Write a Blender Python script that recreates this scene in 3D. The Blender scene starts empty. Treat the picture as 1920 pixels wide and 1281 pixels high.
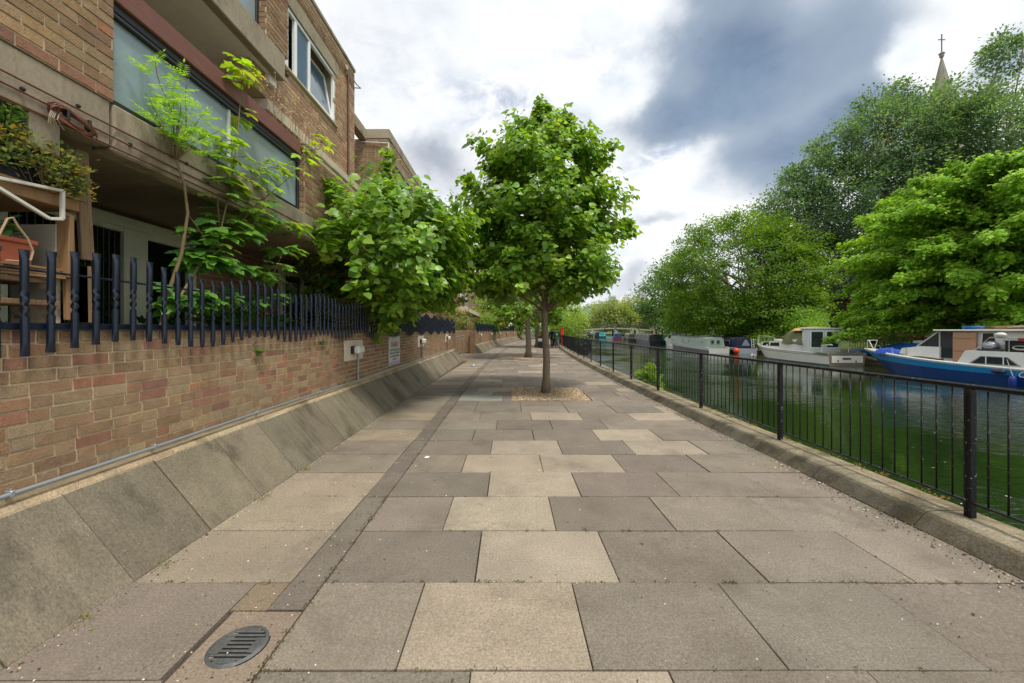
import bpy, math, random
import numpy as np
from mathutils import Vector, Matrix

SC = bpy.context.scene
COL = SC.collection
rng = np.random.default_rng(11)
random.seed(11)
R = math.radians
F, U0, V0, H = 737.0, 955.0, 619.0, 1.5       # focal length in photo pixels, vanishing point, eye height


def P(u, v, Y):
    return Vector(((u - U0) / F * Y, Y, H - (v - V0) / F * Y))


def PX(u, v, X):
    return P(u, v, X * F / (u - U0))


def off(y):
    """sideways drift of towpath and canal as they curve to the right"""
    return 0.0016 * max(0.0, y - 7.0) ** 2


ORG = {}


def thing(name, label, cat, group=None, loc=(0, 0, 0), kind=None):
    o = bpy.data.objects.new(name, None)
    o.empty_display_size = 0.2
    COL.objects.link(o)
    o.location = loc
    ORG[o.name] = Vector(loc)
    tag(o, label, cat, group, kind)
    return o


def tag(o, label=None, cat=None, group=None, kind=None):
    if label: o['label'] = label
    if cat: o['category'] = cat
    if group: o['group'] = group
    if kind: o['kind'] = kind
    return o


def link(name, me, parent=None):
    o = bpy.data.objects.new(name, me)
    COL.objects.link(o)
    if parent is not None:
        o.parent = parent
    ORG[o.name] = ORG.get(parent.name, Vector((0, 0, 0))) if parent is not None else Vector((0, 0, 0))
    return o


def dup(root, loc=None, rz=None, scale=None, label=None):
    """copy a thing with its parts and their sub-parts"""
    def cp(o, par):
        c = o.copy()
        COL.objects.link(c)
        if par is not None:
            c.parent = par
        for ch in list(o.children):
            cp(ch, c)
        return c
    r = cp(root, None)
    if loc is not None: r.location = loc
    if rz is not None: r.rotation_euler = (0, 0, rz)
    if scale is not None: r.scale = (scale, scale, scale) if not isinstance(scale, tuple) else scale
    if label: r['label'] = label
    return r


def srgb(r, g, b):
    def f(c):
        c /= 255.0
        return c / 12.92 if c <= 0.04045 else ((c + 0.055) / 1.055) ** 2.4
    return (f(r), f(g), f(b))


def jit(c, a=0.12, rnd=random):
    k = 1 + rnd.uniform(-a, a)
    return tuple(max(0.002, x * k * (1 + rnd.uniform(-a, a) * 0.3)) for x in c)


class MB:
    """collects shapes (world or thing-local coordinates) and links them as ONE mesh object"""

    def __init__(self):
        self.v, self.f, self.c, self.m = [], [], [], []

    def add(self, vs, fs, col=(0.5, 0.5, 0.5), mi=0):
        b = len(self.v)
        self.v += [tuple(p) for p in vs]
        for f in fs:
            self.f.append(tuple(i + b for i in f))
            self.c.append(col)
            self.m.append(mi)

    def quad(self, a, b, c, d, col=(0.5, 0.5, 0.5), mi=0):
        self.add([a, b, c, d], [(0, 1, 2, 3)], col, mi)

    def box(self, x0, x1, y0, y1, z0, z1, col=(0.5, 0.5, 0.5), bv=0.0, mi=0, M=None):
        if x0 > x1: x0, x1 = x1, x0
        if y0 > y1: y0, y1 = y1, y0
        if z0 > z1: z0, z1 = z1, z0
        bv = min(bv, (x1 - x0) * .45, (y1 - y0) * .45, (z1 - z0) * .45)
        if bv <= 0:
            vs = [(x, y, z) for z in (z0, z1) for y in (y0, y1) for x in (x0, x1)]
            fs = [(0, 2, 3, 1), (4, 5, 7, 6), (0, 1, 5, 4), (2, 6, 7, 3), (0, 4, 6, 2), (1, 3, 7, 5)]
        else:
            vs, idx = [], {}
            X, Y, Z = (x0, x1), (y0, y1), (z0, z1)
            for i in (0, 1):
                for j in (0, 1):
                    for k in (0, 1):
                        sx, sy, sz = (1 - 2 * i) * bv, (1 - 2 * j) * bv, (1 - 2 * k) * bv
                        for a, p in enumerate(((X[i], Y[j] + sy, Z[k] + sz), (X[i] + sx, Y[j], Z[k] + sz), (X[i] + sx, Y[j] + sy, Z[k]))):
                            idx[(i, j, k, a)] = len(vs)
                            vs.append(p)
            fs = []
            g = lambda *t: idx[t]
            for i in (0, 1):
                q = [g(i, 0, 0, 0), g(i, 1, 0, 0), g(i, 1, 1, 0), g(i, 0, 1, 0)]
                fs.append(tuple(q if i else q[::-1]))
                q = [g(0, i, 0, 1), g(1, i, 0, 1), g(1, i, 1, 1), g(0, i, 1, 1)]
                fs.append(tuple(q[::-1] if i else q))
                q = [g(0, 0, i, 2), g(1, 0, i, 2), g(1, 1, i, 2), g(0, 1, i, 2)]
                fs.append(tuple(q if i else q[::-1]))
            for i in (0, 1):
                for j in (0, 1):
                    q = [g(i, j, 0, 0), g(i, j, 1, 0), g(i, j, 1, 1), g(i, j, 0, 1)]
                    fs.append(tuple(q if (i ^ j) else q[::-1]))
                    q = [g(i, 0, j, 0), g(i, 1, j, 0), g(i, 1, j, 2), g(i, 0, j, 2)]
                    fs.append(tuple(q[::-1] if (i ^ j) else q))
                    q = [g(0, i, j, 1), g(1, i, j, 1), g(1, i, j, 2), g(0, i, j, 2)]
                    fs.append(tuple(q if (i ^ j) else q[::-1]))
                    for k in (0, 1):
                        t = [g(i, j, k, 0), g(i, j, k, 1), g(i, j, k, 2)]
                        fs.append(tuple(t if (i ^ j ^ k) else t[::-1]))
        if M is not None:
            vs = [M @ Vector(p) for p in vs]
        self.add(vs, fs, col, mi)

    def beam(self, a, b, w, h, col=(0.5, 0.5, 0.5), up=(0, 0, 1), bv=0.0, mi=0):
        """a box from a to b with section w (sideways) x h (along up)"""
        a, b = Vector(a), Vector(b)
        d = b - a
        L = d.length
        d.normalize()
        up = Vector(up)
        s = d.cross(up)
        if s.length < 1e-4:
            s = d.cross(Vector((1, 0, 0)))
        s.normalize()
        t = s.cross(d)
        M = Matrix(((s.x, d.x, t.x, a.x), (s.y, d.y, t.y, a.y), (s.z, d.z, t.z, a.z), (0, 0, 0, 1)))
        self.box(-w / 2, w / 2, 0, L, -h / 2, h / 2, col, bv, mi, M)

    def tube(self, pts, rad, n=8, col=(0.5, 0.5, 0.5), cap=True, mi=0):
        pts = [Vector(p) for p in pts]
        if not hasattr(rad, '__len__'): rad = [rad] * len(pts)
        vs, fs = [], []
        ref = None
        for i, p in enumerate(pts):
            d = (pts[min(i + 1, len(pts) - 1)] - pts[max(i - 1, 0)])
            if d.length < 1e-9: d = Vector((0, 0, 1))
            d.normalize()
            if ref is None:
                ref = Vector((1, 0, 0)) if abs(d.x) < 0.8 else Vector((0, 1, 0))
            s = (ref - d * ref.dot(d)).normalized()
            ref = s
            t = d.cross(s)
            for k in range(n):
                a = 2 * math.pi * k / n
                vs.append(p + (s * math.cos(a) + t * math.sin(a)) * rad[i])
        for i in range(len(pts) - 1):
            for k in range(n):
                k2 = (k + 1) % n
                fs.append((i * n + k, i * n + k2, (i + 1) * n + k2, (i + 1) * n + k))
        if cap:
            fs.append(tuple(range(n - 1, -1, -1)))
            fs.append(tuple(range((len(pts) - 1) * n, len(pts) * n)))
        self.add(vs, fs, col, mi)

    def lathe(self, prof, c=(0, 0, 0), n=20, col=(0.5, 0.5, 0.5), axis='z', sx=1.0, mi=0):
        vs, fs = [], []
        for r, z in prof:
            for k in range(n):
                a = 2 * math.pi * k / n
                p = (r * math.cos(a) * sx, r * math.sin(a), z)
                if axis == 'x': p = (p[2], p[0], p[1])
                if axis == 'y': p = (p[0], p[2], p[1])
                vs.append((p[0] + c[0], p[1] + c[1], p[2] + c[2]))
        for i in range(len(prof) - 1):
            for k in range(n):
                k2 = (k + 1) % n
                fs.append((i * n + k, i * n + k2, (i + 1) * n + k2, (i + 1) * n + k))
        fs.append(tuple(range(n - 1, -1, -1)))
        fs.append(tuple(range((len(prof) - 1) * n, len(prof) * n)))
        self.add(vs, fs, col, mi)

    def prism(self, poly, fr, depth, col=(0.5, 0.5, 0.5), mi=0):
        """poly in (a,b); fr=(origin, A, B, N): extruded along N by depth"""
        o, A, B, N = [Vector(t) for t in fr]
        n = len(poly)
        vs = [o + A * a + B * b for a, b in poly] + [o + A * a + B * b + N * depth for a, b in poly]
        fs = [tuple(range(n - 1, -1, -1)), tuple(range(n, 2 * n))]
        fs += [(i, (i + 1) % n, n + (i + 1) % n, n + i) for i in range(n)]
        self.add(vs, fs, col, mi)

    def ball(self, c, r, col=(0.5, 0.5, 0.5), n=10, m=7, sc=(1, 1, 1), mi=0):
        prof = [(max(1e-4, r * math.sin(math.pi * i / m)), -r * math.cos(math.pi * i / m)) for i in range(m + 1)]
        b = len(self.v)
        self.lathe(prof, (0, 0, 0), n, col, mi=mi)
        for i in range(b, len(self.v)):
            x, y, z = self.v[i]
            self.v[i] = (c[0] + x * sc[0], c[1] + y * sc[1], c[2] + z * sc[2])

    def loft(self, rings, col=(0.5, 0.5, 0.5), closed=False, cols=None, mi=0):
        """rings: list of equally long point lists; cols: colour per band"""
        n = len(rings[0])
        vs = [p for r in rings for p in r]
        b = len(self.v)
        self.v += [tuple(p) for p in vs]
        m = n if closed else n - 1
        for i in range(len(rings) - 1):
            for k in range(m):
                k2 = (k + 1) % n
                self.f.append((b + i * n + k, b + i * n + k2, b + (i + 1) * n + k2, b + (i + 1) * n + k))
                self.c.append(cols[k] if cols else col)
                self.m.append(mi)

    def build(self, name, mats, parent=None, smooth=False):
        me = bpy.data.meshes.new(name)
        o = Vector((0, 0, 0)) if parent is None else ORG.get(parent.name, Vector((0, 0, 0)))
        me.from_pydata([(p[0] - o.x, p[1] - o.y, p[2] - o.z) for p in self.v], [], self.f)
        if not isinstance(mats, (list, tuple)): mats = [mats]
        for m in mats: me.materials.append(m)
        ca = me.color_attributes.new('Col', 'FLOAT_COLOR', 'CORNER')
        cnt = np.array([len(f) for f in self.f])
        c = np.ones((cnt.sum(), 4), np.float32)
        c[:, :3] = np.repeat(np.array(self.c, np.float32), cnt, axis=0)
        ca.data.foreach_set('color', c.ravel())
        if max(self.m) > 0: me.polygons.foreach_set('material_index', self.m)
        if smooth: me.polygons.foreach_set('use_smooth', [True] * len(self.f))
        me.update()
        return link(name, me, parent)


# ------------------------------------------------------------------ materials
def nd(nt, t, **kw):
    n = nt.nodes.new(t)
    for k, v in kw.items(): setattr(n, k, v)
    return n


def plug(nt, sock, val):
    if isinstance(val, bpy.types.NodeSocket): nt.links.new(val, sock)
    else: sock.default_value = val


def mth(nt, op, a, b=None, c=None, clamp=False):
    n = nd(nt, 'ShaderNodeMath', operation=op, use_clamp=clamp)
    plug(nt, n.inputs[0], a)
    if b is not None: plug(nt, n.inputs[1], b)
    if c is not None: plug(nt, n.inputs[2], c)
    return n.outputs[0]


def sstep(nt, x, lo, hi):
    n = nd(nt, 'ShaderNodeMapRange', interpolation_type='SMOOTHSTEP')
    plug(nt, n.inputs['Value'], x)
    n.inputs['From Min'].default_value = lo
    n.inputs['From Max'].default_value = hi
    return n.outputs['Result']


def mixc(nt, f, a, b, mode='MIX'):
    n = nd(nt, 'ShaderNodeMix', data_type='RGBA', blend_type=mode)
    plug(nt, n.inputs[0], f)
    for s, v in ((n.inputs[6], a), (n.inputs[7], b)):
        if isinstance(v, (tuple, list)): v = tuple(v)[:3] + (1.0,)
        plug(nt, s, v)
    return n.outputs[2]


def noise(nt, vec, scale, detail=4.0, rough=0.55, dist=0.0):
    n = nd(nt, 'ShaderNodeTexNoise')
    if vec is not None: nt.links.new(vec, n.inputs['Vector'])
    n.inputs['Scale'].default_value = scale
    n.inputs['Detail'].default_value = detail
    n.inputs['Roughness'].default_value = rough
    n.inputs['Distortion'].default_value = dist
    return n.outputs[0]


def pm(name, col=None, rough=0.7, var=0.12, scale=3.0, fine=60.0, fvar=0.1, bump=0.0, bscale=None, metal=0.0,
       spec=0.5, stain=None, stretch=None, spots=None, coat=0.0):
    """procedural surface: colour (or per-face 'Col'), two noises of variation, optional stains, spots and bump"""
    m = bpy.data.materials.new(name)
    m.use_nodes = True
    nt = m.node_tree
    b = nt.nodes['Principled BSDF']
    tc = nd(nt, 'ShaderNodeTexCoord').outputs['Object']
    if stretch:
        mp = nd(nt, 'ShaderNodeMapping')
        mp.inputs['Scale'].default_value = stretch
        nt.links.new(tc, mp.inputs['Vector'])
        tcs = mp.outputs[0]
    else:
        tcs = tc
    if col is None:
        base = nd(nt, 'ShaderNodeAttribute', attribute_name='Col').outputs['Color']
    else:
        base = tuple(col) + (1.0,)
    n1 = noise(nt, tcs, scale, 5.0, 0.6)
    n2 = noise(nt, tcs, fine, 3.0, 0.7)
    f = mth(nt, 'MULTIPLY_ADD', mth(nt, 'SUBTRACT', n1, 0.5), 4 * var, 1.0)
    f = mth(nt, 'MULTIPLY', f, mth(nt, 'MULTIPLY_ADD', mth(nt, 'SUBTRACT', n2, 0.5), 4 * fvar, 1.0))
    cmb = nd(nt, 'ShaderNodeCombineColor')
    for i in range(3): nt.links.new(f, cmb.inputs[i])
    c = mixc(nt, 1.0, base, cmb.outputs[0], 'MULTIPLY')
    rsock = rough
    for st in (stain or []):
        scol, sscale, lo, hi, amt = st
        sn = sstep(nt, noise(nt, tcs, sscale, 6.0, 0.65, 0.3), lo, hi)
        c = mixc(nt, mth(nt, 'MULTIPLY', sn, amt), c, scol)
    for sp in (spots or []):
        scol, sscale, thr, amt = sp[:4]
        vn = nd(nt, 'ShaderNodeTexVoronoi')
        nt.links.new(tc, vn.inputs['Vector'])
        vn.inputs['Scale'].default_value = sscale
        sn = sstep(nt, vn.outputs['Distance'], thr, thr * 0.6)
        sel = nd(nt, 'ShaderNodeSeparateColor')
        nt.links.new(vn.outputs['Color'], sel.inputs[0])
        sn = mth(nt, 'MULTIPLY', sn, mth(nt, 'GREATER_THAN', sel.outputs[0], sp[4] if len(sp) > 4 else 0.55))
        c = mixc(nt, mth(nt, 'MULTIPLY', sn, amt), c, scol)
    nt.links.new(c, b.inputs['Base Color'])
    plug(nt, b.inputs['Roughness'], rsock)
    b.inputs['Metallic'].default_value = metal
    b.inputs['Specular IOR Level'].default_value = spec
    if coat: b.inputs['Coat Weight'].default_value = coat
    if bump:
        bp = nd(nt, 'ShaderNodeBump')
        bp.inputs['Strength'].default_value = min(1.0, bump)
        bp.inputs['Distance'].default_value = 0.01
        hsum = mth(nt, 'ADD', noise(nt, tcs, bscale or fine, 5.0, 0.65), mth(nt, 'MULTIPLY', n1, 0.6))
        nt.links.new(hsum, bp.inputs['Height'])
        nt.links.new(bp.outputs[0], b.inputs['Normal'])
    return m


def leafmat(name, rough=0.36, trans=0.48, tint=(1.5, 1.35, 0.5), spec=0.6):
    m = bpy.data.materials.new(name)
    m.use_nodes = True
    nt = m.node_tree
    b = nt.nodes['Principled BSDF']
    out = nt.nodes['Material Output']
    at = nd(nt, 'ShaderNodeAttribute', attribute_name='Col').outputs['Color']
    nt.links.new(at, b.inputs['Base Color'])
    b.inputs['Roughness'].default_value = rough
    b.inputs['Specular IOR Level'].default_value = spec
    tr = nd(nt, 'ShaderNodeBsdfTranslucent')
    nt.links.new(mixc(nt, 1.0, at, tint, 'MULTIPLY'), tr.inputs['Color'])
    mx = nd(nt, 'ShaderNodeMixShader')
    mx.inputs[0].default_value = trans
    nt.links.new(b.outputs[0], mx.inputs[1])
    nt.links.new(tr.outputs[0], mx.inputs[2])
    nt.links.new(mx.outputs[0], out.inputs['Surface'])
    return m


def glassmat(name, col, rough=0.06, spec=0.6, var=0.25, scale=1.2):
    return pm(name, col, rough, var=var, scale=scale, fine=9.0, fvar=0.05, spec=spec)


M = {}
M['slab'] = pm('paving_slab', None, 0.86, var=0.16, scale=2.2, fine=85.0, fvar=0.42, bump=0.5, bscale=110.0, spec=0.25,
               stain=[(srgb(92, 82, 72), 1.3, 0.48, 0.72, 0.5), (srgb(176, 162, 140), 2.1, 0.58, 0.78, 0.3), (srgb(70, 62, 54), 9.0, 0.62, 0.74, 0.4)],
               spots=[(srgb(205, 195, 180), 38.0, 0.10, 0.55), (srgb(60, 54, 48), 55.0, 0.13, 0.6), (srgb(84, 76, 68), 6.5, 0.09, 0.55, 0.8), (srgb(172, 162, 146), 5.3, 0.085, 0.4, 0.88)])
M['joint'] = pm('joint_dirt', srgb(80, 70, 56), 0.95, var=0.3, scale=6.0, fine=80.0, fvar=0.25, bump=0.5,
                stain=[(srgb(70, 78, 36), 2.0, 0.55, 0.7, 0.7)])
M['conc_skirt'] = pm('weathered_concrete', None, 0.9, var=0.22, scale=2.8, fine=70.0, fvar=0.42, bump=0.5, bscale=90.0, spec=0.2,
                     stain=[(srgb(58, 54, 44), 1.6, 0.48, 0.68, 0.6), (srgb(112, 100, 62), 3.2, 0.58, 0.76, 0.35)],
                     spots=[(srgb(190, 182, 165), 26.0, 0.09, 0.7)], stretch=(1, 1.5, .55))
M['kerb'] = pm('kerb_concrete', None, 0.92, var=0.3, scale=4.0, fine=60.0, fvar=0.45, bump=0.7, bscale=70.0, spec=0.2,
               stain=[(srgb(58, 54, 40), 2.6, 0.46, 0.64, 0.65), (srgb(104, 84, 34), 5.0, 0.58, 0.7, 0.7)],
               spots=[(srgb(196, 186, 166), 45.0, 0.12, 0.6)])
M['brick'] = pm('brick_face', None, 0.9, var=0.2, scale=12.0, fine=100.0, fvar=0.34, bump=0.6, bscale=120.0, spec=0.2,
                stain=[(srgb(84, 72, 60), 0.9, 0.5, 0.75, 0.35)],
                spots=[(srgb(44, 36, 30), 60.0, 0.16, 0.75)])
M['mortar'] = pm('lime_mortar', srgb(192, 175, 144), 0.95, var=0.18, scale=3.0, fine=90.0, fvar=0.2, bump=0.6,
                 stain=[(srgb(128, 116, 94), 1.1, 0.5, 0.72, 0.55)])
M['beam'] = pm('board_concrete', srgb(154, 143, 122), 0.92, var=0.18, scale=1.6, fine=40.0, fvar=0.16, bump=0.4, spec=0.2,
               stain=[(srgb(74, 66, 54), 1.4, 0.5, 0.68, 0.65), (srgb(168, 158, 138), 2.4, 0.58, 0.75, 0.5)], stretch=(1, 1, 0.45))
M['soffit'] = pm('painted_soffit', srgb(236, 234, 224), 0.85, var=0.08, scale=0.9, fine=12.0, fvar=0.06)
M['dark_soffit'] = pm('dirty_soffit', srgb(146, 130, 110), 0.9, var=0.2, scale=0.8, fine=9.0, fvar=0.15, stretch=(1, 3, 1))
M['band'] = pm('pale_render', srgb(196, 184, 158), 0.9, var=0.1, scale=2.0, fine=50.0, fvar=0.1, stain=[(srgb(120, 108, 88), 2.5, 0.55, 0.75, 0.5)])
M['frost'] = pm('frosted_glass', srgb(140, 158, 164), 0.14, var=0.12, scale=1.0, fine=26.0, fvar=0.05, bump=0.05, spec=0.6,
                stain=[(srgb(138, 140, 126), 0.5, 0.45, 0.62, 0.7)])
M['glass'] = glassmat('window_glass', srgb(84, 104, 118), 0.05, 0.9)
M['boat_glass'] = glassmat('boat_glass', srgb(44, 52, 58), 0.06, 0.7)
M['dark_glass'] = glassmat('dark_patio_glass', srgb(18, 22, 20), 0.06, 0.5)
M['curtain'] = pm('drawn_curtain', srgb(84, 96, 86), 0.9, var=0.3, scale=8.0, fine=40.0, fvar=0.1, stretch=(6, 6, 0.1))
M['upvc'] = pm('white_window_frame', srgb(232, 234, 232), 0.35, var=0.03, fvar=0.02)
M['old_frame'] = pm('sage_painted_timber', srgb(222, 224, 198), 0.6, var=0.1, scale=3, fvar=0.06, stain=[(srgb(160, 156, 128), 5.0, 0.58, 0.75, 0.5)])
M['black_frame'] = pm('black_steel_frame', srgb(32, 34, 38), 0.5, var=0.2, fvar=0.15, stain=[(srgb(110, 108, 104), 30.0, 0.66, 0.72, 0.6)])
M['hardwood'] = pm('faded_red_hardwood', srgb(114, 72, 62), 0.7, var=0.15, scale=6.0, fine=40.0, fvar=0.2, bump=0.3, stretch=(12, 0.8, 12),
                   stain=[(srgb(160, 116, 106), 8.0, 0.55, 0.7, 0.5)])
M['pipe_brown'] = pm('brown_pipe', srgb(96, 62, 48), 0.5)
M['cable'] = pm('brown_cable', srgb(104, 62, 44), 0.5, var=0.15)
M['pipe_grey'] = pm('galvanised_pipe', srgb(158, 164, 168), 0.4, var=0.1, scale=6, fvar=0.08, metal=0.55)
M['picket'] = pm('navy_black_paint', srgb(18, 28, 45), 0.30, var=0.15, scale=9.0, fine=50, fvar=0.15, spec=0.55,
                 stain=[(srgb(22, 22, 24), 6.0, 0.5, 0.65, 0.7)])
M['rail'] = pm('worn_black_paint', srgb(13, 14, 18), 0.45, var=0.3, scale=7.0, fine=40, fvar=0.3, bump=0.4, spec=0.35,
               stain=[(srgb(50, 38, 33), 4.0, 0.58, 0.64, 0.75), (srgb(170, 164, 158), 34.0, 0.63, 0.66, 0.8)])
M['bark'] = pm('tree_bark', srgb(134, 120, 104), 0.95, var=0.25, scale=6.0, fine=28.0, fvar=0.3, bump=0.9, bscale=22.0, stretch=(2, 2, 0.5), spec=0.15,
               stain=[(srgb(76, 66, 56), 6.0, 0.5, 0.65, 0.6)])
M['twig'] = pm('green_brown_stem', srgb(112, 98, 66), 0.8, var=0.2, scale=10)
M['gravel'] = pm('gravel_pebbles', None, 0.85, var=0.15, fvar=0.12, scale=20)
M['soil'] = pm('bare_soil', srgb(78, 62, 44), 0.98, var=0.3, scale=4.0, fine=40, fvar=0.3, bump=0.8)
M['grass_ground'] = pm('rough_grass_ground', srgb(70, 86, 36), 0.95, var=0.3, scale=0.6, fine=12.0, fvar=0.3, bump=0.8, stain=[(srgb(92, 80, 56), 0.5, 0.5, 0.7, 0.6)])
M['quay'] = pm('old_quay_stone', srgb(118, 106, 82), 0.9, var=0.25, scale=1.2, fine=14.0, fvar=0.2, bump=0.8, stain=[(srgb(60, 62, 38), 0.8, 0.48, 0.66, 0.7)], stretch=(1, 1, 3))
M['leaf'] = leafmat('leaf')
M['leaf_far'] = leafmat('leaf_far', 0.5, 0.48, spec=0.3)
M['petal'] = leafmat('petal', 0.6, 0.3, (1.1, 1, 1))
M['timber'] = pm('weathered_timber', srgb(128, 104, 78), 0.85, var=0.2, scale=5.0, fine=50.0, fvar=0.2, bump=0.5, stretch=(8, 8, 0.7),
                 stain=[(srgb(72, 58, 44), 6.0, 0.55, 0.68, 0.6)])
M['new_timber'] = pm('pale_pine', srgb(140, 108, 74), 0.75, var=0.15, scale=4.0, fine=40, fvar=0.12, stretch=(6, 6, 0.8))
M['ply'] = pm('dirty_white_board', srgb(168, 162, 146), 0.8, var=0.15, scale=3, stain=[(srgb(80, 72, 58), 3.0, 0.5, 0.65, 0.7)])
M['terracotta'] = pm('terracotta', srgb(178, 96, 66), 0.8, var=0.12, scale=8, stain=[(srgb(110, 74, 58), 5.0, 0.55, 0.7, 0.6)])
M['black_plastic'] = pm('black_plastic', srgb(20, 21, 23), 0.5)
M['attr'] = pm('painted_surface', None, 0.5, var=0.06, scale=1.5, fine=20, fvar=0.05)
M['gelcoat'] = pm('weathered_gelcoat', None, 0.35, var=0.07, scale=1.2, fine=14, fvar=0.06, spec=0.5,
                  stain=[(srgb(128, 116, 92), 2.0, 0.6, 0.75, 0.4)], stretch=(1, 1, 0.5), coat=0.15)
M['boatpaint'] = pm('boat_paint', None, 0.4, var=0.08, scale=1.0, fine=12, fvar=0.06, stain=[(srgb(84, 70, 58), 1.6, 0.62, 0.74, 0.5)])
M['tarp'] = pm('creased_tarpaulin', None, 0.55, var=0.12, scale=3.0, fine=10.0, fvar=0.12, bump=0.9, bscale=5.0)
M['cloth'] = pm('woven_cloth', None, 0.9, var=0.1, scale=8, fine=60, fvar=0.1)
M['skin'] = pm('skin', srgb(196, 148, 122), 0.6, var=0.05)
M['hair'] = pm('dark_hair', srgb(40, 30, 26), 0.6, var=0.2)
M['iron'] = pm('worn_cast_iron', srgb(104, 105, 104), 0.5, var=0.2, scale=12, fine=60, fvar=0.2, metal=0.5, bump=0.3)
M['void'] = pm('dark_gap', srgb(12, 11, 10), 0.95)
M['sign_white'] = pm('enamel_sign_white', srgb(208, 208, 200), 0.4, var=0.05, fvar=0.03)
M['stone'] = pm('church_stone', srgb(134, 128, 114), 0.9, var=0.2, scale=0.8, fine=6, fvar=0.15, stain=[(srgb(110, 104, 92), 0.4, 0.5, 0.7, 0.6)])
M['slate'] = pm('slate_roof', srgb(104, 108, 116), 0.6, var=0.15, scale=1.0, fine=8, fvar=0.2)


def brickmat(name, c1, c2, cm, sx=0.225, sy=0.075):
    m = bpy.data.materials.new(name)
    m.use_nodes = True
    nt = m.node_tree
    b = nt.nodes['Principled BSDF']
    uv = nd(nt, 'ShaderNodeUVMap').outputs[0]
    bt = nd(nt, 'ShaderNodeTexBrick')
    nt.links.new(uv, bt.inputs['Vector'])
    bt.inputs['Scale'].default_value = 1.0
    bt.inputs['Color1'].default_value = tuple(c1) + (1,)
    bt.inputs['Color2'].default_value = tuple(c2) + (1,)
    bt.inputs['Mortar'].default_value = tuple(cm) + (1,)
    bt.inputs['Mortar Size'].default_value = 0.006
    bt.inputs['Brick Width'].default_value = sx
    bt.inputs['Row Height'].default_value = sy
    tc = nd(nt, 'ShaderNodeTexCoord').outputs['Object']
    n1 = noise(nt, tc, 2.0, 5)
    f = mth(nt, 'MULTIPLY_ADD', n1, 0.9, 0.55)
    cmb = nd(nt, 'ShaderNodeCombineColor')
    for i in range(3): nt.links.new(f, cmb.inputs[i])
    nt.links.new(mixc(nt, 1.0, bt.outputs[0], cmb.outputs[0], 'MULTIPLY'), b.inputs['Base Color'])
    b.inputs['Roughness'].default_value = 0.9
    bp = nd(nt, 'ShaderNodeBump')
    bp.inputs['Strength'].default_value = 0.5
    bp.inputs['Distance'].default_value = 0.01
    nt.links.new(bt.outputs['Fac'], bp.inputs['Height'])
    bp.invert = True
    nt.links.new(bp.outputs[0], b.inputs['Normal'])
    return m


M['brick_far'] = brickmat('far_brickwork', srgb(150, 114, 88), srgb(128, 96, 76), srgb(168, 150, 122))
M['church_brick'] = brickmat('red_church_brick', srgb(160, 84, 62), srgb(140, 70, 54), srgb(150, 120, 100), 0.45, 0.15)


def far_box(mbv, name, mat, parent, boxes):
    """plain wall boxes carrying metre-scaled UVs for the brick texture"""
    me = bpy.data.meshes.new(name)
    vs, fs, uvs = [], [], []
    o = ORG.get(parent.name, Vector((0, 0, 0))) if parent is not None else Vector((0, 0, 0))
    for pts in boxes:            # each: list of 4 corner points (quad), outward order
        b = len(vs)
        vs += [(p[0] - o.x, p[1] - o.y, p[2] - o.z) for p in pts]
        fs.append((b, b + 1, b + 2, b + 3))
        for p in pts:
            d = (Vector(pts[1]) - Vector(pts[0]))
            h = Vector((d.x, d.y, 0))
            if h.length < 1e-4: h = Vector((1, 0, 0))
            h.normalize()
            uvs.append((Vector(p).dot(h), p[2]))
    me.from_pydata(vs, [], fs)
    ul = me.uv_layers.new(name='UVMap')
    for i, l in enumerate(me.loops): ul.data[i].uv = uvs[l.vertex_index]
    me.materials.append(mat)
    return link(name, me, parent)


def boxquads(x0, x1, y0, y1, z0, z1, top=True):
    q = [[(x1, y0, z0), (x1, y1, z0), (x1, y1, z1), (x1, y0, z1)],
         [(x0, y0, z0), (x1, y0, z0), (x1, y0, z1), (x0, y0, z1)],
         [(x1, y1, z0), (x0, y1, z0), (x0, y1, z1), (x1, y1, z1)],
         [(x0, y1, z0), (x0, y0, z0), (x0, y0, z1), (x0, y1, z1)]]
    if top: q.append([(x0, y0, z1), (x1, y0, z1), (x1, y1, z1), (x0, y1, z1)])
    return q


BROWN = [srgb(146, 120, 92), srgb(150, 126, 98), srgb(138, 114, 89), srgb(152, 129, 99), srgb(148, 117, 90)]
RED = [srgb(148, 110, 89), srgb(158, 112, 88), srgb(143, 106, 87), srgb(138, 104, 88)]
TAN = [srgb(150, 130, 104), srgb(156, 134, 106), srgb(146, 125, 100)]


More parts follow.
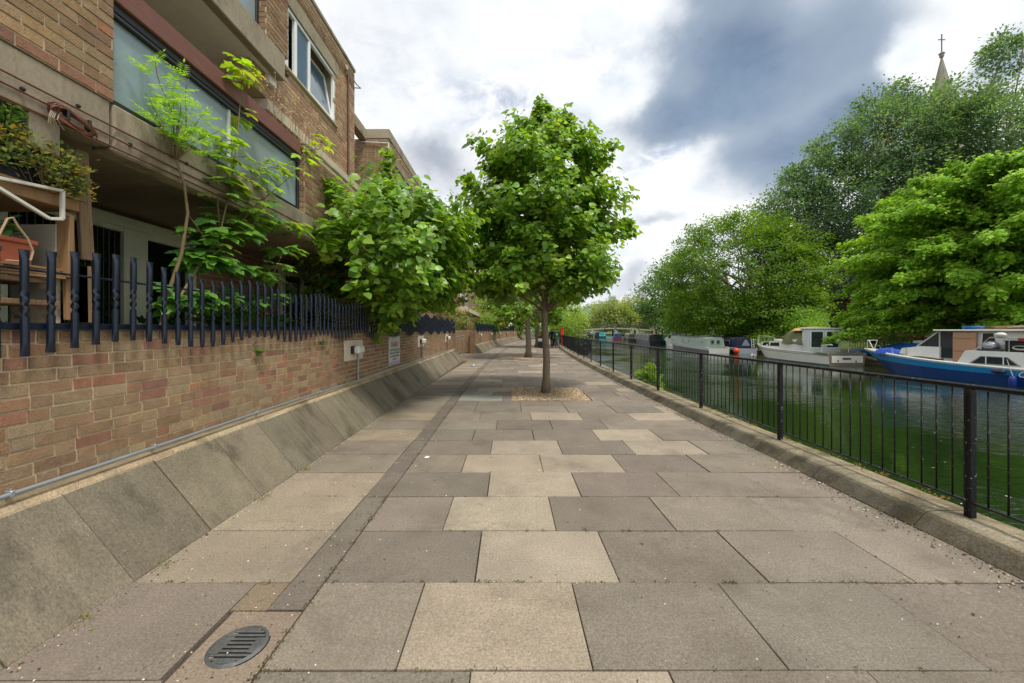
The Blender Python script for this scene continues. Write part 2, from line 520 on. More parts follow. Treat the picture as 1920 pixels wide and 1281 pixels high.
def bricks(mb, org, A, B, N, w, h, pick, course=0.075, bl=0.2145, gap=0.0105, stand=0.007, bond='garden', top_header=False, skip=None):
    """individual bricks (5 visible faces each) standing proud of a mortar face.
    org = lower corner, A along, B up, N outward."""
    org, A, B, N = Vector(org), Vector(A), Vector(B), Vector(N)
    rows = int(h / course + 0.01)
    hd = (bl - gap) / 2
    for r in range(rows):
        z0 = r * course + gap / 2
        z1 = (r + 1) * course - gap / 2
        x = -random.random() * 0.05 - (0.1125 if r % 2 else 0.0)
        k = r % 3
        while x < w:
            if top_header and r == rows - 1: L = hd
            elif bond == 'stretch': L = bl
            elif bond == 'flem': L = bl if k % 2 == 0 else hd
            else: L = bl if k % 3 < 2 else hd
            k += 1
            a, b = max(x, 0.0), min(x + L, w)
            x += L + gap
            if b - a < 0.03: continue
            if skip and skip((a + b) / 2, (z0 + z1) / 2): continue
            c = pick((a + b) / 2, (z0 + z1) / 2)
            e = 0.0025
            j = lambda s=0.0018: random.uniform(-s, s)
            s = stand + random.uniform(-0.002, 0.002)
            back = [(a, z0), (b, z0), (b, z1), (a, z1)]
            fr = [(a + e + j(), z0 + e + j()), (b - e + j(), z0 + e + j()), (b - e + j(), z1 - e + j()), (a + e + j(), z1 - e + j())]
            vs = [org + A * p + B * q for p, q in back] + [org + A * p + B * q + N * s for p, q in fr]
            mb.add(vs, [(4, 5, 6, 7), (0, 1, 5, 4), (1, 2, 6, 5), (2, 3, 7, 6), (3, 0, 4, 7)], c)


# ------------------------------------------------------------------ foliage
T_DIA = (np.array([(0, 0, 0), (.36, .5, .07), (0, 1, -.06), (-.36, .5, .07)], float), [(0, 1, 2), (0, 2, 3)])
T_LIME = (np.array([(0, .5, 0), (0, 0, 0), (.33, .06, .03), (.5, .42, .09), (.28, .8, .03), (0, 1.08, -.12),
                    (-.28, .8, .03), (-.5, .42, .09), (-.33, .06, .03)], float),
          [(0, i, i + 1) for i in range(1, 8)] + [(0, 8, 1)])
T_MAPLE = (np.array([(0, .38, 0), (0, 0, 0), (.16, .08, .0), (.48, .02, -.05), (.40, .25, .03), (.66, .52, -.06), (.36, .56, .03),
                     (.22, .62, .03), (.24, .84, 0), (0, 1.1, -.1), (-.24, .84, 0), (-.22, .62, .03), (-.36, .56, .03), (-.66, .52, -.06),
                     (-.40, .25, .03), (-.48, .02, -.05), (-.16, .08, 0)], float),
           [(0, i, i + 1) for i in range(1, 16)] + [(0, 16, 1)])
T_SLIM = (np.array([(0, 0, 0), (.15, .4, .03), (0, 1, -.08), (-.15, .4, .03)], float), [(0, 1, 2), (0, 2, 3)])


def unit(a):
    return a / np.maximum(np.linalg.norm(a, axis=-1, keepdims=True), 1e-9)


def leaves(name, pos, dirv, nrm, size, col, tmpl, mat, parent):
    tv, tf = tmpl
    n, k = len(pos), len(tv)
    y = unit(dirv)
    x = unit(np.cross(y, nrm))
    z = np.cross(x, y)
    size = np.asarray(size).reshape(-1, 1, 1)
    v = pos[:, None, :] + size * (tv[None, :, 0:1] * x[:, None, :] + tv[None, :, 1:2] * y[:, None, :] + tv[None, :, 2:3] * z[:, None, :])
    v = v.reshape(-1, 3)
    if parent is not None:
        v = v - np.array(ORG.get(parent.name, Vector((0, 0, 0))))
    f = (np.array(tf)[None] + (np.arange(n) * k)[:, None, None]).reshape(-1, 3)
    me = bpy.data.meshes.new(name)
    me.vertices.add(len(v))
    me.vertices.foreach_set('co', v.astype(np.float32).ravel())
    me.loops.add(f.size)
    me.loops.foreach_set('vertex_index', f.astype(np.int32).ravel())
    me.polygons.add(len(f))
    me.polygons.foreach_set('loop_start', np.arange(0, f.size, 3, dtype=np.int32))
    me.update(calc_edges=True)
    ca = me.color_attributes.new('Col', 'FLOAT_COLOR', 'POINT')
    c = np.ones((n * k, 4), np.float32)
    c[:, :3] = np.repeat(col, k, axis=0)
    ca.data.foreach_set('color', c.ravel())
    me.materials.append(mat)
    return link(name, me, parent)


LEAFK = np.array([2.05, 1.72, 1.7])        # lifts all leaf colours in place of fill light


def leafcols(n, pal, jitter=0.18, idx=None):
    pal = np.array(pal) * LEAFK
    if idx is None: idx = rng.integers(0, len(pal), n)
    c = pal[idx] * (1 + rng.uniform(-jitter, jitter, (n, 1)))
    return np.clip(c * (1 + rng.uniform(-.08, .08, (n, 3))), 0.002, 0.9)


def cluster_leaves(cent, outw, per, crad, size, pal, flat=0.7, droop=0.35, up=0.8, jitter=0.10):
    """leaf clumps: cent (m,3), outw (m,3) outward direction"""
    m = len(cent)
    n = m * per
    ci = np.repeat(np.arange(m), per)
    g = rng.normal(0, 1, (n, 3)) * np.array([1, 1, flat])
    cr = np.repeat(np.broadcast_to(crad, (m,)), per)[:, None]
    pos = cent[ci] + g * cr * 0.55
    o = outw[ci]
    d = unit(o * 0.7 + g * 0.6 + rng.normal(0, .35, (n, 3)) - np.array([0, 0, droop]))
    nm = unit(np.array([0, 0, up]) + o * 0.5 + rng.normal(0, .27, (n, 3)))
    ccol = rng.integers(0, len(pal), m)
    idx = np.where(rng.random(n) < 0.82, ccol[ci], rng.integers(0, len(pal), n))
    col = leafcols(n, pal, jitter, idx)
    s = size * rng.uniform(0.65, 1.2, n)
    return pos, d, nm, s, col


def limb(mb, a, b, r0, r1, sag=0.12, n=7, sides=7, wob=0.05):
    a, b = Vector(a), Vector(b)
    L = (b - a).length
    pts, rad = [], []
    w = Vector((random.uniform(-1, 1), random.uniform(-1, 1), random.uniform(-.3, .6))) * L * wob
    for i in range(n):
        t = i / (n - 1)
        p = a.lerp(b, t) + Vector((0, 0, sag * L * math.sin(math.pi * t))) + w * math.sin(math.pi * t * 1.7)
        pts.append(p)
        rad.append(r0 + (r1 - r0) * t ** 0.8)
    mb.tube(pts, rad, sides)
    return pts


def blob_tree(name, label, base, blobs, ncl, per, crad, size, pal, trunk_r, cat='tree', group=None, flat=0.7, droop=0.3,
              trunk_top=0.6, tmpl=T_DIA, mat=None, nlimb=14, shell=0.55, lean=(0, 0), multi=1):
    """blobs: (dx,dy,z,rx,ry,rz) around the base; clumps fill their outer shells"""
    bx, by, bz = base
    t = thing(name, label, cat, group, base)
    w = np.array([b[3] * b[4] + b[3] * b[5] for b in blobs], float)
    k = rng.choice(len(blobs), ncl, p=w / w.sum())
    B = np.array(blobs, float)[k]
    d = unit(rng.normal(0, 1, (ncl, 3)) + np.array([0, 0, .15]))
    rr = (shell + (1.0 - shell) * rng.random((ncl, 1)) ** 0.6) * (1 + rng.normal(0, .05, (ncl, 1)))
    cen = np.stack([bx + B[:, 0], by + B[:, 1], bz + B[:, 2]], 1) + d * rr * B[:, 3:6]
    ok = cen[:, 2] > bz + 0.3
    cen, d = cen[ok], d[ok]
    crv = crad * rng.uniform(.7, 1.25, len(cen))
    pos, dd, nm, s, col = cluster_leaves(cen, d, per, crv, size, pal, flat, droop)
    leaves('crown', pos, dd, nm, s, col, tmpl, mat or M['leaf_far'], t)
    mb = MB()
    zt = max(b[2] + b[5] for b in blobs) * trunk_top
    starts = []
    for q in range(multi):
        ang = 2 * math.pi * q / max(1, multi) + 0.7
        sp = 0.0 if multi == 1 else trunk_r * 1.3
        b0 = Vector((bx + math.cos(ang) * sp, by + math.sin(ang) * sp, bz - 0.1))
        top = Vector((bx + lean[0] + math.cos(ang) * sp * 3, by + lean[1] + math.sin(ang) * sp * 3, bz + zt))
        pts = limb(mb, b0, top, trunk_r * (1.0 if multi == 1 else .7), trunk_r * .3, 0, 9, 10, 0.03)
        starts.append(pts)
    sel = rng.choice(len(cen), min(nlimb, len(cen)), replace=False)
    for i in sel:
        pts = random.choice(starts)
        c = Vector(cen[i])
        j = max(2, min(len(pts) - 1, int(len(pts) * (0.35 + 0.6 * random.random()))))
        while j > 2 and pts[j].z > c.z: j -= 1
        limb(mb, pts[j], c, trunk_r * .34, trunk_r * .05, 0.08, 7, 6)
    mb.build('trunk', M['bark'], t, True)
    return t

# ------------------------------------------------------------------ camera, sky, sun
cam = bpy.data.cameras.new('camera')
cam.sensor_width = 36.0
cam.lens = F / 1920.0 * 36.0
cam.shift_x = 5.0 / 1920.0
cam.shift_y = -21.5 / 1920.0
cam.clip_start = 0.05
cam.clip_end = 6000
co = bpy.data.objects.new('camera', cam)
co.location = (0, 0, H)
co.rotation_euler = (R(90), 0, 0)
COL.objects.link(co)
SC.camera = co

SUN_EL, SUN_AZ = 64.0, 142.0          # azimuth clockwise from +Y: behind the camera, to the right
sd = bpy.data.lights.new('sun', 'SUN')
sd.energy = 2.6
sd.angle = R(11)
sd.color = (1.0, 0.95, 0.86)
so = bpy.data.objects.new('sun', sd)
dv = Vector((math.sin(R(SUN_AZ)) * math.cos(R(SUN_EL)), math.cos(R(SUN_AZ)) * math.cos(R(SUN_EL)), math.sin(R(SUN_EL))))
so.rotation_euler = dv.to_track_quat('Z', 'Y').to_euler()
so.location = dv * 60
COL.objects.link(so)

W = bpy.data.worlds.new('World')
SC.world = W
W.use_nodes = True
nt = W.node_tree
for n in list(nt.nodes): nt.nodes.remove(n)
out = nd(nt, 'ShaderNodeOutputWorld')
sky = nd(nt, 'ShaderNodeTexSky', sky_type='NISHITA')
sky.sun_disc = False
sky.sun_elevation = R(SUN_EL)
sky.sun_rotation = R(SUN_AZ)
bg1 = nd(nt, 'ShaderNodeBackground')
bg1.inputs['Strength'].default_value = 0.12
nt.links.new(sky.outputs[0], bg1.inputs['Color'])
tc = nd(nt, 'ShaderNodeTexCoord').outputs['Generated']
sp = nd(nt, 'ShaderNodeSeparateXYZ')
nt.links.new(tc, sp.inputs[0])
dx, dy, dz = sp.outputs
yc = mth(nt, 'MAXIMUM', dy, 0.05)
a0 = mth(nt, 'DIVIDE', dx, yc)
b0 = mth(nt, 'DIVIDE', dz, yc)
front = sstep(nt, dy, 0.1, 0.35)
# cloud layer coordinates (a flat deck overhead, so clouds shrink towards the horizon)
zc = mth(nt, 'MAXIMUM', mth(nt, 'ADD', dz, 0.22), 0.05)
cv = nd(nt, 'ShaderNodeCombineXYZ')
nt.links.new(mth(nt, 'DIVIDE', dx, zc), cv.inputs[0])
nt.links.new(mth(nt, 'DIVIDE', dy, zc), cv.inputs[1])
deck = cv.outputs[0]
nA = noise(nt, tc, 3.2, 7, 0.6)
mpB = nd(nt, 'ShaderNodeMapping')
mpB.inputs['Location'].default_value = (3.1, 7.7, 1.3)
nt.links.new(tc, mpB.inputs['Vector'])
nB = noise(nt, mpB.outputs[0], 3.6, 7, 0.6)
nF = noise(nt, tc, 13.0, 6, 0.6)
a1 = mth(nt, 'ADD', a0, mth(nt, 'MULTIPLY_ADD', mth(nt, 'SUBTRACT', nA, 0.5), 0.26, mth(nt, 'MULTIPLY', mth(nt, 'SUBTRACT', nF, 0.5), 0.07)))
b1 = mth(nt, 'ADD', b0, mth(nt, 'MULTIPLY', mth(nt, 'SUBTRACT', nB, 0.5), 0.22))


def blob(ca, cb, ra, rb, rot, lo, hi, wgt):
    """soft cloud mass around one direction (tangents a: to the right, b: up)"""
    c, s = math.cos(R(rot)), math.sin(R(rot))
    da = mth(nt, 'SUBTRACT', a1, ca)
    db = mth(nt, 'SUBTRACT', b1, cb)
    p = mth(nt, 'DIVIDE', mth(nt, 'ADD', mth(nt, 'MULTIPLY', da, c), mth(nt, 'MULTIPLY', db, s)), ra)
    q = mth(nt, 'DIVIDE', mth(nt, 'SUBTRACT', mth(nt, 'MULTIPLY', db, c), mth(nt, 'MULTIPLY', da, s)), rb)
    d = mth(nt, 'SQRT', mth(nt, 'ADD', mth(nt, 'MULTIPLY', p, p), mth(nt, 'MULTIPLY', q, q)))
    return mth(nt, 'MULTIPLY', sstep(nt, d, hi, lo), wgt)


def ab(u, v): return ((u - U0) / F, (V0 - v) / F)


def blobs_max(lst):
    r = None
    for (u, v, ru, rv, rot, lo, hi, w) in lst:
        m = mth(nt, 'POWER', blob(*ab(u, v), ru / F, rv / F, rot, lo, hi, w), 2.2)
        r = m if r is None else mth(nt, 'ADD', r, m)
    return mth(nt, 'MULTIPLY', mth(nt, 'MINIMUM', mth(nt, 'POWER', r, 1 / 2.2), 1.0), front)


dark = blobs_max([
    (1370, 120, 200, 170, 25, 0.1, 1.15, .9), (1560, 100, 280, 220, 10, 0.1, 1.2, .62), (1310, 215, 210, 80, 12, 0.1, 1.2, .85),
    (1540, 250, 290, 110, 22, 0.2, 1.15, .72), (1700, 230, 170, 110, 25, 0.0, 1.25, .5), (1380, -40, 200, 150, 0, 0.0, 1.2, .55), (1880, 110, 120, 80, 40, 0.0, 1.3, .42),
    (1450, 300, 130, 45, 15, 0.0, 1.3, .45), (2100, 60, 200, 150, 0, 0.2, 1.3, .6)])
light_gap = blobs_max([(1730, 110, 80, 70, 30, 0.1, 1.4, .55), (1500, 20, 90, 60, 0, 0.0, 1.4, .1), (1560, 185, 150, 30, 22, 0.0, 1.4, .22)])
dark = mth(nt, 'SUBTRACT', dark, light_gap, clamp=True)
grey = blobs_max([
    (815, 292, 100, 52, 0, 0.1, 1.15, .72), (1245, 420, 62, 17, 8, 0.1, 1.2, .5), (1195, 522, 60, 34, 10, 0.1, 1.3, .5),
    (860, 330, 70, 36, 0, 0.2, 1.3, .4), (640, 60, 260, 190, 0, 0.1, 1.3, .16), (1130, 545, 120, 26, 0, 0.1, 1.3, .3)])
blue = blobs_max([
    (985, 205, 170, 50, -12, 0.1, 1.3, .95), (1215, 300, 100, 36, 14, 0.1, 1.3, .95), (905, 225, 90, 22, 25, 0.1, 1.3, .5),
    (1120, 110, 200, 60, 10, 0.1, 1.3, .35), (690, 120, 200, 150, 0, 0.0, 1.3, .3), (820, 180, 150, 60, 0, 0.0, 1.3, .3)])
ripple = sstep(nt, noise(nt, deck, 9.0, 8, 0.68, 0.4), 0.36, 0.62)
blue = mth(nt, 'MULTIPLY', blue, ripple)
# away from the picture: broken white and grey overcast
nD = noise(nt, deck, 1.3, 7, 0.6, 0.3)
back_dark = mth(nt, 'MULTIPLY', sstep(nt, nD, 0.5, 0.72), mth(nt, 'SUBTRACT', 1.0, front))
back_blue = mth(nt, 'MULTIPLY', sstep(nt, nD, 0.42, 0.30), mth(nt, 'SUBTRACT', 1.0, front))
soft = noise(nt, deck, 2.6, 7, 0.62, 0.2)
white = mixc(nt, sstep(nt, soft, 0.3, 0.62), srgb(216, 223, 229) , srgb(239, 240, 241))
c = mixc(nt, mth(nt, 'MAXIMUM', grey, 0.0), white, srgb(118, 131, 152))
dn = noise(nt, deck, 1.9, 6, 0.6, 0.5)
darkcol = mixc(nt, sstep(nt, dn, 0.3, 0.68), srgb(96, 116, 142), srgb(130, 149, 171))
edge = mixc(nt, sstep(nt, dark, 0.02, 0.5), c, srgb(154, 167, 183))
c = mixc(nt, sstep(nt, dark, 0.25, 1.0), edge, darkcol)
c = mixc(nt, mth(nt, 'MULTIPLY', back_dark, 0.6), c, srgb(150, 162, 178))
bg2 = nd(nt, 'ShaderNodeBackground')
bg2.inputs['Strength'].default_value = 1.0
nt.links.new(c, bg2.inputs['Color'])
cover = mth(nt, 'SUBTRACT', 1.0, mth(nt, 'MULTIPLY', mth(nt, 'MAXIMUM', blue, back_blue), 0.62), clamp=True)
ms = nd(nt, 'ShaderNodeMixShader')
nt.links.new(cover, ms.inputs[0])
nt.links.new(bg1.outputs[0], ms.inputs[1])
nt.links.new(bg2.outputs[0], ms.inputs[2])
nt.links.new(ms.outputs[0], out.inputs['Surface'])

SC.view_settings.view_transform = 'Standard'
SC.view_settings.look = 'None'
SC.view_settings.exposure = 0.36
SC.view_settings.gamma = 1.0

# ------------------------------------------------------------------ ground, path, kerb, water
RAILX = 3.39
KF, KB = -0.31, 0.17           # kerb front foot and back edge, relative to the railing line
WATER = -0.85


def quayx(y): return 24.3 + 0.62 * off(y)


ys = [-30, -10, 0, 5, 10, 15, 20, 25, 30, 35, 40, 45, 50, 60, 70, 80, 95, 110, 130, 150]
# left bank
mb = MB()
for y0, y1 in zip(ys[:-1], ys[1:]):
    mb.quad((-160, y0, -.03), (RAILX + KB + off(y0) - .02, y0, -.03), (RAILX + KB + off(y1) - .02, y1, -.03), (-160, y1, -.03))
mb.quad((-160, 150, -.03), (RAILX + off(150), 150, -.03), (RAILX + off(150), 900, -.03), (-160, 900, -.03))
tag(mb.build('ground', M['joint']), kind='structure')
# right bank land, rising a little behind the quay
mb = MB()
for y0, y1 in zip(ys[:-1], ys[1:]):
    q0, q1 = quayx(y0), quayx(y1)
    for (d0, z0), (d1, z1) in (((.45, -.38), (2.5, -.2)), ((2.5, -.2), (7, .25)), ((7, .25), (400, .6))):
        mb.quad((q0 + d0, y0, z0), (q0 + d1, y0, z1), (q1 + d1, y1, z1), (q1 + d0, y1, z0))
q = quayx(150)
mb.quad((q + .45, 150, -.38), (q + 400, 150, .6), (q + 400, 900, .6), (q + .45, 900, -.38))
tag(mb.build('canal_bank', M['grass_ground']), kind='structure')
# quay wall of rough coping stones
mb = MB()
y = -10.0
while y < 140:
    L = random.uniform(.9, 1.5)
    q0, q1 = quayx(y), quayx(y + L)
    mb.beam((q0 + .3 + random.uniform(-.02, .02), y, -.50), (q1 + .3, y + L - .02, -.50), .6, .24 + random.uniform(-.02, .02), bv=.03)
    mb.beam((q0 + .32, y, -1.1), (q1 + .32, y + L, -1.1), .5, .97)
    y += L
tag(mb.build('quay', M['quay']), kind='structure')

# the canal
mw = bpy.data.materials.new('canal_water')
mw.use_nodes = True
nw = mw.node_tree
b = nw.nodes['Principled BSDF']
b.inputs['Base Color'].default_value = (0.010, 0.022, 0.006, 1)
b.inputs['Roughness'].default_value = 0.035
b.inputs['IOR'].default_value = 1.38
b.inputs['Specular IOR Level'].default_value = 0.8
tcw = nd(nw, 'ShaderNodeTexCoord').outputs['Object']
mpw = nd(nw, 'ShaderNodeMapping')
mpw.inputs['Scale'].default_value = (0.8, 1.5, 1)
nw.links.new(tcw, mpw.inputs['Vector'])
mask = mth(nw, 'MULTIPLY_ADD', sstep(nw, noise(nw, tcw, 0.16, 3, 0.5), 0.42, 0.62), 1.5, 0.22)
hw = mth(nw, 'ADD', noise(nw, mpw.outputs[0], 3.4, 4, 0.5, 0.6), mth(nw, 'MULTIPLY', noise(nw, mpw.outputs[0], 11.0, 2, 0.5), 0.22))
bw = nd(nw, 'ShaderNodeBump')
bw.inputs['Strength'].default_value = 0.5
bw.inputs['Distance'].default_value = 0.034
nw.links.new(mth(nw, 'MULTIPLY', hw, mask), bw.inputs['Height'])
nw.links.new(bw.outputs[0], b.inputs['Normal'])
mb = MB()
mb.quad((0, -60, WATER), (300, -60, WATER), (300, 500, WATER), (0, 500, WATER))
tag(mb.build('canal_water', mw), kind='structure')

# towpath slabs: real slabs with joints, one sheet of paving
PALE, DARK, MID, PINK = srgb(154, 142, 125), srgb(121, 112, 101), srgb(130, 120, 107), srgb(134, 123, 110)
GREY = srgb(146, 145, 134)
rows_known = {
    0: ([-1.10, -.50, .37, 1.234, 2.13, 3.3], [PINK, PALE, DARK, DARK, DARK]),
    1: ([-1.10, -.206, .66, 1.546, 2.42, 3.3], [DARK, PALE, DARK, MID, PINK]),
    2: ([-1.10, -.50, .35, 1.25, 2.13, 3.3], [MID, PALE, DARK, MID, MID]),
    3: ([-1.10, -.20, .65, 1.54, 2.42, 3.3], [DARK, PALE, DARK, MID, PINK]),
    4: ([-1.10, -.51, .36, 1.23, 2.12, 3.3], [MID, PALE, PALE, DARK, MID]),
    5: ([-1.10, -.23, .646, 1.53, 2.42, 3.3], [DARK, PALE, DARK, PALE, MID]),
    6: ([-1.10, -.51, .34, 1.236, 2.10, 3.3], [DARK, DARK, DARK, PALE, DARK]),
    7: ([-1.10, -.2, .66, 1.5, 2.10, 3.3], [MID, DARK, DARK, MID, PINK]),
    11: ([-1.10, -.15, .05, .95, 1.78, 2.6, 3.3], [GREY, DARK, MID, DARK, MID, MID]),
    12: ([-1.10, -.4, .05, .95, 1.78, 2.5, 3.3], [GREY, DARK, MID, MID, DARK, MID]),
    -1: ([-1.10, -.17, .7, 1.57, 2.4, 3.3], [DARK, PALE, DARK, DARK, DARK]),
}
PITS = [(.05, 1.75, 8.36, 10.16), (.05, 1.95, 20.4, 22.2), (1.6, 3.4, 33.4, 35.2)]
mb = MB()


def slab(x0, x1, y0, y1, col, o0=0.0, o1=None):
    for (a, b_, c_, d_) in PITS:
        m0, m1 = max(x0 + o0, a), min(x1 + o0, b_)
        n0, n1 = max(y0, c_), min(y1, d_)
        if m1 - m0 > .05 and n1 - n0 > .05:
            if x0 + o0 < a - .06: slab(x0, a - o0, y0, y1, col, o0)
            if x1 + o0 > b_ + .06: slab(b_ - o0, x1, y0, y1, col, o0)
            if y0 < c_ - .06: slab(max(x0, a - o0), min(x1, b_ - o0), y0, c_, col, o0)
            if y1 > d_ + .06: slab(max(x0, a - o0), min(x1, b_ - o0), d_, y1, col, o0)
            return
    g, e = random.choice([.0025, .003, .0035, .0045]), 0.0025
    if o1 is None: o1 = o0
    zt_ = random.uniform(-.004, .003)
    z = [zt_ + random.uniform(-.0025, .0025) for _ in range(4)] if y0 < 20 else [0] * 4
    xs = [(x0 + g + o0, y0 + g), (x1 - g + o0, y0 + g), (x1 - g + o1, y1 - g), (x0 + g + o1, y1 - g)]
    xi = [(xs[0][0] + e, xs[0][1] + e), (xs[1][0] - e, xs[1][1] + e), (xs[2][0] - e, xs[2][1] - e), (xs[3][0] + e, xs[3][1] - e)]
    vs = [(p[0], p[1], -.03) for p in xs] + [(p[0], p[1], -e + z[i]) for i, p in enumerate(xs)] + [(p[0], p[1], z[i]) for i, p in enumerate(xi)]
    fs = [(8, 9, 10, 11)]
    for i in range(4):
        k = (i + 1) % 4
        fs += [(i, k, 4 + k, 4 + i), (4 + i, 4 + k, 8 + k, 8 + i)]
    mb.add(vs, fs, jit(col, .06))


RP = 0.602
for n in range(-5, 215):
    y0 = 1.733 + RP * n
    y1 = y0 + RP
    o0, o1 = off(y0), off(y1)
    if n in rows_known:
        js, cs = rows_known[n]
    else:
        js = [-1.10]
        x = -1.10 + random.choice([.3, .6, .45, .87])
        while x < 3.2:
            js.append(x)
            x += .87
        js.append(3.3)
        cs = [random.choice([DARK, DARK, DARK, MID, MID, MID, PINK, PALE]) for _ in js[:-1]]
    if n > 110: js, cs = [-1.1, 3.3], [MID]
    for i in range(len(js) - 1): slab(js[i], js[i + 1], y0, y1, cs[i], o0, o1)
    # slabs between the dark strip and the sloping concrete
    lc = {1: srgb(144, 133, 115), 2: srgb(146, 135, 117), 3: srgb(144, 133, 115), 4: srgb(130, 119, 106), 5: srgb(131, 120, 108), 0: srgb(129, 118, 107)}.get(n, random.choice([MID, MID, DARK, srgb(144, 132, 112), PINK]))
    if n == 0:
        slab(-2.24, -1.50, y0 - .05, 2.335, lc)
        slab(-1.50, -1.30, 2.105, 2.335, srgb(132, 118, 96))
        slab(-1.47, -1.10, 1.50, 2.097, srgb(136, 122, 107))
        slab(-1.30, -1.10, 2.105, 2.335, srgb(112, 104, 94))
    elif n == -1:
        slab(-2.24, -1.48, y0, y0 + RP - .05, MID)
        slab(-1.47, -1.10, y0, 1.49, MID)
    else:
        x0 = -2.24 if y1 < 19.6 or y0 > 24.9 else -3.6
        slab(x0, -1.30, y0, y1, lc, o0, o1)
        if n < 1 or n >= 1:
            slab(-1.30, -1.10, y0 if n % 2 else y0, y1, jit(srgb(112, 104, 94), .08), o0, o1)
tag(mb.build('towpath', M['slab']), kind='structure')

# kerb under the railing
mb = MB()
y = -3.0
while y < 128:
    L = 1.0 if y < 40 else 3.0
    o0, o1 = RAILX + off(y + .004), RAILX + off(y + L - .006)
    sec = [(KF, -.03), (KF, .006), (KF + .085, .100), (KF + .115, .116), (KF + .15, .122), (0.02, .126 + random.uniform(-.004, .004)), (KB - .03, .122), (KB, .10), (KB, -1.2)]
    A = [(o0 + x, y + .004, z) for x, z in sec]
    B = [(o1 + x, y + L - .006, z) for x, z in sec]
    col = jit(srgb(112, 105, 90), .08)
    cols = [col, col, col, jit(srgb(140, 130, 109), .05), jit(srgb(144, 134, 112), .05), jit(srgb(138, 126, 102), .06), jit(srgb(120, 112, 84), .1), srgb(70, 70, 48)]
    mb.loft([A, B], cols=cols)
    n = len(sec)
    mb.add(A, [tuple(range(n))], col)
    mb.add(B, [tuple(range(n - 1, -1, -1))], col)
    y += L
tag(mb.build('kerb', M['kerb']), kind='structure')

# gravel tree pits
def gravel(name, label, x0, x1, y0, y1, cnt, sz):
    t = MB()
    t.quad((x0, y0, -.006), (x1, y0, -.006), (x1, y1, -.006), (x0, y1, -.006), srgb(130, 108, 80))
    pal = [srgb(190, 166, 130), srgb(172, 144, 108), srgb(206, 186, 156), srgb(146, 116, 84), srgb(220, 204, 180), srgb(118, 94, 70)]
    for _ in range(cnt):
        s = sz * random.uniform(.6, 1.3)
        sprd = 1.0 if random.random() < .93 else 1.12
        cx, cy = (x0 + x1) / 2, (y0 + y1) / 2
        x = cx + random.uniform(-.5, .5) * (x1 - x0) * sprd
        yy = cy + random.uniform(-.5, .5) * (y1 - y0) * sprd
        z = random.uniform(-.004, .012)
        a = random.uniform(0, 6.3)
        ca, sa = math.cos(a) * s, math.sin(a) * s
        k, h = random.uniform(.5, .9), s * random.uniform(.5, .8)
        pts = [(x + ca, yy + sa, z), (x - sa * k, yy + ca * k, z), (x - ca, yy - sa, z), (x + sa * k, yy - ca * k, z), (x + sa * .2, yy + ca * .2, z + h)]
        t.add(pts, [(0, 1, 4), (1, 2, 4), (2, 3, 4), (3, 0, 4)], jit(random.choice(pal), .15))
    return tag(t.build(name, M['gravel']), label, 'gravel', kind='stuff')


gravel('gravel_bed', 'square bed of tan gravel around the nearest tree trunk', *PITS[0], 9000, .014)
gravel('gravel_bed', 'tan gravel bed around the second tree trunk further down the path', *PITS[1], 3500, .02)
gravel('gravel_bed', 'gravel bed at the foot of the third and farthest path tree', *PITS[2], 1500, .025)

# loose grit, seed husks and leaf crumbs on the paving, thickest along the kerb
t = MB()
for _ in range(3400):
    r = random.random()
    if r < .45:
        y = 1.2 + 14 * random.random() ** 1.6
        x = RAILX + off(y) + KF - abs(random.gauss(0, .10)) - .005
    elif r < .6:
        y = 1.2 + 12 * random.random() ** 1.5
        x = -2.23 + abs(random.gauss(0, .05))
    elif r < .72:
        y = 1.3 + 8 * random.random() ** 1.4
        x = random.gauss(-1.3, .25)
    else:
        y = 1.2 + 11 * random.random() ** 1.4
        x = random.uniform(-2.2, 3.0)
    s = random.uniform(.0025, .0075) * (1.6 if random.random() < .06 else 1) * (1.35 if r < .45 else 1)
    a = random.uniform(0, 6.3)
    ca, sa = math.cos(a) * s, math.sin(a) * s
    k = random.uniform(.35, .9)
    col = random.choice([srgb(214, 200, 172), srgb(196, 176, 140), srgb(58, 48, 40), srgb(80, 64, 48), srgb(120, 84, 52), srgb(226, 220, 206), srgb(104, 66, 40)])
    z = .002
    t.add([(x + ca, y + sa, z), (x - sa * k, y + ca * k, z), (x - ca, y - sa, z), (x + sa * k, y - ca * k, z), (x, y, z + s * .8)],
          [(0, 1, 4), (1, 2, 4), (2, 3, 4), (3, 0, 4)], jit(col, .1))
for _ in range(46):
    y = 1.4 + 9 * random.random() ** 1.3
    x = random.uniform(-2.1, 2.9)
    s = random.uniform(.008, .022)
    a = random.uniform(0, 6.3)
    ca, sa = math.cos(a) * s, math.sin(a) * s
    k = random.uniform(.2, .5)
    t.add([(x + ca, y + sa, .004), (x - sa * k, y + ca * k, .008), (x - ca, y - sa, .003), (x + sa * k, y - ca * k, .006)],
          [(0, 1, 2), (0, 2, 3)], jit(random.choice([srgb(110, 140, 60), srgb(150, 150, 80), srgb(96, 70, 44), srgb(70, 52, 38), srgb(60, 46, 36)]), .15))
tag(t.build('path_litter', M['gravel']), 'scattered grit, husks and leaf crumbs lying on the paving slabs', 'litter', kind='stuff')

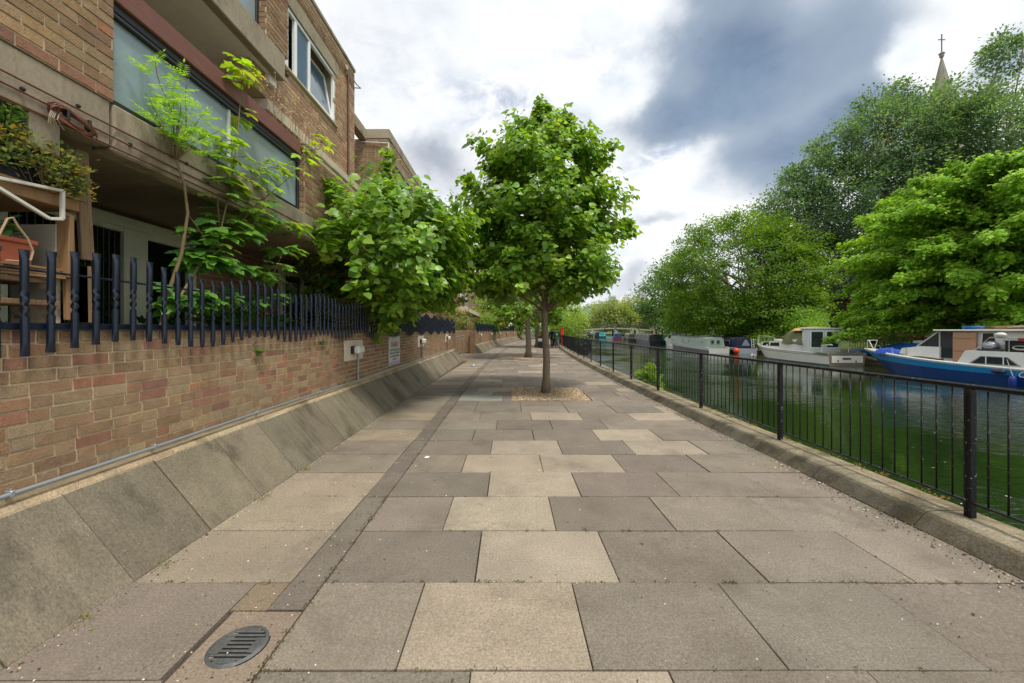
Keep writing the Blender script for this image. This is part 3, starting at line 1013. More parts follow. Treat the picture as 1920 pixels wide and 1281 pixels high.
# scraps of litter
t = MB()
p = P(800, 858, 4.62)
t.add([(p.x - .03, p.y - .015, .004), (p.x + .02, p.y - .03, .006), (p.x + .035, p.y + .01, .012), (p.x, p.y + .03, .004), (p.x, p.y, .02)],
      [(0, 1, 4), (1, 2, 4), (2, 3, 4), (3, 0, 4)], srgb(238, 240, 246))
tag(t.build('paper_scrap', M['attr']), 'small crumpled white paper scrap on the near paving', 'litter')
t = MB()
t.box(-.035, .035, -.02, .02, 0, .016, srgb(40, 130, 190), .006)
t.ball((.02, 0, .016), .018, srgb(226, 232, 240), 8, 5)
o = tag(t.build('crushed_carton', M['attr']), 'tiny blue and white crushed carton on the path near the wall end', 'litter')
o.location = (-1.52, 16.2, .002)
o.scale = (2.2, 2.2, 2.2)

# drain cover
d = thing('drain_cover', 'round grey iron drain grate set in a slab at the lower left', 'drain', loc=(-1.287, 1.865, 0))
t = MB()
cx, cy, r0 = -1.287, 1.865, .128
for i in range(28):
    a, b_ = 2 * math.pi * i / 28, 2 * math.pi * (i + 1) / 28
    f = lambda rr, an, z: (cx + rr * math.cos(an), cy + rr * math.sin(an), z)
    t.quad(f(r0, a, .003), f(r0, b_, .003), f(r0 * .88, b_, .009), f(r0 * .88, a, .009))
    t.quad(f(r0 * .88, a, .009), f(r0 * .88, b_, .009), f(r0 * .86, b_, .003), f(r0 * .86, a, .003))
t.build('rim', M['iron'], d)
t = MB()
for i in range(8):
    yy = cy - .082 + i * .0236
    hw = math.sqrt(max(0, (r0 * .86) ** 2 - (yy - cy) ** 2))
    t.box(cx - hw, cx + hw, yy - .0062, yy + .0062, .001, .0095, bv=.003)
t.box(cx - .112, cx - .062, cy - .05, cy + .05, .002, .0102, bv=.004)
t.box(cx + .066, cx + .108, cy - .045, cy + .045, .002, .0102, bv=.004)
t.box(cx - .05, cx + .05, cy + .082, cy + .106, .002, .0100, bv=.003)
t.box(cx - .05, cx + .05, cy - .106, cy - .088, .002, .0100, bv=.003)
t.lathe([(.012, .010), (.012, .0125), (.005, .0125), (.004, .0105)], (cx + .086, cy + .01, 0), 12)
t.build('grate', M['iron'], d)
t = MB()
t.lathe([(r0 * .99, .0016), (r0 * .99, .0022)], (cx, cy, 0), 28)
t.lathe([(r0 * 1.045, .0006), (r0 * 1.045, .0011)], (cx, cy, 0), 28)
t.build('drain_hole', M['void'], d)

# scum and leaves floating by the near bank
t = MB()
for _ in range(420):
    y = 2 + 26 * random.random() ** 1.2
    x = RAILX + off(y) + KB + .05 + abs(random.gauss(0, 1.6)) if random.random() < .7 else random.uniform(4, 20)
    s = random.uniform(.012, .04)
    a = random.uniform(0, 6.3)
    ca, sa = math.cos(a) * s, math.sin(a) * s
    t.add([(x + ca, y + sa, WATER + .006), (x - sa * .5, y + ca * .5, WATER + .007), (x - ca, y - sa, WATER + .006), (x + sa * .5, y - ca * .5, WATER + .007)],
          [(0, 1, 2, 3)], jit(random.choice([srgb(120, 120, 70), srgb(150, 140, 100), srgb(90, 100, 50), srgb(190, 186, 170)]), .15))
tag(t.build('floating_leaves', M['gravel']), 'small leaves and scum floating on the canal by the near bank', 'leaves', kind='stuff')

# ------------------------------------------------------------------ garden wall with its sloping concrete foot
WX = -2.72
WEND, W2 = 19.5, 25.2


def wallpick(x, z):
    r = random.random()
    lower = z < .62
    if r < (.26 if lower else .07): return jit(random.choice(RED), .10)
    if r < (.46 if lower else .25): return jit(random.choice(TAN), .09)
    return jit(random.choice(BROWN), .10)


def plinth(name, label, y0, y1, xo, seg):
    t = MB()
    y = y0
    while y < y1 - .05:
        L = min(seg, y1 - y)
        a, b = y + .004, y + L - .004
        oa, ob = xo(a), xo(b)
        k = random.uniform(-.006, .006)
        sec = [(-2.235, -.02), (-2.24 + k, .004), (-2.665 + k, .515), (-2.69, .53), (-2.74, .53)]
        A = [(x + oa, a, z) for x, z in sec]
        B = [(x + ob, b, z) for x, z in sec]
        c = jit(random.choice([srgb(119, 110, 93), srgb(116, 108, 91), srgb(112, 104, 89), srgb(121, 112, 95)]), .045)
        t.loft([A, B], cols=[c, c, jit(srgb(160, 146, 118), .08), srgb(160, 146, 118)])
        base = [(-2.74, -.02)]
        t.add(A + [(x + oa, a, z) for x, z in base], [tuple(range(6))], c)
        t.add(B + [(x + ob, b, z) for x, z in base], [tuple(range(5, -1, -1))], c)
        y += L
    # mortar fillet along the top
    y = y0
    while y < y1 - .05:
        L = min(.4, y1 - y)
        w = random.uniform(-.014, .012)
        A = [(-2.672 + w + xo(y), y, .522), (-2.69 + xo(y), y, .552), (-2.73 + xo(y), y, .565)]
        B = [(-2.672 + xo(y + L), y + L, .522), (-2.69 + xo(y + L), y + L, .552), (-2.73 + xo(y + L), y + L, .565)]
        t.loft([A, B], jit(srgb(168, 151, 121), .12))
        y += L
    return tag(t.build(name, M['conc_skirt']), label, 'plinth')


plinth('concrete_plinth', 'sloping stained concrete slabs along the foot of the near brick wall', -2.47, WEND, lambda y: 0.0, .602)
plinth('concrete_plinth', 'sloping concrete slabs along the foot of the far curving wall', W2, 64, lambda y: off(y), .62)

w1 = thing('brick_wall', 'long low garden wall of brown and orange bricks, nearest on the left', 'wall', loc=(WX, 5, 0))
t = MB()
t.box(WX - .32, WX, -3, WEND, 0, 1.5)
t.build('wall_core', M['mortar'], w1)
t = MB()
bricks(t, (WX, -1.0, .6), (0, 1, 0), (0, 0, 1), (1, 0, 0), 1 + WEND, .90, wallpick, top_header=True)
bricks(t, (WX - .32, WEND, .0), (1, 0, 0), (0, 0, 1), (0, 1, 0), .32, 1.5, wallpick)
t.build('brick_face', M['brick'], w1)

w2 = thing('brick_wall', 'far curving stretch of low brick wall beyond the recess', 'wall', loc=(WX, 30, 0))
t = MB()
yy = [W2 + 1.0 * i for i in range(39)]
for a, b in zip(yy[:-1], yy[1:]):
    t.loft([[(WX + off(a), a, 0), (WX + off(a), a, 1.5), (WX - .32 + off(a), a, 1.5), (WX - .32 + off(a), a, 0)],
            [(WX + off(b), b, 0), (WX + off(b), b, 1.5), (WX - .32 + off(b), b, 1.5), (WX - .32 + off(b), b, 0)]])
t.build('wall_core', M['mortar'], w2)
t = MB()
pk = lambda x, z: jit(random.choice(BROWN + TAN + RED[:2]), .12)
for a, b in zip(yy[:-1], yy[1:]):
    p0, p1 = Vector((WX + off(a), a, .53)), Vector((WX + off(b), b, .53))
    A = (p1 - p0).normalized()
    bricks(t, p0, A, (0, 0, 1), (A.y, -A.x, 0), (p1 - p0).length, .97, pk)
bricks(t, (WX - .32 + off(W2), W2, .0), (1, 0, 0), (0, 0, 1), (0, -1, 0), .32, 1.5, pk)
t.build('brick_face', M['brick'], w2)

w3 = thing('brick_wall', 'dark brick return wall facing the camera at the back of the recess', 'wall', loc=(-3.6, 25.6, 0))
t = MB()
t.box(-5.2, WX - .32 + off(W2), 25.5, 25.8, 0, 1.5)
t.build('wall_core', M['mortar'], w3)
t = MB()
bricks(t, (-5.2, 25.5, .0), (1, 0, 0), (0, 0, 1), (0, -1, 0), 5.2 - 3.04 + off(W2), 1.5, lambda x, z: jit(random.choice(BROWN), .15))
t.build('brick_face', M['brick'], w3)

# ------------------------------------------------------------------ picket fences of twisted tube on the walls
def picket_mesh():
    t = MB()
    N = 10
    prof = [(0, .031, .007, 0), (.035, .030, .008, 0), (.085, .0245, .021, 8), (.13, .0235, .0225, 10), (.36, .0235, .0225, 12), (.395, .0295, .010, 35),
            (.425, .024, .023, 60), (.455, .024, .023, 60), (.485, .0295, .009, 20), (.515, .024, .023, 40), (.545, .024, .023, 40), (.575, .0295, .010, 0), (.62, .0235, .0225, 15), (.87, .0235, .0225, 10),
            (.92, .0245, .021, 6), (.965, .030, .009, -4), (1, .031, .007, -6)]
    rings = []
    for s, rx, ry, an in prof:
        rx, ry = rx * .82, ry * .82
        c, q = math.cos(R(an)), math.sin(R(an))
        ring = []
        for k in range(N):
            a = 2 * math.pi * k / N
            px, py = ry * math.sin(a), rx * math.cos(a)       # long side along the wall
            ring.append((px * c - py * q, px * q + py * c, (s - .5) * .59))
        rings.append(ring)
    t.loft(rings, closed=True)
    n = len(t.v)
    t.add(rings[0], [tuple(range(N - 1, -1, -1))])
    t.add(rings[-1], [tuple(range(N))])
    return t


pk_t = picket_mesh()


def fence(name, label, y0, y1, xo, step=.125, amp=lambda y: .037, phase=2.75, per=1.42, near_first=True, wx=WX, along='y', x0=0):
    f = thing(name, label, 'fence', loc=(wx + xo(y0), y0, 1.5))
    t = MB()
    seg = [y0 + (y1 - y0) * i / max(1, int((y1 - y0) / 2)) for i in range(int((y1 - y0) / 2) + 1)] if y1 - y0 > 2 else [y0, y1]
    for a, b in zip(seg[:-1], seg[1:]):
        t.beam((wx + .012 + xo(a), a, 1.521), (wx + .012 + xo(b), b, 1.521), .03, .04, bv=.004)
    t.build('bottom_rail', M['picket'], f)
    t = MB()
    for a, b in zip(seg[:-1], seg[1:]):
        t.tube([(wx + .016 + xo(a), a, 1.84), (wx + .016 + xo(b), b, 1.84)], .008, 6)
    t.build('tie_rod', M['picket'], f)
    me = None
    n = int((y1 - y0) / step)
    extra = MB()
    for i in range(n):
        y = y0 + step * (i + .35)
        z = 1.681 + amp(y) * math.cos(2 * math.pi * (y - phase) / per) + random.uniform(-.003, .003)
        x = wx + .052 + xo(y)
        if i < 100:
            if me is None:
                o = pk_t.build('picket', M['picket'], None, True)
                o.parent = f
                me = o
            else:
                o = me.copy()
                COL.objects.link(o)
                o.parent = f
            o.location = Vector((x, y, z)) - ORG[f.name]
            o.rotation_euler = (0, random.uniform(-.012, .012), random.uniform(-.12, .12))
        else:
            b = len(extra.v)
            extra.v += [(p[0] + x, p[1] + y, p[2] + z) for p in pk_t.v]
            extra.f += [tuple(k + b for k in q) for q in pk_t.f]
            extra.c += pk_t.c
            extra.m += pk_t.m
    if extra.v:
        tag(extra.build('picket_run', M['picket'], f, True), kind='stuff')
    return f


fence('picket_fence', 'navy twisted tube picket fence with wavy top on the near wall', 1.37, WEND - .1, lambda y: 0.0,
      amp=lambda y: .037 if y < 6 else .06)
fence('picket_fence', 'distant blue picket fence on the far curving wall', W2 + .1, 62, off, step=.16, amp=lambda y: .06)
# plain fence across the recess
f = thing('picket_fence', 'short straight black paling fence on the recess return wall', 'fence', loc=(-3.8, 25.55, 1.5))
t = MB()
t.beam((-5.1, 25.6, 1.56), (WX - .3 + off(W2), 25.6, 1.56), .03, .04)
t.build('rail', M['picket'], f)
for i in range(18):
    x = -5.0 + i * .128
    t = MB()
    t.beam((x, 25.58, 1.38), (x, 25.58, 2.02), .04, .02)
    t.build('picket', M['picket'], f)

# handrail in the recess
h = thing('handrail', 'thin grey metal handrail beside the recess steps', 'handrail', loc=(-2.95, 20.4, 0))
t = MB()
t.tube([(-2.72, 20.0, 1.15), (-2.72, 23.5, 1.15)], .022, 8)
t.build('top_bar', M['pipe_grey'], h)
for y in (20.05, 23.4):
    t = MB()
    t.tube([(-2.72, y, 0), (-2.72, y, 1.15)], .02, 8)
    t.build('post', M['pipe_grey'], h)

# ------------------------------------------------------------------ conduit, wall lights, notice
cz = .615
c_ = thing('conduit_pipe', 'thin galvanised conduit running along the foot of the near brick wall', 'pipe', loc=(-2.69, 5, cz))
t = MB()
t.tube([(-2.690, y, cz + .004 * math.sin(y * 1.7)) for y in np.arange(-1, 17.4, .6)], .0135, 8)
t.build('conduit', M['pipe_grey'], c_, True)
for y in (2.12, 2.98, 4.2, 5.6, 8.2, 9.9, 11.2, 13.3, 15.2):
    t = MB()
    t.box(-2.715, -2.674, y - .011, y + .011, cz - .017, cz + .019, bv=.004)
    t.lathe([(.006, 0), (.006, .010)], (-2.69, y, cz + .019), 8)
    t.build('clip', M['pipe_grey'], c_)


def wall_light(y, xo=0.0, label='', riser=True, sc=1.0, dirn=0.0):
    l = thing('wall_light', label, 'wall light', 'lights along the garden walls', (WX + xo, y, 1.15))
    x = WX + xo + .012
    t = MB()
    t.box(x, x + .012, y - .41 * sc, y + .41 * sc, .985, 1.325, srgb(206, 192, 172), .004)
    for sy in (-.36, .36):
        t.lathe([(.008, x + .012), (.007, x + .015)], (0, y + sy * sc, 1.29), 8, srgb(90, 84, 78), 'x')
    t.build('back_plate', M['attr'], l)
    t = MB()
    t.box(x + .012, x + .062, y - .16, y + .10, 1.095, 1.225, srgb(24, 24, 26), .012)
    t.build('housing', M['attr'], l)
    t = MB()
    t.box(x + .062, x + .165, y - .165, y + .105, 1.09, 1.232, srgb(208, 208, 200), .03)
    t.build('diffuser', M['attr'], l)
    if riser:
        t = MB()
        t.tube([(x + .03, y + .14, 1.12), (x + .022, y + .14, .63)], .012, 8)
        t.box(x + .004, x + .044, y + .115, y + .165, .60, .665, bv=.006)
        t.build('riser_pipe', M['pipe_grey'], l)


wall_light(6.83, label='nearest wall light, bulkhead on a pale plate left of the notice sign')
wall_light(12.0, label='second wall light on a pale plate, just right of the notice sign')
wall_light(17.0, label='wall light on a pale plate close to the end of the near wall')
for k, (y, lb) in enumerate(((27.3, 'first wall light on the far curving wall after the recess'), (33.5, 'second wall light along the far curving wall'),
                             (39.5, 'third wall light along the far curving wall'), (45.5, 'fourth wall light along the far curving wall'),
                             (52, 'fifth and smallest lit plate on the far curving wall'))):
    wall_light(y, off(y), lb)

s = thing('notice_sign', 'pale metal notice with four red circles and black writing on the brick wall', 'sign', loc=(WX, 9.24, 1.0))
x = WX + .012
t = MB()
t.box(x, x + .014, 8.80, 9.68, .69, 1.345, srgb(206, 207, 200), .004)
t.build('panel', M['attr'], s)
t = MB()
t.box(x + .0142, x + .0165, 8.81, 9.67, .70, .775, srgb(182, 160, 196))
t.build('lilac_band', M['attr'], s)
for y, z in ((8.84, 1.31), (9.64, 1.31)):
    t = MB()
    t.lathe([(.012, x + .014), (.010, x + .018)], (0, y, z), 8, srgb(80, 80, 80), 'x')
    t.build('screw', M['attr'], s)
SYM = []
for i in range(4):
    yc_ = 8.99 + i * .155 + .02
    t = MB()
    for (rr, ri, cc, dxx) in ((.066, .052, srgb(190, 50, 56), .0022),):
        n = 20
        for k in range(n):
            a, b = 2 * math.pi * k / n, 2 * math.pi * (k + 1) / n
            g = lambda r_, an: (x + .0142 + dxx, yc_ + r_ * math.cos(an), 1.165 + r_ * math.sin(an))
            t.quad(g(rr, a), g(rr, b), g(ri, b), g(ri, a), cc)
    t.beam((x + .0156, yc_ - .04, 1.125), (x + .0156, yc_ + .04, 1.205), .002, .010, srgb(190, 50, 56), up=(0, 1, -1))
    t.build('prohibition_ring', M['attr'], s)
    t = MB()
    bk = srgb(30, 30, 34)
    q = lambda a0, a1, z0, z1: t.box(x + .0142, x + .0153, yc_ + a0, yc_ + a1, 1.165 + z0, 1.165 + z1, bk)
    if i == 0:     # rider on a board
        q(-.035, .035, -.034, -.026); q(-.008, .010, -.022, .012); t.ball((x + .0146, yc_, 1.19), .011, bk, 8, 5, (.1, 1, 1))
    elif i == 1:   # two wheels
        for w_ in (-.022, .022): t.lathe([(.015, x + .0142), (.015, x + .0152)], (0, yc_ + w_, 1.148), 10, bk, 'x')
        q(-.02, .02, -.004, .004); q(-.004, .004, .004, .026)
    elif i == 2:   # wheels with a heavy frame
        for w_ in (-.024, .024): t.lathe([(.016, x + .0142), (.016, x + .0152)], (0, yc_ + w_, 1.147), 10, bk, 'x')
        q(-.022, .024, -.008, .012); q(-.004, .008, .012, .03)
    else:          # ball
        t.ball((x + .0146, yc_ - .012, 1.145), .014, bk, 8, 5, (.1, 1, 1)); q(-.002, .012, -.03, .015); t.ball((x + .0146, yc_ + .004, 1.192), .011, bk, 8, 5, (.1, 1, 1))
    t.build('pictogram', M['attr'], s)


def text_obj(txt, size, loc, rot, mat, parent, name='lettering', extr=.0006, align='CENTER', shear=0.0, sx=1.0):
    cu = bpy.data.curves.new(name, 'FONT')
    cu.body = txt
    cu.size = size
    cu.align_x = align
    cu.extrude = extr
    cu.shear = shear
    ob = bpy.data.objects.new(name, cu)
    COL.objects.link(ob)
    bpy.context.view_layer.update()
    me = bpy.data.meshes.new_from_object(ob)
    bpy.data.objects.remove(ob)
    me.name = name
    o = link(name, me, parent)
    me.materials.clear()
    me.materials.append(mat)
    o.rotation_euler = rot
    o.scale = (sx, 1, 1)
    o.location = Vector(loc) - (ORG[parent.name] if parent is not None else Vector((0, 0, 0)))
    return o


M['ink'] = pm('black_ink', srgb(28, 28, 36), 0.6, var=.02, fvar=.02)
for i, (ln, sz) in enumerate((('Skate Boarding, Cycling,', .078), ('Motorcycles & Football', .078), ('are strictly prohibited', .078), ('in this area', .078))):
    text_obj(ln, sz, (x + .0155, 9.24, 1.018 - i * .073), (R(90), 0, R(90)), M['ink'], s)

# ------------------------------------------------------------------ canal railing
rl = thing('canal_railing', 'long worn black metal railing on the kerb beside the canal', 'railing', loc=(RAILX, 5, .12))
PS = 2.03
pys = [2.894 + PS * k for k in range(-2, 40)]
rx = lambda y: RAILX + off(y)
t = MB()
ya = pys[0]
while ya < pys[-1]:
    yb = min(ya + PS, pys[-1])
    t.beam((rx(ya), ya, 1.085), (rx(yb), yb, 1.085), .044, .032, bv=.007)
    ya = yb
t.build('top_rail', M['rail'], rl)
t = MB()
for a, b in zip(pys[:-1], pys[1:]):
    t.beam((rx(a), a + .02, .235), (rx(b), b - .02, .235), .035, .014, bv=.003)
t.build('bottom_rail', M['rail'], rl)
for y in pys:
    t = MB()
    t.box(rx(y) - .024, rx(y) + .024, y - .026, y - .001, .10, 1.068, bv=.004)
    t.box(rx(y) - .020, rx(y) + .020, y + .003, y + .026, .10, 1.068, bv=.004)
    t.build('post', M['rail'], rl)
run = MB()
cnt = 0
proto = None
for a, b in zip(pys[:-1], pys[1:]):
    for i in range(17):
        y = a + (b - a) * (i + 1) / 18
        if y > 2.2 and cnt < 100:
            cnt += 1
            if proto is None:
                q = MB()
                q.tube([(0, 0, .24), (0, 0, 1.07)], .006, 8)
                proto = q.build('bar', M['rail'], None, True)
                proto.parent = rl
                o = proto
            else:
                o = proto.copy()
                COL.objects.link(o)
                o.parent = rl
            o.location = Vector((rx(y), y, 0)) - ORG[rl.name]
        else:
            run.tube([(rx(y), y, .24), (rx(y), y, 1.07)], .006, 6)
tag(run.build('bar_run', M['rail'], rl), kind='stuff')

lb = thing('lifebuoy_housing', 'tall red lifebuoy housing on a post at the railing down the path', 'lifebuoy', loc=(RAILX + off(33) - .05, 33, 0))
bx = RAILX + off(33) - .05
t = MB()
t.box(bx - .13, bx + .13, 32.9, 33.1, 1.02, 1.72, srgb(206, 40, 34), .05)
t.build('housing', M['attr'], lb)
t = MB()
t.beam((bx, 33.05, 0.1), (bx, 33.05, 1.1), .06, .06, srgb(190, 44, 40))
t.build('post', M['attr'], lb)

bn = thing('litter_bin', 'dark litter bin with a pale band beside the third path tree', 'bin', loc=(2.62, 33.2, 0))
t = MB()
t.box(2.42, 2.86, 33.0, 33.44, 0, .95, srgb(34, 36, 38), .04)
t.build('body', M['attr'], bn)
t = MB()
t.box(2.41, 2.87, 32.99, 33.45, .55, .8, srgb(206, 206, 200), .01)
t.build('band', M['attr'], bn)
t = MB()
t.box(2.39, 2.89, 32.97, 33.47, .95, 1.03, srgb(120, 70, 56), .03)
t.build('lid', M['attr'], bn)

# ------------------------------------------------------------------ brick apartment block over the wall
ap = thing('apartment_block', 'brown brick terrace of flats with concrete balconies on the left', 'building', loc=(-3.5, 5, 0))


def bpick(x, z):
    r = random.random()
    if r < .12: return jit(random.choice(RED), .1)
    if r < .42: return jit(random.choice(TAN), .1)
    return jit(random.choice(BROWN), .12)


def tanpick(x, z):
    r = random.random()
    if z < .09 and x > 1.0: return jit(random.choice(RED), .08)
    if r < .05: return jit(srgb(160, 112, 86), .08)
    if r < .55: return jit(random.choice([srgb(164, 138, 100), srgb(154, 128, 94), srgb(146, 121, 90)]), .1)
    return jit(random.choice(BROWN), .12)


def bwall(name, x0, x1, y0, y1, z0, z1, faces, pick=bpick, bond='garden', skip=None):
    """solid with real bricks on the chosen faces: 'x' (towards the path), 's' (towards the camera), 'n'"""
    t = MB()
    t.box(x0, x1, y0, y1, z0, z1)
    c = t.build(name, M['mortar'], ap)
    t = MB()
    if 'x' in faces: bricks(t, (x1, y0, z0), (0, 1, 0), (0, 0, 1), (1, 0, 0), y1 - y0, z1 - z0, pick, bond=bond, skip=skip)
    if 's' in faces: bricks(t, (x0, y0, z0), (1, 0, 0), (0, 0, 1), (0, -1, 0), x1 - x0, z1 - z0, pick, bond=bond)
    if 'n' in faces: bricks(t, (x0, y1, z0), (1, 0, 0), (0, 0, 1), (0, 1, 0), x1 - x0, z1 - z0, pick, bond=bond)
    t.build('brickwork', M['brick'], c)
    return c


# ground floor: patio back wall with garden doors
far_box(None, 'ground_floor_wall', M['brick_far'], ap, boxquads(-9, -4.52, -4, 23, 0, 2.85, False))
t = MB()
t.box(-4.52, WX - .33, -4, 19.4, 0, .62)
t.build('patio_floor', M['beam'], ap)


def garden_door(label, spans, y0, y1, top=2.80):
    """painted frame with panes; spans = list of (a,b,bottom,top) glass openings"""
    fr = MB()
    x0, x1 = -4.50, -4.40
    fr.box(x0, x1, y0, y1, top - .12, top, bv=.008)
    fr.box(x0, x1, y0, y1, .62, .74, bv=.008)
    edges = [y0] + [e for s_ in spans for e in s_[:2]] + [y1]
    for a, b in zip(edges[0::2], edges[1::2]):
        fr.box(x0, x1 - .004, a, b, .74, top - .12, bv=.01)
    for a, b, z0, z1 in spans:
        if z1 < top - .13: fr.box(x0, x1 - .012, a, b, z1, top - .12, bv=.006)
        if z0 > .75: fr.box(x0, x1 - .012, a, b, .74, z0, bv=.006)
    f = fr.build('door_frame', M['old_frame'], ap)
    for a, b, z0, z1 in spans:
        g = MB()
        g.box(-4.47, -4.455, a, b, z0, z1)
        g.build('glass', M['dark_glass'], f)
    return f


garden_door('', [(2.2, 3.38, .8, 2.62), (3.46, 4.50, .8, 2.62), (4.80, 5.40, .85, 2.60)], 2.1, 5.54)
garden_door('', [(7.75, 8.35, .8, 2.60), (8.45, 9.0, .8, 2.60), (9.2, 9.9, .85, 2.6)], 7.62, 10.0)
t = MB()
for i in range(16):
    y = 3.5 + i * .062
    t.tube([(-4.449, y, .8), (-4.449, y, 2.62)], .0055, 5)
t.build('curtain', M['curtain'], ap)
# door closer above the leaf
t = MB()
t.beam((-4.39, 4.85, 2.71), (-4.39, 5.35, 2.71), .025, .03)
t.build('door_closer', M['old_frame'], ap)

# first floor slab: soffit and concrete edge beam
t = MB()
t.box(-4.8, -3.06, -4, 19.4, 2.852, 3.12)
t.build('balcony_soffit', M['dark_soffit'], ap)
t = MB()
t.box(-3.06, -2.90, -4, 2.86, 2.83, 3.16, bv=.012)
t.box(-3.06, -2.885, 2.87, 10.6, 2.80, 3.155, bv=.015)
t.box(-3.06, -2.885, 10.61, 19.4, 2.80, 3.155, bv=.015)
t.build('edge_beam', M['beam'], ap)
t = MB()          # downstand panel at the left
t.box(-3.02, -2.91, 2.385, 2.55, 2.62, 2.828, bv=.006)
t.build('downstand_panel', M['beam'], ap)

# first floor parapet, frosted balustrade, pier
bwall('parapet', -3.14, -2.895, -3.5, 2.87, 3.165, 4.4, 'xn', tanpick, bond='stretch')
t = MB()
t.box(-3.03, -2.925, 2.885, 5.53, 3.95, 4.14, bv=.008)
t.build('balcony_handrail', M['hardwood'], ap)
fr = MB()
fr.box(-3.02, -2.955, 2.885, 2.925, 3.16, 3.95, bv=.005)
fr.box(-3.02, -2.955, 5.49, 5.53, 3.16, 3.95, bv=.005)
fr.box(-3.02, -2.955, 2.925, 5.49, 3.885, 3.948, bv=.006)
fr.box(-3.01, -2.945, 2.925, 5.49, 3.84, 3.872, bv=.006)
fr.box(-3.02, -2.955, 2.925, 5.49, 3.158, 3.225, bv=.008)
fr = fr.build('balustrade_frame', M['black_frame'], ap)
for a, b in ((2.93, 4.16), (4.19, 5.485)):
    g = MB()
    g.box(-3.0, -2.985, a, b, 3.22, 3.845)
    g.build('frosted_pane', M['frost'], fr)
g = MB()
g.box(-3.005, -2.972, 4.16, 4.19, 3.20, 3.85)
g.build('joint_cover', M['upvc'], fr)
bwall('pier', -3.09, -2.895, 5.56, 9.4, 3.16, 4.12, 'xs', lambda x, z: jit(random.choice(BROWN + RED[2:]), .12))
t = MB()
t.box(-3.11, -2.88, 5.54, 9.42, 4.122, 4.17, bv=.01)
t.build('pier_coping', M['beam'], ap)
far_box(None, 'first_floor_wall', M['brick_far'], ap, boxquads(-9, -4.3, -4, 12, 3.12, 5.0, False))
g = MB()
g.box(-4.3, -4.28, 2.4, 5.4, 3.2, 4.9)
g.build('balcony_door_glass', M['dark_glass'], ap)
far_box(None, 'lower_front', M['brick_far'], ap, boxquads(-3.2, -2.9, 9.44, 19.4, 3.16, 4.15, True))

# second floor: balcony with painted soffit and concrete fascia
t = MB()
t.box(-4.6, -3.42, -4, 5.62, 5.175, 5.5)
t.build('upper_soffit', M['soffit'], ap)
t = MB()
t.box(-3.42, -3.30, -4, 5.79, 5.16, 5.53, bv=.012)
t.build('fascia', M['beam'], ap)
t = MB()
t.box(-4.6, -3.425, 5.625, 5.79, 5.05, 5.5, bv=.006)
t.build('cross_beam', M['soffit'], ap)
bwall('upper_pier', -3.5, -3.31, 5.36, 5.87, 5.535, 7.3, 'xs', lambda x, z: jit(random.choice(RED[2:] if .3 < z < .9 and .15 < x < .5 and random.random() < .5 else BROWN), .14), bond='stretch')
g = MB()
g.box(-3.46, -3.43, -4, 5.30, 5.60, 6.6)
g.build('upper_balustrade_glass', M['frost'], ap)
t = MB()
t.box(-3.48, -3.41, 5.30, 5.355, 5.54, 6.65, bv=.005)
t.box(-3.48, -3.41, -4, 5.295, 5.54, 5.60, bv=.005)
t.build('upper_balustrade_frame', M['black_frame'], ap)
t = MB()
t.lathe([(.02, 0), (.035, .02), (.035, .05), (.02, .06)], (-3.33, 5.80, 5.36), 10, (.1, .08, .07), 'y')
t.tube([(-3.34, 5.79, 5.33), (-3.34, 5.92, 5.33)], .03, 8)
t.build('spout', M['pipe_brown'], ap)

# window wall
WXW = -3.5
Y0, Y1 = 5.9, 8.87
wy0, wy1, wz0, wz1 = 5.92, 7.89, 5.62, 6.62
skipw = lambda x, z: (x + Y0 < wy1 + .01 and wz0 - .02 < z + 4.85 < 6.90)
t = MB()
t.box(-3.8, WXW, Y0 - .6, Y1, 4.85, wz0 - .05)
t.box(-3.8, WXW, wy1, Y1, wz0 - .05, 7.3)
t.box(-3.8, WXW, Y0 - .6, wy1, 6.9, 7.3)
c = t.build('window_wall', M['mortar'], ap)
t = MB()
bricks(t, (WXW, Y0 - .55, 4.855), (0, 1, 0), (0, 0, 1), (1, 0, 0), Y1 - Y0 + .55, 2.45,
       lambda x, z: jit(random.choice([srgb(178, 148, 118), srgb(168, 138, 110), srgb(184, 154, 122), srgb(158, 130, 104), srgb(172, 134, 108)]), .1) if z < 2.05 else jit(random.choice(BROWN), .12),
       skip=lambda x, z: (x + Y0 - .55 < wy1 + .01 and wz0 - .06 < z + 4.855 < 6.90), bond='flem')
t.build('brickwork', M['brick'], c)
t = MB()
t.box(WXW - .05, WXW + .018, 5.0, wy1 + .14, 6.63, 6.895, bv=.006)
t.build('lintel', M['beam'], ap)
t = MB()
t.box(WXW - .2, WXW + .05, 5.7, wy1 + .06, 5.575, 5.615, bv=.008)
t.build('sill', M['band'], ap)
t = MB()
t.box(-3.9, WXW + .02, 5.66, 9.2, 4.68, 4.845, bv=.006)
t.build('floor_band', M['band'], ap)
win = MB()
fx0, fx1 = WXW - .06, WXW - .004
win.box(fx0, fx1, wy0, wy1, wz0, wz0 + .05, bv=.006)
win.box(fx0, fx1, wy0, wy1, wz1 - .055, wz1, bv=.006)
for a, b in ((wy0, wy0 + .05), (6.15, 6.24), (6.43, 6.50), (6.875, 6.935), (wy1 - .06, wy1)):
    win.box(fx0, fx1 - .002, a, b, wz0 + .05, wz1 - .055, bv=.006)
win = win.build('window', M['upvc'], ap)
g = MB()
g.box(fx0 + .02, fx0 + .03, 6.50, 6.875, wz0 + .05, wz1 - .055)
g.box(fx0 + .02, fx0 + .03, 5.97, 6.15, wz0 + .05, wz1 - .055)
g.build('pane', M['glass'], win)
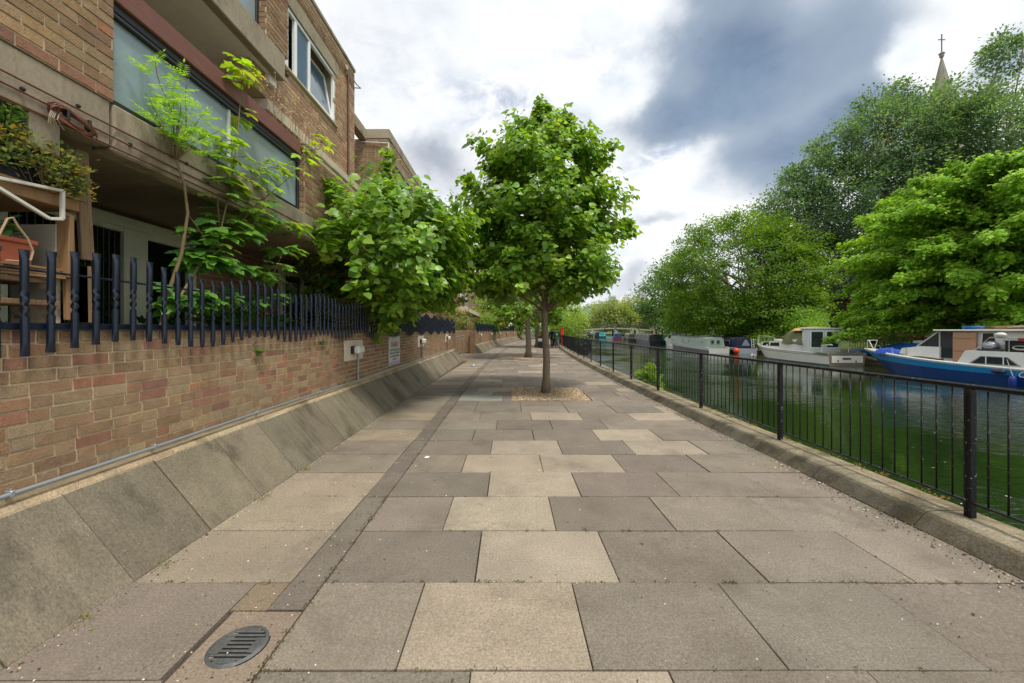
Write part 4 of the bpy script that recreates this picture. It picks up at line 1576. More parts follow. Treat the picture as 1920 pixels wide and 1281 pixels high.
# bottom-hung sash tilted inwards
Ms = Matrix.Translation((fx0 + .02, 0, wz0 + .05)) @ Matrix.Rotation(R(-10), 4, 'Y')
g = MB()
zz = wz1 - wz0 - .105
g.box(-.004, .004, 6.98, wy1 - .11, .05, zz - .05, M=Ms)
sh = g.build('pane', M['glass'], win)
g = MB()
for a, b, c0, c1 in ((6.937, wy1 - .062, 0, .05), (6.937, wy1 - .062, zz - .05, zz), (6.937, 6.985, .05, zz - .05), (wy1 - .11, wy1 - .062, .05, zz - .05)):
    g.box(-.02, .02, a, b, c0, c1, bv=.004, M=Ms)
g.build('sash', M['upvc'], win)
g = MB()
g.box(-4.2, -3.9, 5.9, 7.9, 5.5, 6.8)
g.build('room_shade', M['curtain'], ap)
t = MB()
t.tube([(WXW + .03, 8.47, 4.86), (WXW + .03, 8.47, 7.0)], .022, 8)
t.build('drainpipe', M['pipe_brown'], ap)
t = MB()
pp = [(WXW + .04, y, 7.06) for y in (4.5, 6, 7, 8, 8.9)] + [(WXW + .10, 9.0, 7.04), (WXW - .1, 9.05, 7.08)]
t.tube(pp, .014, 6, srgb(190, 170, 150))
for y in (5.95, 8.35):
    t.box(WXW + .01, WXW + .07, y - .03, y + .03, 7.02, 7.12, srgb(190, 170, 150), .008)
t.build('roof_cable', M['attr'], ap)
t = MB()
t.box(-9, WXW + .03, -4, Y1 + .02, 7.302, 7.38, bv=.012)
t.build('roof_coping', M['beam'], ap)
far_box(None, 'upper_wall', M['brick_far'], ap, boxquads(-9, -4.62, -4, Y1, 5.0, 7.3, False))

# recess beyond, then the next bay of the same terrace
t = MB()
t.box(-4.37, -4.15, 8.92, 11.45, 7.02, 7.33, bv=.01)
t.build('pergola_beam', M['beam'], ap)
c = bwall('return_wall', -4.66, -3.52, 11.42, 11.7, 4.4, 7.05, 's', lambda x, z: jit(random.choice(BROWN), .14))
t = MB()
t.box(-4.37, -3.48, 11.40, 15.6, 7.06, 7.34, bv=.012)
t.build('bay_roof_edge', M['beam'], ap)
skipb = lambda x, z: .5 < x < 3.0 and .9 < z < 2.0
bwall('bay_wall', -3.9, -3.5, 11.72, 15.55, 4.4, 7.05, 'xn', lambda x, z: jit(random.choice(BROWN), .14))
bw_ = MB()
bw_.box(-3.52, -3.47, 12.1, 14.9, 5.45, 6.45, bv=.006)
bw_ = bw_.build('bay_window', M['black_frame'], ap)
for a, b in ((12.15, 13.4), (13.5, 14.85)):
    g = MB()
    g.box(-3.475, -3.462, a, b, 5.5, 6.2)
    g.build('pane', M['frost'], bw_)
t = MB()
t.box(-3.53, -3.46, 12.0, 15.0, 6.5, 6.75, bv=.006)
t.build('bay_lintel', M['beam'], ap)
t = MB()
t.tube([(-4.3, 11.38, 6.95), (-3.52, 11.36, 6.9), (-3.49, 11.36, 6.9), (-3.49, 11.36, 6.55)], .016, 6, srgb(220, 214, 206))
t.build('overflow_pipe', M['attr'], ap)
far_box(None, 'bay_lower_wall', M['brick_far'], ap, boxquads(-9, -3.55, 11.75, 19.4, 2.85, 4.4, True) + boxquads(-9, -4.6, 11.75, 15.5, 4.4, 7.0, True))

# the terrace goes on beyond the recess
for (y0, y1, ztop, xf, lb) in ((26.0, 38.0, 8.2, -3.4, 'further brick block of flats showing between the tree crowns'),
                               (41.0, 62.0, 7.6, -3.0, 'farthest brick block of flats half hidden by trees')):
    b2 = thing('apartment_block', lb, 'building', loc=(xf + off(y0), y0, 0))
    xa = xf + off(y0)
    far_box(None, 'wall', M['brick_far'], b2, boxquads(xa - 9, xa - 1.3, y0, y1, 0, 3, False) + boxquads(xa - 9, xa - .5, y0, y1, 3, ztop, True))
    for k, (z0, z1, dx) in enumerate(((2.75, 3.05, 0.0), (5.3, 5.6, -.3))):
        t = MB()
        t.box(xa - 1.3, xa + dx, y0 + .02, y1 - .02, z0, z1, bv=.02)
        t.build('floor_slab', M['band'], b2)
    ny = int((y1 - y0) / 4)
    for i in range(ny):
        ya = y0 + .3 + i * 4
        far_box(None, 'parapet', M['brick_far'], b2, boxquads(xa - .25, xa - .02, ya + 1.9, ya + 3.9, 3.06, 4.0, True))
        t = MB()
        t.box(xa - .16, xa - .12, ya, ya + 1.88, 3.08, 3.9)
        t.build('balcony_glass', M['frost'], b2)
        for zz in (3.2, 5.9):
            t = MB()
            t.box(xa - .52, xa - .44, ya + .3, ya + 2.6, zz + .4, zz + 1.7, bv=.01)
            wf = t.build('window', M['upvc'], b2)
            t = MB()
            t.box(xa - .445, xa - .43, ya + .38, ya + 1.42, zz + .48, zz + 1.62)
            t.box(xa - .445, xa - .43, ya + 1.5, ya + 2.52, zz + .48, zz + 1.62)
            t.build('pane', M['glass'], wf)
        t = MB()
        t.box(xa - 1.3, xa - 1.27, ya + .3, ya + 3, .3, 2.5)
        t.build('patio_door', M['dark_glass'], b2)

# ------------------------------------------------------------------ cables on the beam
cb = thing('cable_run', 'three thin brown cables clipped along the concrete balcony beam', 'cable', loc=(-2.87, 4, 2.95))
for z0, z1, x in ((2.985, 2.965, -2.874), (2.905, 2.885, -2.872), (2.835, 2.815, -2.872)):
    t = MB()
    t.tube([(x, y, z0 + (z1 - z0) * (y + 1) / 9 + .006 * math.sin(y * 2.1 + z0 * 40)) for y in np.arange(-1, 8.4, .3)], .0062, 6)
    t.build('cable', M['cable'], cb, True)
for y, z in ((2.32, 2.915), (2.62, 2.985), (2.98, 2.90), (3.5, 2.975), (3.75, 2.89), (4.6, 2.97), (5.2, 2.885)):
    t = MB()
    t.ball((-2.873, y, z + .008), .014, n=8, m=5)
    t.build('clip', M['black_plastic'], cb)
ck = thing('cable_coil', 'coil of reddish brown cable hanging from the concrete beam at left', 'cable', loc=(-2.84, 2.57, 2.90))
t = MB()
for k in range(11):
    r1, r2 = .115 + random.uniform(-.02, .02), .043 + random.uniform(-.012, .014)
    dy_, dz_, dx_ = random.uniform(-.012, .012), random.uniform(-.015, .015), random.uniform(0, .03)
    tl = R(-14 + random.uniform(-7, 7))
    pts = []
    for i in range(29):
        a = 2 * math.pi * i / 28
        yy_, zz_ = r1 * math.cos(a), r2 * math.sin(a)
        pts.append((-2.865 + dx_ + .008 * math.sin(3 * a), 2.575 + dy_ + yy_ * math.cos(tl) - zz_ * math.sin(tl), 2.875 + dz_ + yy_ * math.sin(tl) + zz_ * math.cos(tl)))
    t.tube(pts, .0058, 6, cap=False)
t.build('coil', M['cable'], ck, True)
for yy_ in (2.53, 2.66):
    t = MB()
    t.box(-2.872, -2.83, yy_ - .008, yy_ + .008, 2.85, 2.92, srgb(24, 24, 26), .004)
    t.build('cable_tie', M['attr'], ck)
t = MB()
for k in range(5):
    a = random.uniform(-.03, .03)
    t.tube([(-2.85, 2.47 + a, 2.87), (-2.84, 2.45 + a, 2.82), (-2.84, 2.47 + a * 2, 2.775)], .004, 5, srgb(120, 104, 80))
t.build('rope_end', M['attr'], ck)

# ------------------------------------------------------------------ home-made shelving and pots behind the fence
sh = thing('shelving_unit', 'rough shelving of old boards and offcuts behind the fence at far left', 'shelf', loc=(-3.1, 2.4, 1.5))
t = MB()
a, b = P(151, 283, 2.78), P(163, 488, 2.80)
t.beam(b, a, .085, .03, up=(1, 0, 0), bv=.004)
t.build('plank_post', M['timber'], sh)
t = MB()
t.box(-3.55, -2.93, 1.9, 2.72, 2.385, 2.405, bv=.003)
t.box(-3.5, -2.95, 1.95, 2.70, 2.31, 2.383, bv=.003)
t.build('shelf', M['new_timber'], sh)
t = MB()
t.box(-3.55, -2.98, 1.6, 2.58, 1.80, 1.83, bv=.003)
t.box(-3.5, -2.97, 1.5, 2.6, 1.66, 1.69, bv=.003)
t.build('shelf', M['timber'], sh)
t = MB()
t.box(-3.62, -3.58, 1.5, 2.62, 1.9, 2.30, bv=.003)
t.build('back_panel', M['ply'], sh)
t = MB()
t.box(-3.3, -3.0, 2.60, 2.63, 1.5, 2.2, bv=.003)
t.build('back_panel', M['ply'], sh)
t = MB()
a, b = P(118, 520, 2.62), P(122, 405, 2.62)
t.beam(a, b, .03, .10, up=(1, 0, 0), bv=.004)
t.beam(P(132, 600, 2.66), P(126, 400, 2.66), .06, .03, up=(1, 0, 0), bv=.003)
t.build('upright', M['new_timber'], sh)
t = MB()
for k in range(5):
    t.beam(P(142 + k * 4, 605, 2.72), P(140 + k * 4, 500, 2.72), .012, .10, up=(1, 0, 0))
t.build('leaning_sheets', M['timber'], sh)
t = MB()
for k in range(4):
    z = 1.835 + .017 * k
    t.beam((-3.02 + .02 * k, 2.14 + .05 * k, z + .008), (-2.96 - .01 * k, 2.63 + random.uniform(-.04, .04), z + .008), .05, .014, bv=.002)
t.build('offcuts', M['new_timber'], sh)
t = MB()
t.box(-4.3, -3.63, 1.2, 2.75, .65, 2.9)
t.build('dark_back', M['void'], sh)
br = thing('metal_bracket', 'white painted angled metal frame under the plant shelf', 'bracket', loc=(-2.9, 2.4, 2.2))
t = MB()
xb = -2.905
pts = [PX(-40, 326, xb), PX(117, 358, xb), PX(117, 411, xb), PX(92, 410, xb), PX(-40, 330, xb)]
for a, b in zip(pts[:-1], pts[1:]):
    t.beam(a, b, .018, .022, srgb(206, 204, 192), up=(1, 0, 0), bv=.002)
t.build('frame', M['attr'], br)

pl = thing('planter_box', 'black plastic planter box full of trailing succulents on the high shelf', 'planter', loc=(-3.1, 2.3, 2.405))
t = MB()
t.box(-3.30, -2.98, 1.9, 2.52, 2.406, 2.60, bv=.015)
t.build('box', M['black_plastic'], pl)
n = 46
cen = np.array([(random.uniform(-3.28, -2.92), random.uniform(1.95, 2.62), 2.62 + random.uniform(-.01, .05)) for _ in range(n)])
cen2 = np.array([(-2.94 + random.uniform(-.05, .03), 2.50 + .2 * random.random(), 2.60 - .19 * random.random()) for _ in range(26)] + [(-2.93 + random.uniform(-.03, .05), random.uniform(2.2, 2.66), 2.66 - .2 * random.random() ** 1.5) for _ in range(44)])
cen = np.vstack([cen, cen2])
pos, dd, nm, s, col = cluster_leaves(cen, np.tile([.3, -.2, .6], (len(cen), 1)), 26, .055, .03,
                                     [(.08, .14, .05), (.12, .16, .05), (.17, .15, .045), (.06, .11, .045), (.10, .16, .08)], 0.8, -.2)
leaves('succulents', pos, dd, nm, s, col, T_DIA, M['leaf'], pl)
t = MB()
for k in range(26):
    a = Vector((random.uniform(-3.0, -2.92), random.uniform(2.35, 2.6), 2.6))
    t.tube([a, a + Vector((.03, .05 * random.uniform(-1, 1.5), -.05)), a + Vector((.02, .1 * random.uniform(-.6, 1.4), -.2 * random.random() - .03))], .0018, 4, srgb(120, 104, 80))
t.build('dry_stems', M['attr'], pl)
fl = thing('flowering_plant', 'tall daisy plant with pink flowers at the left picture edge', 'plant', loc=(-2.98, 2.33, 2.6))
t = MB()
stems = []
for k in range(9):
    a = Vector((-2.98 + random.uniform(-.04, .04), 2.33 + random.uniform(-.06, .10), 2.60))
    b = a + Vector((random.uniform(0, .06), random.uniform(-.04, .04), random.uniform(.16, .30)))
    t.tube([a, (a + b) / 2 + Vector((.01, 0, 0)), b], .0035, 5)
    stems.append((a, b))
t.build('stem', M['twig'], fl)
cen = np.array([tuple(a.lerp(b, u)) for a, b in stems for u in (.3, .5, .7, .85)])
pos, dd, nm, s, col = cluster_leaves(cen, unit(rng.normal(0, 1, (len(cen), 3)) * np.array([1, 1, .3])), 9, .03, .05, [(.11, .26, .06), (.08, .2, .05)], .6, -.1)
leaves('foliage', pos, dd, nm, s, col, T_SLIM, M['leaf'], fl)
pos, dd, nm, col = [], [], [], []
for a, b in [stems[i] for i in (0, 2, 3, 5)]:
    for k in range(14):
        an = 2 * math.pi * k / 14
        pos.append(b + Vector((0, 0, .01)))
        dd.append((math.cos(an), math.sin(an), .35))
        nm.append((.3, -.2, 1))
        col.append(random.choice([srgb(190, 90, 150), srgb(216, 160, 196), srgb(150, 50, 110)]))
leaves('flowers', np.array(pos), np.array(dd, float), np.array(nm, float), np.full(len(pos), .045), np.array(col), T_SLIM, M['petal'], fl)

tp = thing('plant_pot', 'terracotta trough pot standing on the shelf behind the pickets', 'plant pot', loc=(-3.05, 2.3, 1.835))
a = PX(8, 500, -3.02)
t = MB()
y0, y1 = 2.28, 2.50
zb, zt = 1.905, 2.035
t.prism([(y0 + .02, zb), (y1 - .02, zb), (y1, zt), (y0, zt)], ((-3.22, 0, 0), (0, 1, 0), (0, 0, 1), (1, 0, 0)), .2)
t.box(-3.235, -3.005, y0 - .012, y1 + .012, zt, zt + .03, bv=.006)
t.build('pot', M['terracotta'], tp)
cen = np.array([(random.uniform(-3.2, -3.05), random.uniform(2.22, 2.4), 2.08 + random.uniform(0, .08)) for _ in range(8)])
pos, dd, nm, s, col = cluster_leaves(cen, np.tile([.4, -.3, .3], (8, 1)), 7, .05, .08, [(.03, .10, .03), (.05, .15, .04)], .7, .1)
leaves('foliage', pos, dd, nm, s, col, T_LIME, M['leaf'], tp)
t = MB()
pts = [PX(u, v, -2.9) for u, v in ((-4, 445), (14, 410), (24, 408), (34, 425), (52, 448), (62, 472), (58, 487), (46, 491), (10, 488))]
t.tube(pts, .006, 6, srgb(170, 140, 110))
t.build('dead_stem', M['attr'], tp)
bk = thing('crate', 'dull purple box at the left edge behind the first picket', 'box', loc=(-3.0, 2.2, 1.8))
t = MB()
t.box(-3.2, -2.98, 1.9, 2.30, 1.832, 2.0, srgb(92, 74, 74), .01)
t.box(-3.21, -2.97, 1.89, 2.31, 1.96, 2.004, srgb(84, 68, 68), .01)
t.build('box', M['attr'], bk)

# ------------------------------------------------------------------ the lime trees on the path
LIME = [(.105, .225, .028), (.085, .19, .026), (.13, .26, .034), (.062, .15, .02), (.16, .29, .042)]


def env_tree(name, label, base, prof, trunk_h, ntw, per, lsize, pal, group=None, trunk_r=.105, lean=(0, 0), spread=(1, 1), spikes=(), crown_c=(0, 0), tmpl=T_LIME):
    """single-stem tree: leafy twigs fill an envelope given by prof = [(z, radius)]"""
    bx, by, bz = base
    t = thing(name, label, 'tree', group, base)
    zs = np.array([p[0] for p in prof]); rs = np.array([p[1] for p in prof])
    bases, tips = [], []
    zz = np.linspace(zs[0], zs[-1], 200)
    wgt = np.interp(zz, zs, rs) + .12
    wgt /= wgt.sum()
    lump = rng.uniform(0, 6.3, 6)
    k_ = 9
    for i in range(ntw // k_):
        z = float(rng.choice(zz, p=wgt)) + float(rng.normal(0, .05))
        an = rng.uniform(0, 2 * math.pi)
        r = float(np.interp(z, zs, rs))
        r *= 1 + .08 * math.sin(3 * an + lump[0] + z * 1.3) + .07 * math.sin(5 * an - lump[1] + z * 2.9) + .06 * math.sin(z * 5.2 + lump[2] + 2 * an)
        rr = r * (.34 + .62 * rng.random() ** .55)
        if rng.random() < .08: rr *= 1.08
        # a bough: several twigs fanning out around its end
        cl = np.array([crown_c[0] + rr * math.cos(an) * spread[0], crown_c[1] + rr * math.sin(an) * spread[1], z])
        inn = np.array([crown_c[0] * .9 + rr * .5 * math.cos(an) * spread[0], crown_c[1] * .9 + rr * .5 * math.sin(an) * spread[1], z - .10 - .26 * rr * .5])
        w = .16 + .08 * r
        for q in range(k_):
            tip = cl + rng.normal(0, 1, 3) * np.array([w, w, w * .62])
            bases.append(inn + (tip - inn) * .38 + rng.normal(0, .03, 3))
            tips.append(tip)
    for (sx, sy, sz, L, ux, uy) in spikes:
        for q in range(5):
            f0 = q / 5.0
            b0_ = np.array([sx + ux * L * f0, sy + uy * L * f0, sz + L * f0 * .8])
            bases.append(b0_); tips.append(b0_ + np.array([ux * L * .3, uy * L * .3, L * .26]) + rng.normal(0, .03, 3))
    bases, tips = np.array(bases), np.array(tips)
    n = len(tips)
    ti = np.repeat(np.arange(n), per)
    u = rng.random(len(ti)) ** .7
    ax = tips - bases
    L = np.linalg.norm(ax, axis=1)[ti][:, None]
    pos = bases[ti] + ax[ti] * u[:, None] + rng.normal(0, .055, (len(ti), 3)) * (1 + .8 * (1 - u[:, None]))
    axn = unit(ax)[ti]
    sd = unit(np.cross(axn, np.array([0, 0, 1.])))
    sgn = np.where(rng.random(len(ti)) < .5, -1, 1)[:, None]
    dirv = unit(axn * .55 + sd * sgn * .75 + rng.normal(0, .3, (len(ti), 3)) - np.array([0, 0, .55]))
    rad = pos - np.array([crown_c[0], crown_c[1], 0])
    rad[:, 2] = 0
    nm = unit(np.array([0, 0, .75]) + unit(rad) * .55 + rng.normal(0, .42, (len(ti), 3)))
    tcol = rng.integers(0, len(pal), n)
    idx = np.where(rng.random(len(ti)) < .6, tcol[ti], rng.integers(0, len(pal), len(ti)))
    col = leafcols(len(ti), pal, .18, idx)
    s = lsize * rng.uniform(.5, 1.3, len(ti))
    org = np.array(base)
    leaves('crown', pos + org, dirv, nm, s, col, tmpl, M['leaf'], t)
    mb = MB()
    zt = zs[-1] - .3
    pts, rad_ = [], []
    N = 16
    for i in range(N):
        f = i / (N - 1)
        z = -.08 + f * (zt + .08)
        x = lean[0] * f + .035 * math.sin(z * 2.1 + .6) * min(1, z + .2)
        y = lean[1] * f + .03 * math.cos(z * 1.7)
        pts.append((bx + x, by + y, bz + z))
        fl = 1.45 - 3.5 * max(z, 0) if z < .13 else 1.0
        rad_.append(trunk_r * fl * (1 - .22 * min(1, z / trunk_h) if z < trunk_h else .78 * (1 - (z - trunk_h) / (zt - trunk_h)) ** .8 + .06))
    mb.tube(pts, rad_, 14)
    sel = rng.choice(n, min(n, 90), replace=False)
    for i in sel:
        b_ = Vector(bases[i] + org)
        tz = max(trunk_h * .95, bases[i][2] - .55 * np.linalg.norm(bases[i][:2] - np.array(crown_c)) - .2)
        f = min(.98, max(.05, tz / zt))
        st = Vector((bx + lean[0] * f, by + lean[1] * f, bz + tz))
        r = trunk_r * (.30 if tz < trunk_h * 1.6 else .2)
        mid = limb(mb, st, b_, r, r * .35, .10, 6, 6, .06)
        limb(mb, b_, Vector(tips[i] + org), r * .35, .004, .04, 4, 5, .04)
    mb.build('trunk', M['bark'], t, True)
    return t


prof1 = [(2.35, .7), (2.45, 1.25), (2.7, 1.65), (3.1, 1.95), (3.7, 2.0), (4.3, 1.85), (5.0, 1.72), (5.5, 1.40), (5.9, 1.0), (6.25, .60), (6.6, .28), (6.8, .12)]
env_tree('lime_tree', 'nearest lime tree with tall bright green crown, standing in the near gravel bed', (.86, 9.35, 0), prof1, 2.0, 1480, 25, .116, LIME,
         'lime trees standing in the path', .092, (.02, .05), spikes=[(-1.3, 0, 4.5, .8, -.75, 0), (1.05, 0, 5.0, .6, .4, 0), (1.75, -.2, 3.7, .4, .6, .1), (-.10, 0, 6.3, .75, 0, 0), (-.10, 0, 6.1, .6, .04, .02), (-1.0, -.4, 5.3, .4, -.3, 0), (.55, .2, 5.8, .5, .3, 0)], crown_c=(-.10, 0))
prof2 = [(1.9, .9), (2.2, 2.1), (2.8, 2.9), (3.6, 3.1), (4.6, 2.8), (5.6, 2.1), (6.6, 1.2), (7.4, .3)]
env_tree('lime_tree', 'second lime tree with thicker trunk further down the path', (1.02, 21.4, 0), prof2, 2.5, 420, 16, .19, LIME,
         'lime trees standing in the path', .165, (.05, 0), spread=(1.0, 1.0))
env_tree('lime_tree', 'third and farthest lime trunk standing in the path', (2.45, 34.3, 0), prof2, 2.6, 300, 14, .24, LIME, 'lime trees standing in the path', .22, (.05, 0), spread=(1.05, 1.05))

# leafy tree leaning out over the wall from the garden
prof3 = [(2.05, .6), (2.15, 1.05), (2.4, 1.55), (2.8, 1.85), (3.3, 1.85), (3.75, 1.6), (4.05, 1.2), (4.25, .7)]
env_tree('garden_tree', 'broad leafy green tree leaning over the garden wall above the notice sign', (-3.05, 7.9, .6),
         [(z - .6, r) for z, r in prof3], .5, 720, 21, .122, LIME + [(.12, .27, .03)], None, .07, (.5, 0), (.80, 1.38),
         spikes=[(.72, -.5, 3.5, .95, .03, .03), (1.9, 1.0, 2.6, .8, .6, .3), (1.7, 1.4, 2.9, .9, .5, .2), (2.1, .6, 2.0, .7, .6, .1), (1.0, .6, 3.4, .6, .2, .1), (.3, -1.6, 2.9, .4, -.1, -.3), (.3, -1.9, 2.0, .5, .05, -.5)], crown_c=(.96, 0))
# drooping bough of the same kind low over the fence, part of its neighbour shrub
env_tree('garden_shrub', 'leafy shrub drooping over the picket fence below the leaning tree', (-2.95, 7.6, .6), [(1.1, .25), (1.25, .45), (1.5, .6), (1.9, .65), (2.4, .4)], .3, 70, 15, .15, LIME, None, .03, (.1, 0),
         (1, .9), crown_c=(.45, .1))

# saplings growing behind the near fence
sp_ = thing('ash_sapling', 'thin ash sapling with feathery yellow-green leaves against the frosted glass', 'tree', loc=PX(302, 600, -2.92))
t = MB()
X1 = -2.84
st = [PX(302, 612, -2.95), PX(312, 560, -2.93), PX(340, 478, -2.88), PX(352, 400, X1), PX(345, 345, X1), PX(331, 300, X1)]
t.tube(st, [.017, .016, .014, .012, .011, .010], 8)
br_ = []
root = st[-1]
for (u, v, dx) in ((338, 190, .05), (322, 175, .0), (388, 205, .06), (300, 118, .05), (270, 175, .10), (415, 240, .1), (335, 235, .12), (295, 225, -.04), (376, 270, .12), (360, 150, 0)):
    e = PX(u, v, X1 + dx)
    p = limb(t, root, e, .0075, .002, .05, 7, 6, .05)
    br_.append(p)
t.build('trunk', M['twig'], sp_, True)
pos, dd, nm, sz = [], [], [], []
for p in br_:
    for q in range(3, 7):
        for _ in range(3):
            o = p[q] + Vector((random.gauss(0, .02), random.gauss(0, .03), random.gauss(0, .03)))
            an = random.uniform(0, 2 * math.pi)
            d = Vector((math.cos(an) * .8, math.sin(an), random.uniform(-.15, .75))).normalized()
            L = random.uniform(.10, .18)
            side = d.cross(Vector((0, 0, 1))).normalized()
            for k in range(6):
                c = o + d * L * (k + 1.5) / 7 + Vector((0, 0, -.10 * L * (k / 6) ** 2))
                for sg in (-1, 1):
                    pos.append(c)
                    dd.append(d * .55 + side * sg * .85 + Vector((0, 0, -.12)))
                    nm.append(Vector((random.gauss(0, .2), random.gauss(0, .2), 1)))
                    sz.append(L * .36 * (1 - .04 * k))
            pos.append(o + d * L)
            dd.append(d); nm.append(Vector((0, 0, 1))); sz.append(L * .3)
leaves('crown', np.array(pos), np.array(dd), np.array(nm), np.array(sz), leafcols(len(pos), [(.15, .33, .03), (.11, .27, .025), (.19, .37, .04), (.09, .23, .02)], .15), T_SLIM, M['leaf'], sp_)

sy = thing('sycamore_sapling', 'young sycamore with broad lobed leaves rising behind the fence', 'tree', loc=PX(340, 600, -2.95))
t = MB()
segs = [[(300, 612), (330, 570), (372, 500), (412, 440), (432, 350), (446, 250), (455, 130)], [(372, 500), (410, 470), (470, 395), (540, 335), (602, 268)],
        [(412, 440), (405, 330), (412, 265)], [(400, 470), (372, 430), (355, 405)], [(372, 500), (440, 500), (510, 520), (532, 470)], [(340, 560), (420, 585), (500, 560)],
        [(470, 395), (520, 420), (560, 430)], [(432, 350), (480, 330), (520, 315)], [(412, 440), (450, 445), (470, 420)], [(330, 570), (360, 575), (400, 560)]]
ndl = []
for k, sg in enumerate(segs):
    xx = [-2.90 + .012 * min(i, 5) + (.05 if k in (1, 4, 6) else 0) * i / len(sg) for i in range(len(sg))]
    pts = [PX(u, v, xx[i]) for i, (u, v) in enumerate(sg)]
    r0 = .015 if k == 0 else .009
    t.tube(pts, [r0 * (1 - .75 * i / (len(pts) - 1)) for i in range(len(pts))], 7)
    for i in range(1, len(pts)):
        for q in range(5 if k else 6):
            f = random.random()
            if k == 0 and i < 2: continue
            ndl.append(pts[i - 1].lerp(pts[i], f))
    ndl += [pts[-1]] * 3
pos, dd, nm, sz, zz_ = [], [], [], [], []
for p in ndl:
    if U0 + F * p.x / p.y < 372 and V0 - F * (p.z - H) / p.y < 545: continue
    for _ in range(4):
        an = random.uniform(0, 2 * math.pi)
        d = Vector((math.cos(an), math.sin(an) * .9, random.uniform(-.1, .5))).normalized()
        L = random.uniform(.05, .15)
        e = p + d * L
        t.tube([p, e], .0022, 4)
        pos.append(e)
        dd.append(d + Vector((0, 0, -.55)))
        nm.append(Vector((.35 + random.gauss(0, .25), random.gauss(-.15, .25), 1)))
        sz.append(random.uniform(.10, .20))
        zz_.append(e.z)
t.build('trunk', M['twig'], sy, True)
zz_ = np.array(zz_)
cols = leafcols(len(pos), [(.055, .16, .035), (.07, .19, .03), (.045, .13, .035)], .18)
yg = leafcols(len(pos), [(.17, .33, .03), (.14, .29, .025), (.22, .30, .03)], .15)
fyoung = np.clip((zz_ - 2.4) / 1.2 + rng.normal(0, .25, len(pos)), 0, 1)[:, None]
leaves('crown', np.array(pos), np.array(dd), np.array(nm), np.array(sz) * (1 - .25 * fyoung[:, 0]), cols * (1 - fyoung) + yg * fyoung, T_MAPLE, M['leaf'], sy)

# dry seed heads and small weeds along the first floor parapet
wd = thing('dry_weeds', 'wispy dry weeds with tiny white flowers rooted on the upper ledge', 'weeds', loc=(-2.98, 5.9, 4.17), kind='stuff')
t = MB()
pos, dd, nm = [], [], []
for k in range(40):
    a = Vector((-2.98 + random.uniform(-.06, .05), random.uniform(4.9, 6.3), 4.13))
    b = a + Vector((random.uniform(-.05, .12), random.uniform(-.15, .2), random.uniform(.25, .75)))
    m_ = (a + b) / 2 + Vector((random.uniform(-.03, .03), random.uniform(-.05, .05), 0))
    t.tube([a, m_, b], .0028, 4, random.choice([srgb(150, 110, 76), srgb(140, 96, 70), srgb(120, 120, 60)]))
    for _ in range(4):
        pos.append(m_.lerp(b, random.random())); dd.append(Vector((random.gauss(0, 1), random.gauss(0, 1), .3))); nm.append(Vector((.3, 0, 1)))
t.build('stalks', M['attr'], wd)
leaves('flower_heads', np.array(pos), np.array(dd), np.array(nm), np.full(len(pos), .03), leafcols(len(pos), [srgb(190, 170, 130), srgb(226, 220, 200), srgb(150, 110, 70)], .1), T_DIA, M['petal'], wd)

# shrubs in the gardens
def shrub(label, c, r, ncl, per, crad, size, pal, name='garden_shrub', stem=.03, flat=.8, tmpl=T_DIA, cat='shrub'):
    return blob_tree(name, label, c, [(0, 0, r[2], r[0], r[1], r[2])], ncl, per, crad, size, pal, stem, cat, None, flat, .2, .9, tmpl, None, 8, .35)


shrub('mixed greenery growing low behind the near picket fence', (-3.3, 4.6, .6), (.4, 1.3, .62), 46, 14, .2, .15, [(.04, .12, .03), (.06, .17, .03), (.03, .09, .025)], tmpl=T_MAPLE)
shrub('low ferny greenery behind the first pickets', (-3.2, 2.3, .6), (.25, .5, .5), 22, 18, .12, .05, [(.05, .14, .03), (.09, .2, .04)])
shrub('dark evergreen shrub filling the garden behind the long fence', (-3.6, 11.5, .6), (.6, 2.6, .8), 70, 18, .3, .12, [(.03, .09, .02), (.045, .12, .03)])
shrub('grey twiggy bush spilling over the end of the near wall', (-2.9, 19.2, 1.3), (.75, 1.2, .75), 80, 22, .26, .09, [(.16, .17, .10), (.12, .16, .06), (.20, .17, .13), (.10, .16, .05)])
shrub('leafy bush above the fence in the recess', (-3.6, 26.6, 1.4), (1.0, .9, .8), 70, 22, .3, .12, [(.10, .19, .04), (.14, .22, .06), (.08, .15, .04)])
shrub('ivy and green climbers hanging over the far curving wall', (WX + .1 + off(36), 36, 1.15), (.3, .9, .55), 40, 20, .25, .14, [(.03, .08, .02), (.06, .14, .03), (.12, .2, .05)])
shrub('yellow flowering bush over the far blue fence', (WX - .6 + off(46), 46, 1.6), (1.0, 1.5, .8), 60, 20, .35, .2, [(.30, .28, .03), (.14, .22, .04), (.2, .24, .04)])
shrub('light green bushes behind the far curving fence', (WX - 1.2 + off(38), 38.5, 1.2), (1.2, 2.5, 1.0), 90, 20, .4, .2, [(.09, .2, .03), (.14, .25, .05), (.06, .14, .03)])
for k, (x, y, h, w) in enumerate(((-4.5 + off(58), 58, 3.0, 3.2), (2.4 + off(64), 66, 3.6, 4.0), (-1 + off(72), 72, 4.5, 4.6))):
    shrub(('dense green bush at the far bend behind the brick wall', 'pale green bush closing the view at the end of the path', 'tall dark bush beyond the bend of the path')[k], (x, y, 0), (w, w, h), 150, 26, .9, .36,
          ([(.06, .15, .03), (.09, .19, .04)], [(.10, .22, .05), (.14, .26, .06)], [(.04, .11, .03), (.06, .14, .04)])[k], stem=.12)
shrub('bright yellow-green bush hanging over the railing and water at the path end', (5.7, 38.5, -.3), (1.9, 2.2, 2.15), 230, 30, .5, .17, [(.14, .25, .045), (.12, .22, .04), (.17, .28, .05)], 'willow_bush', .08, cat='bush')
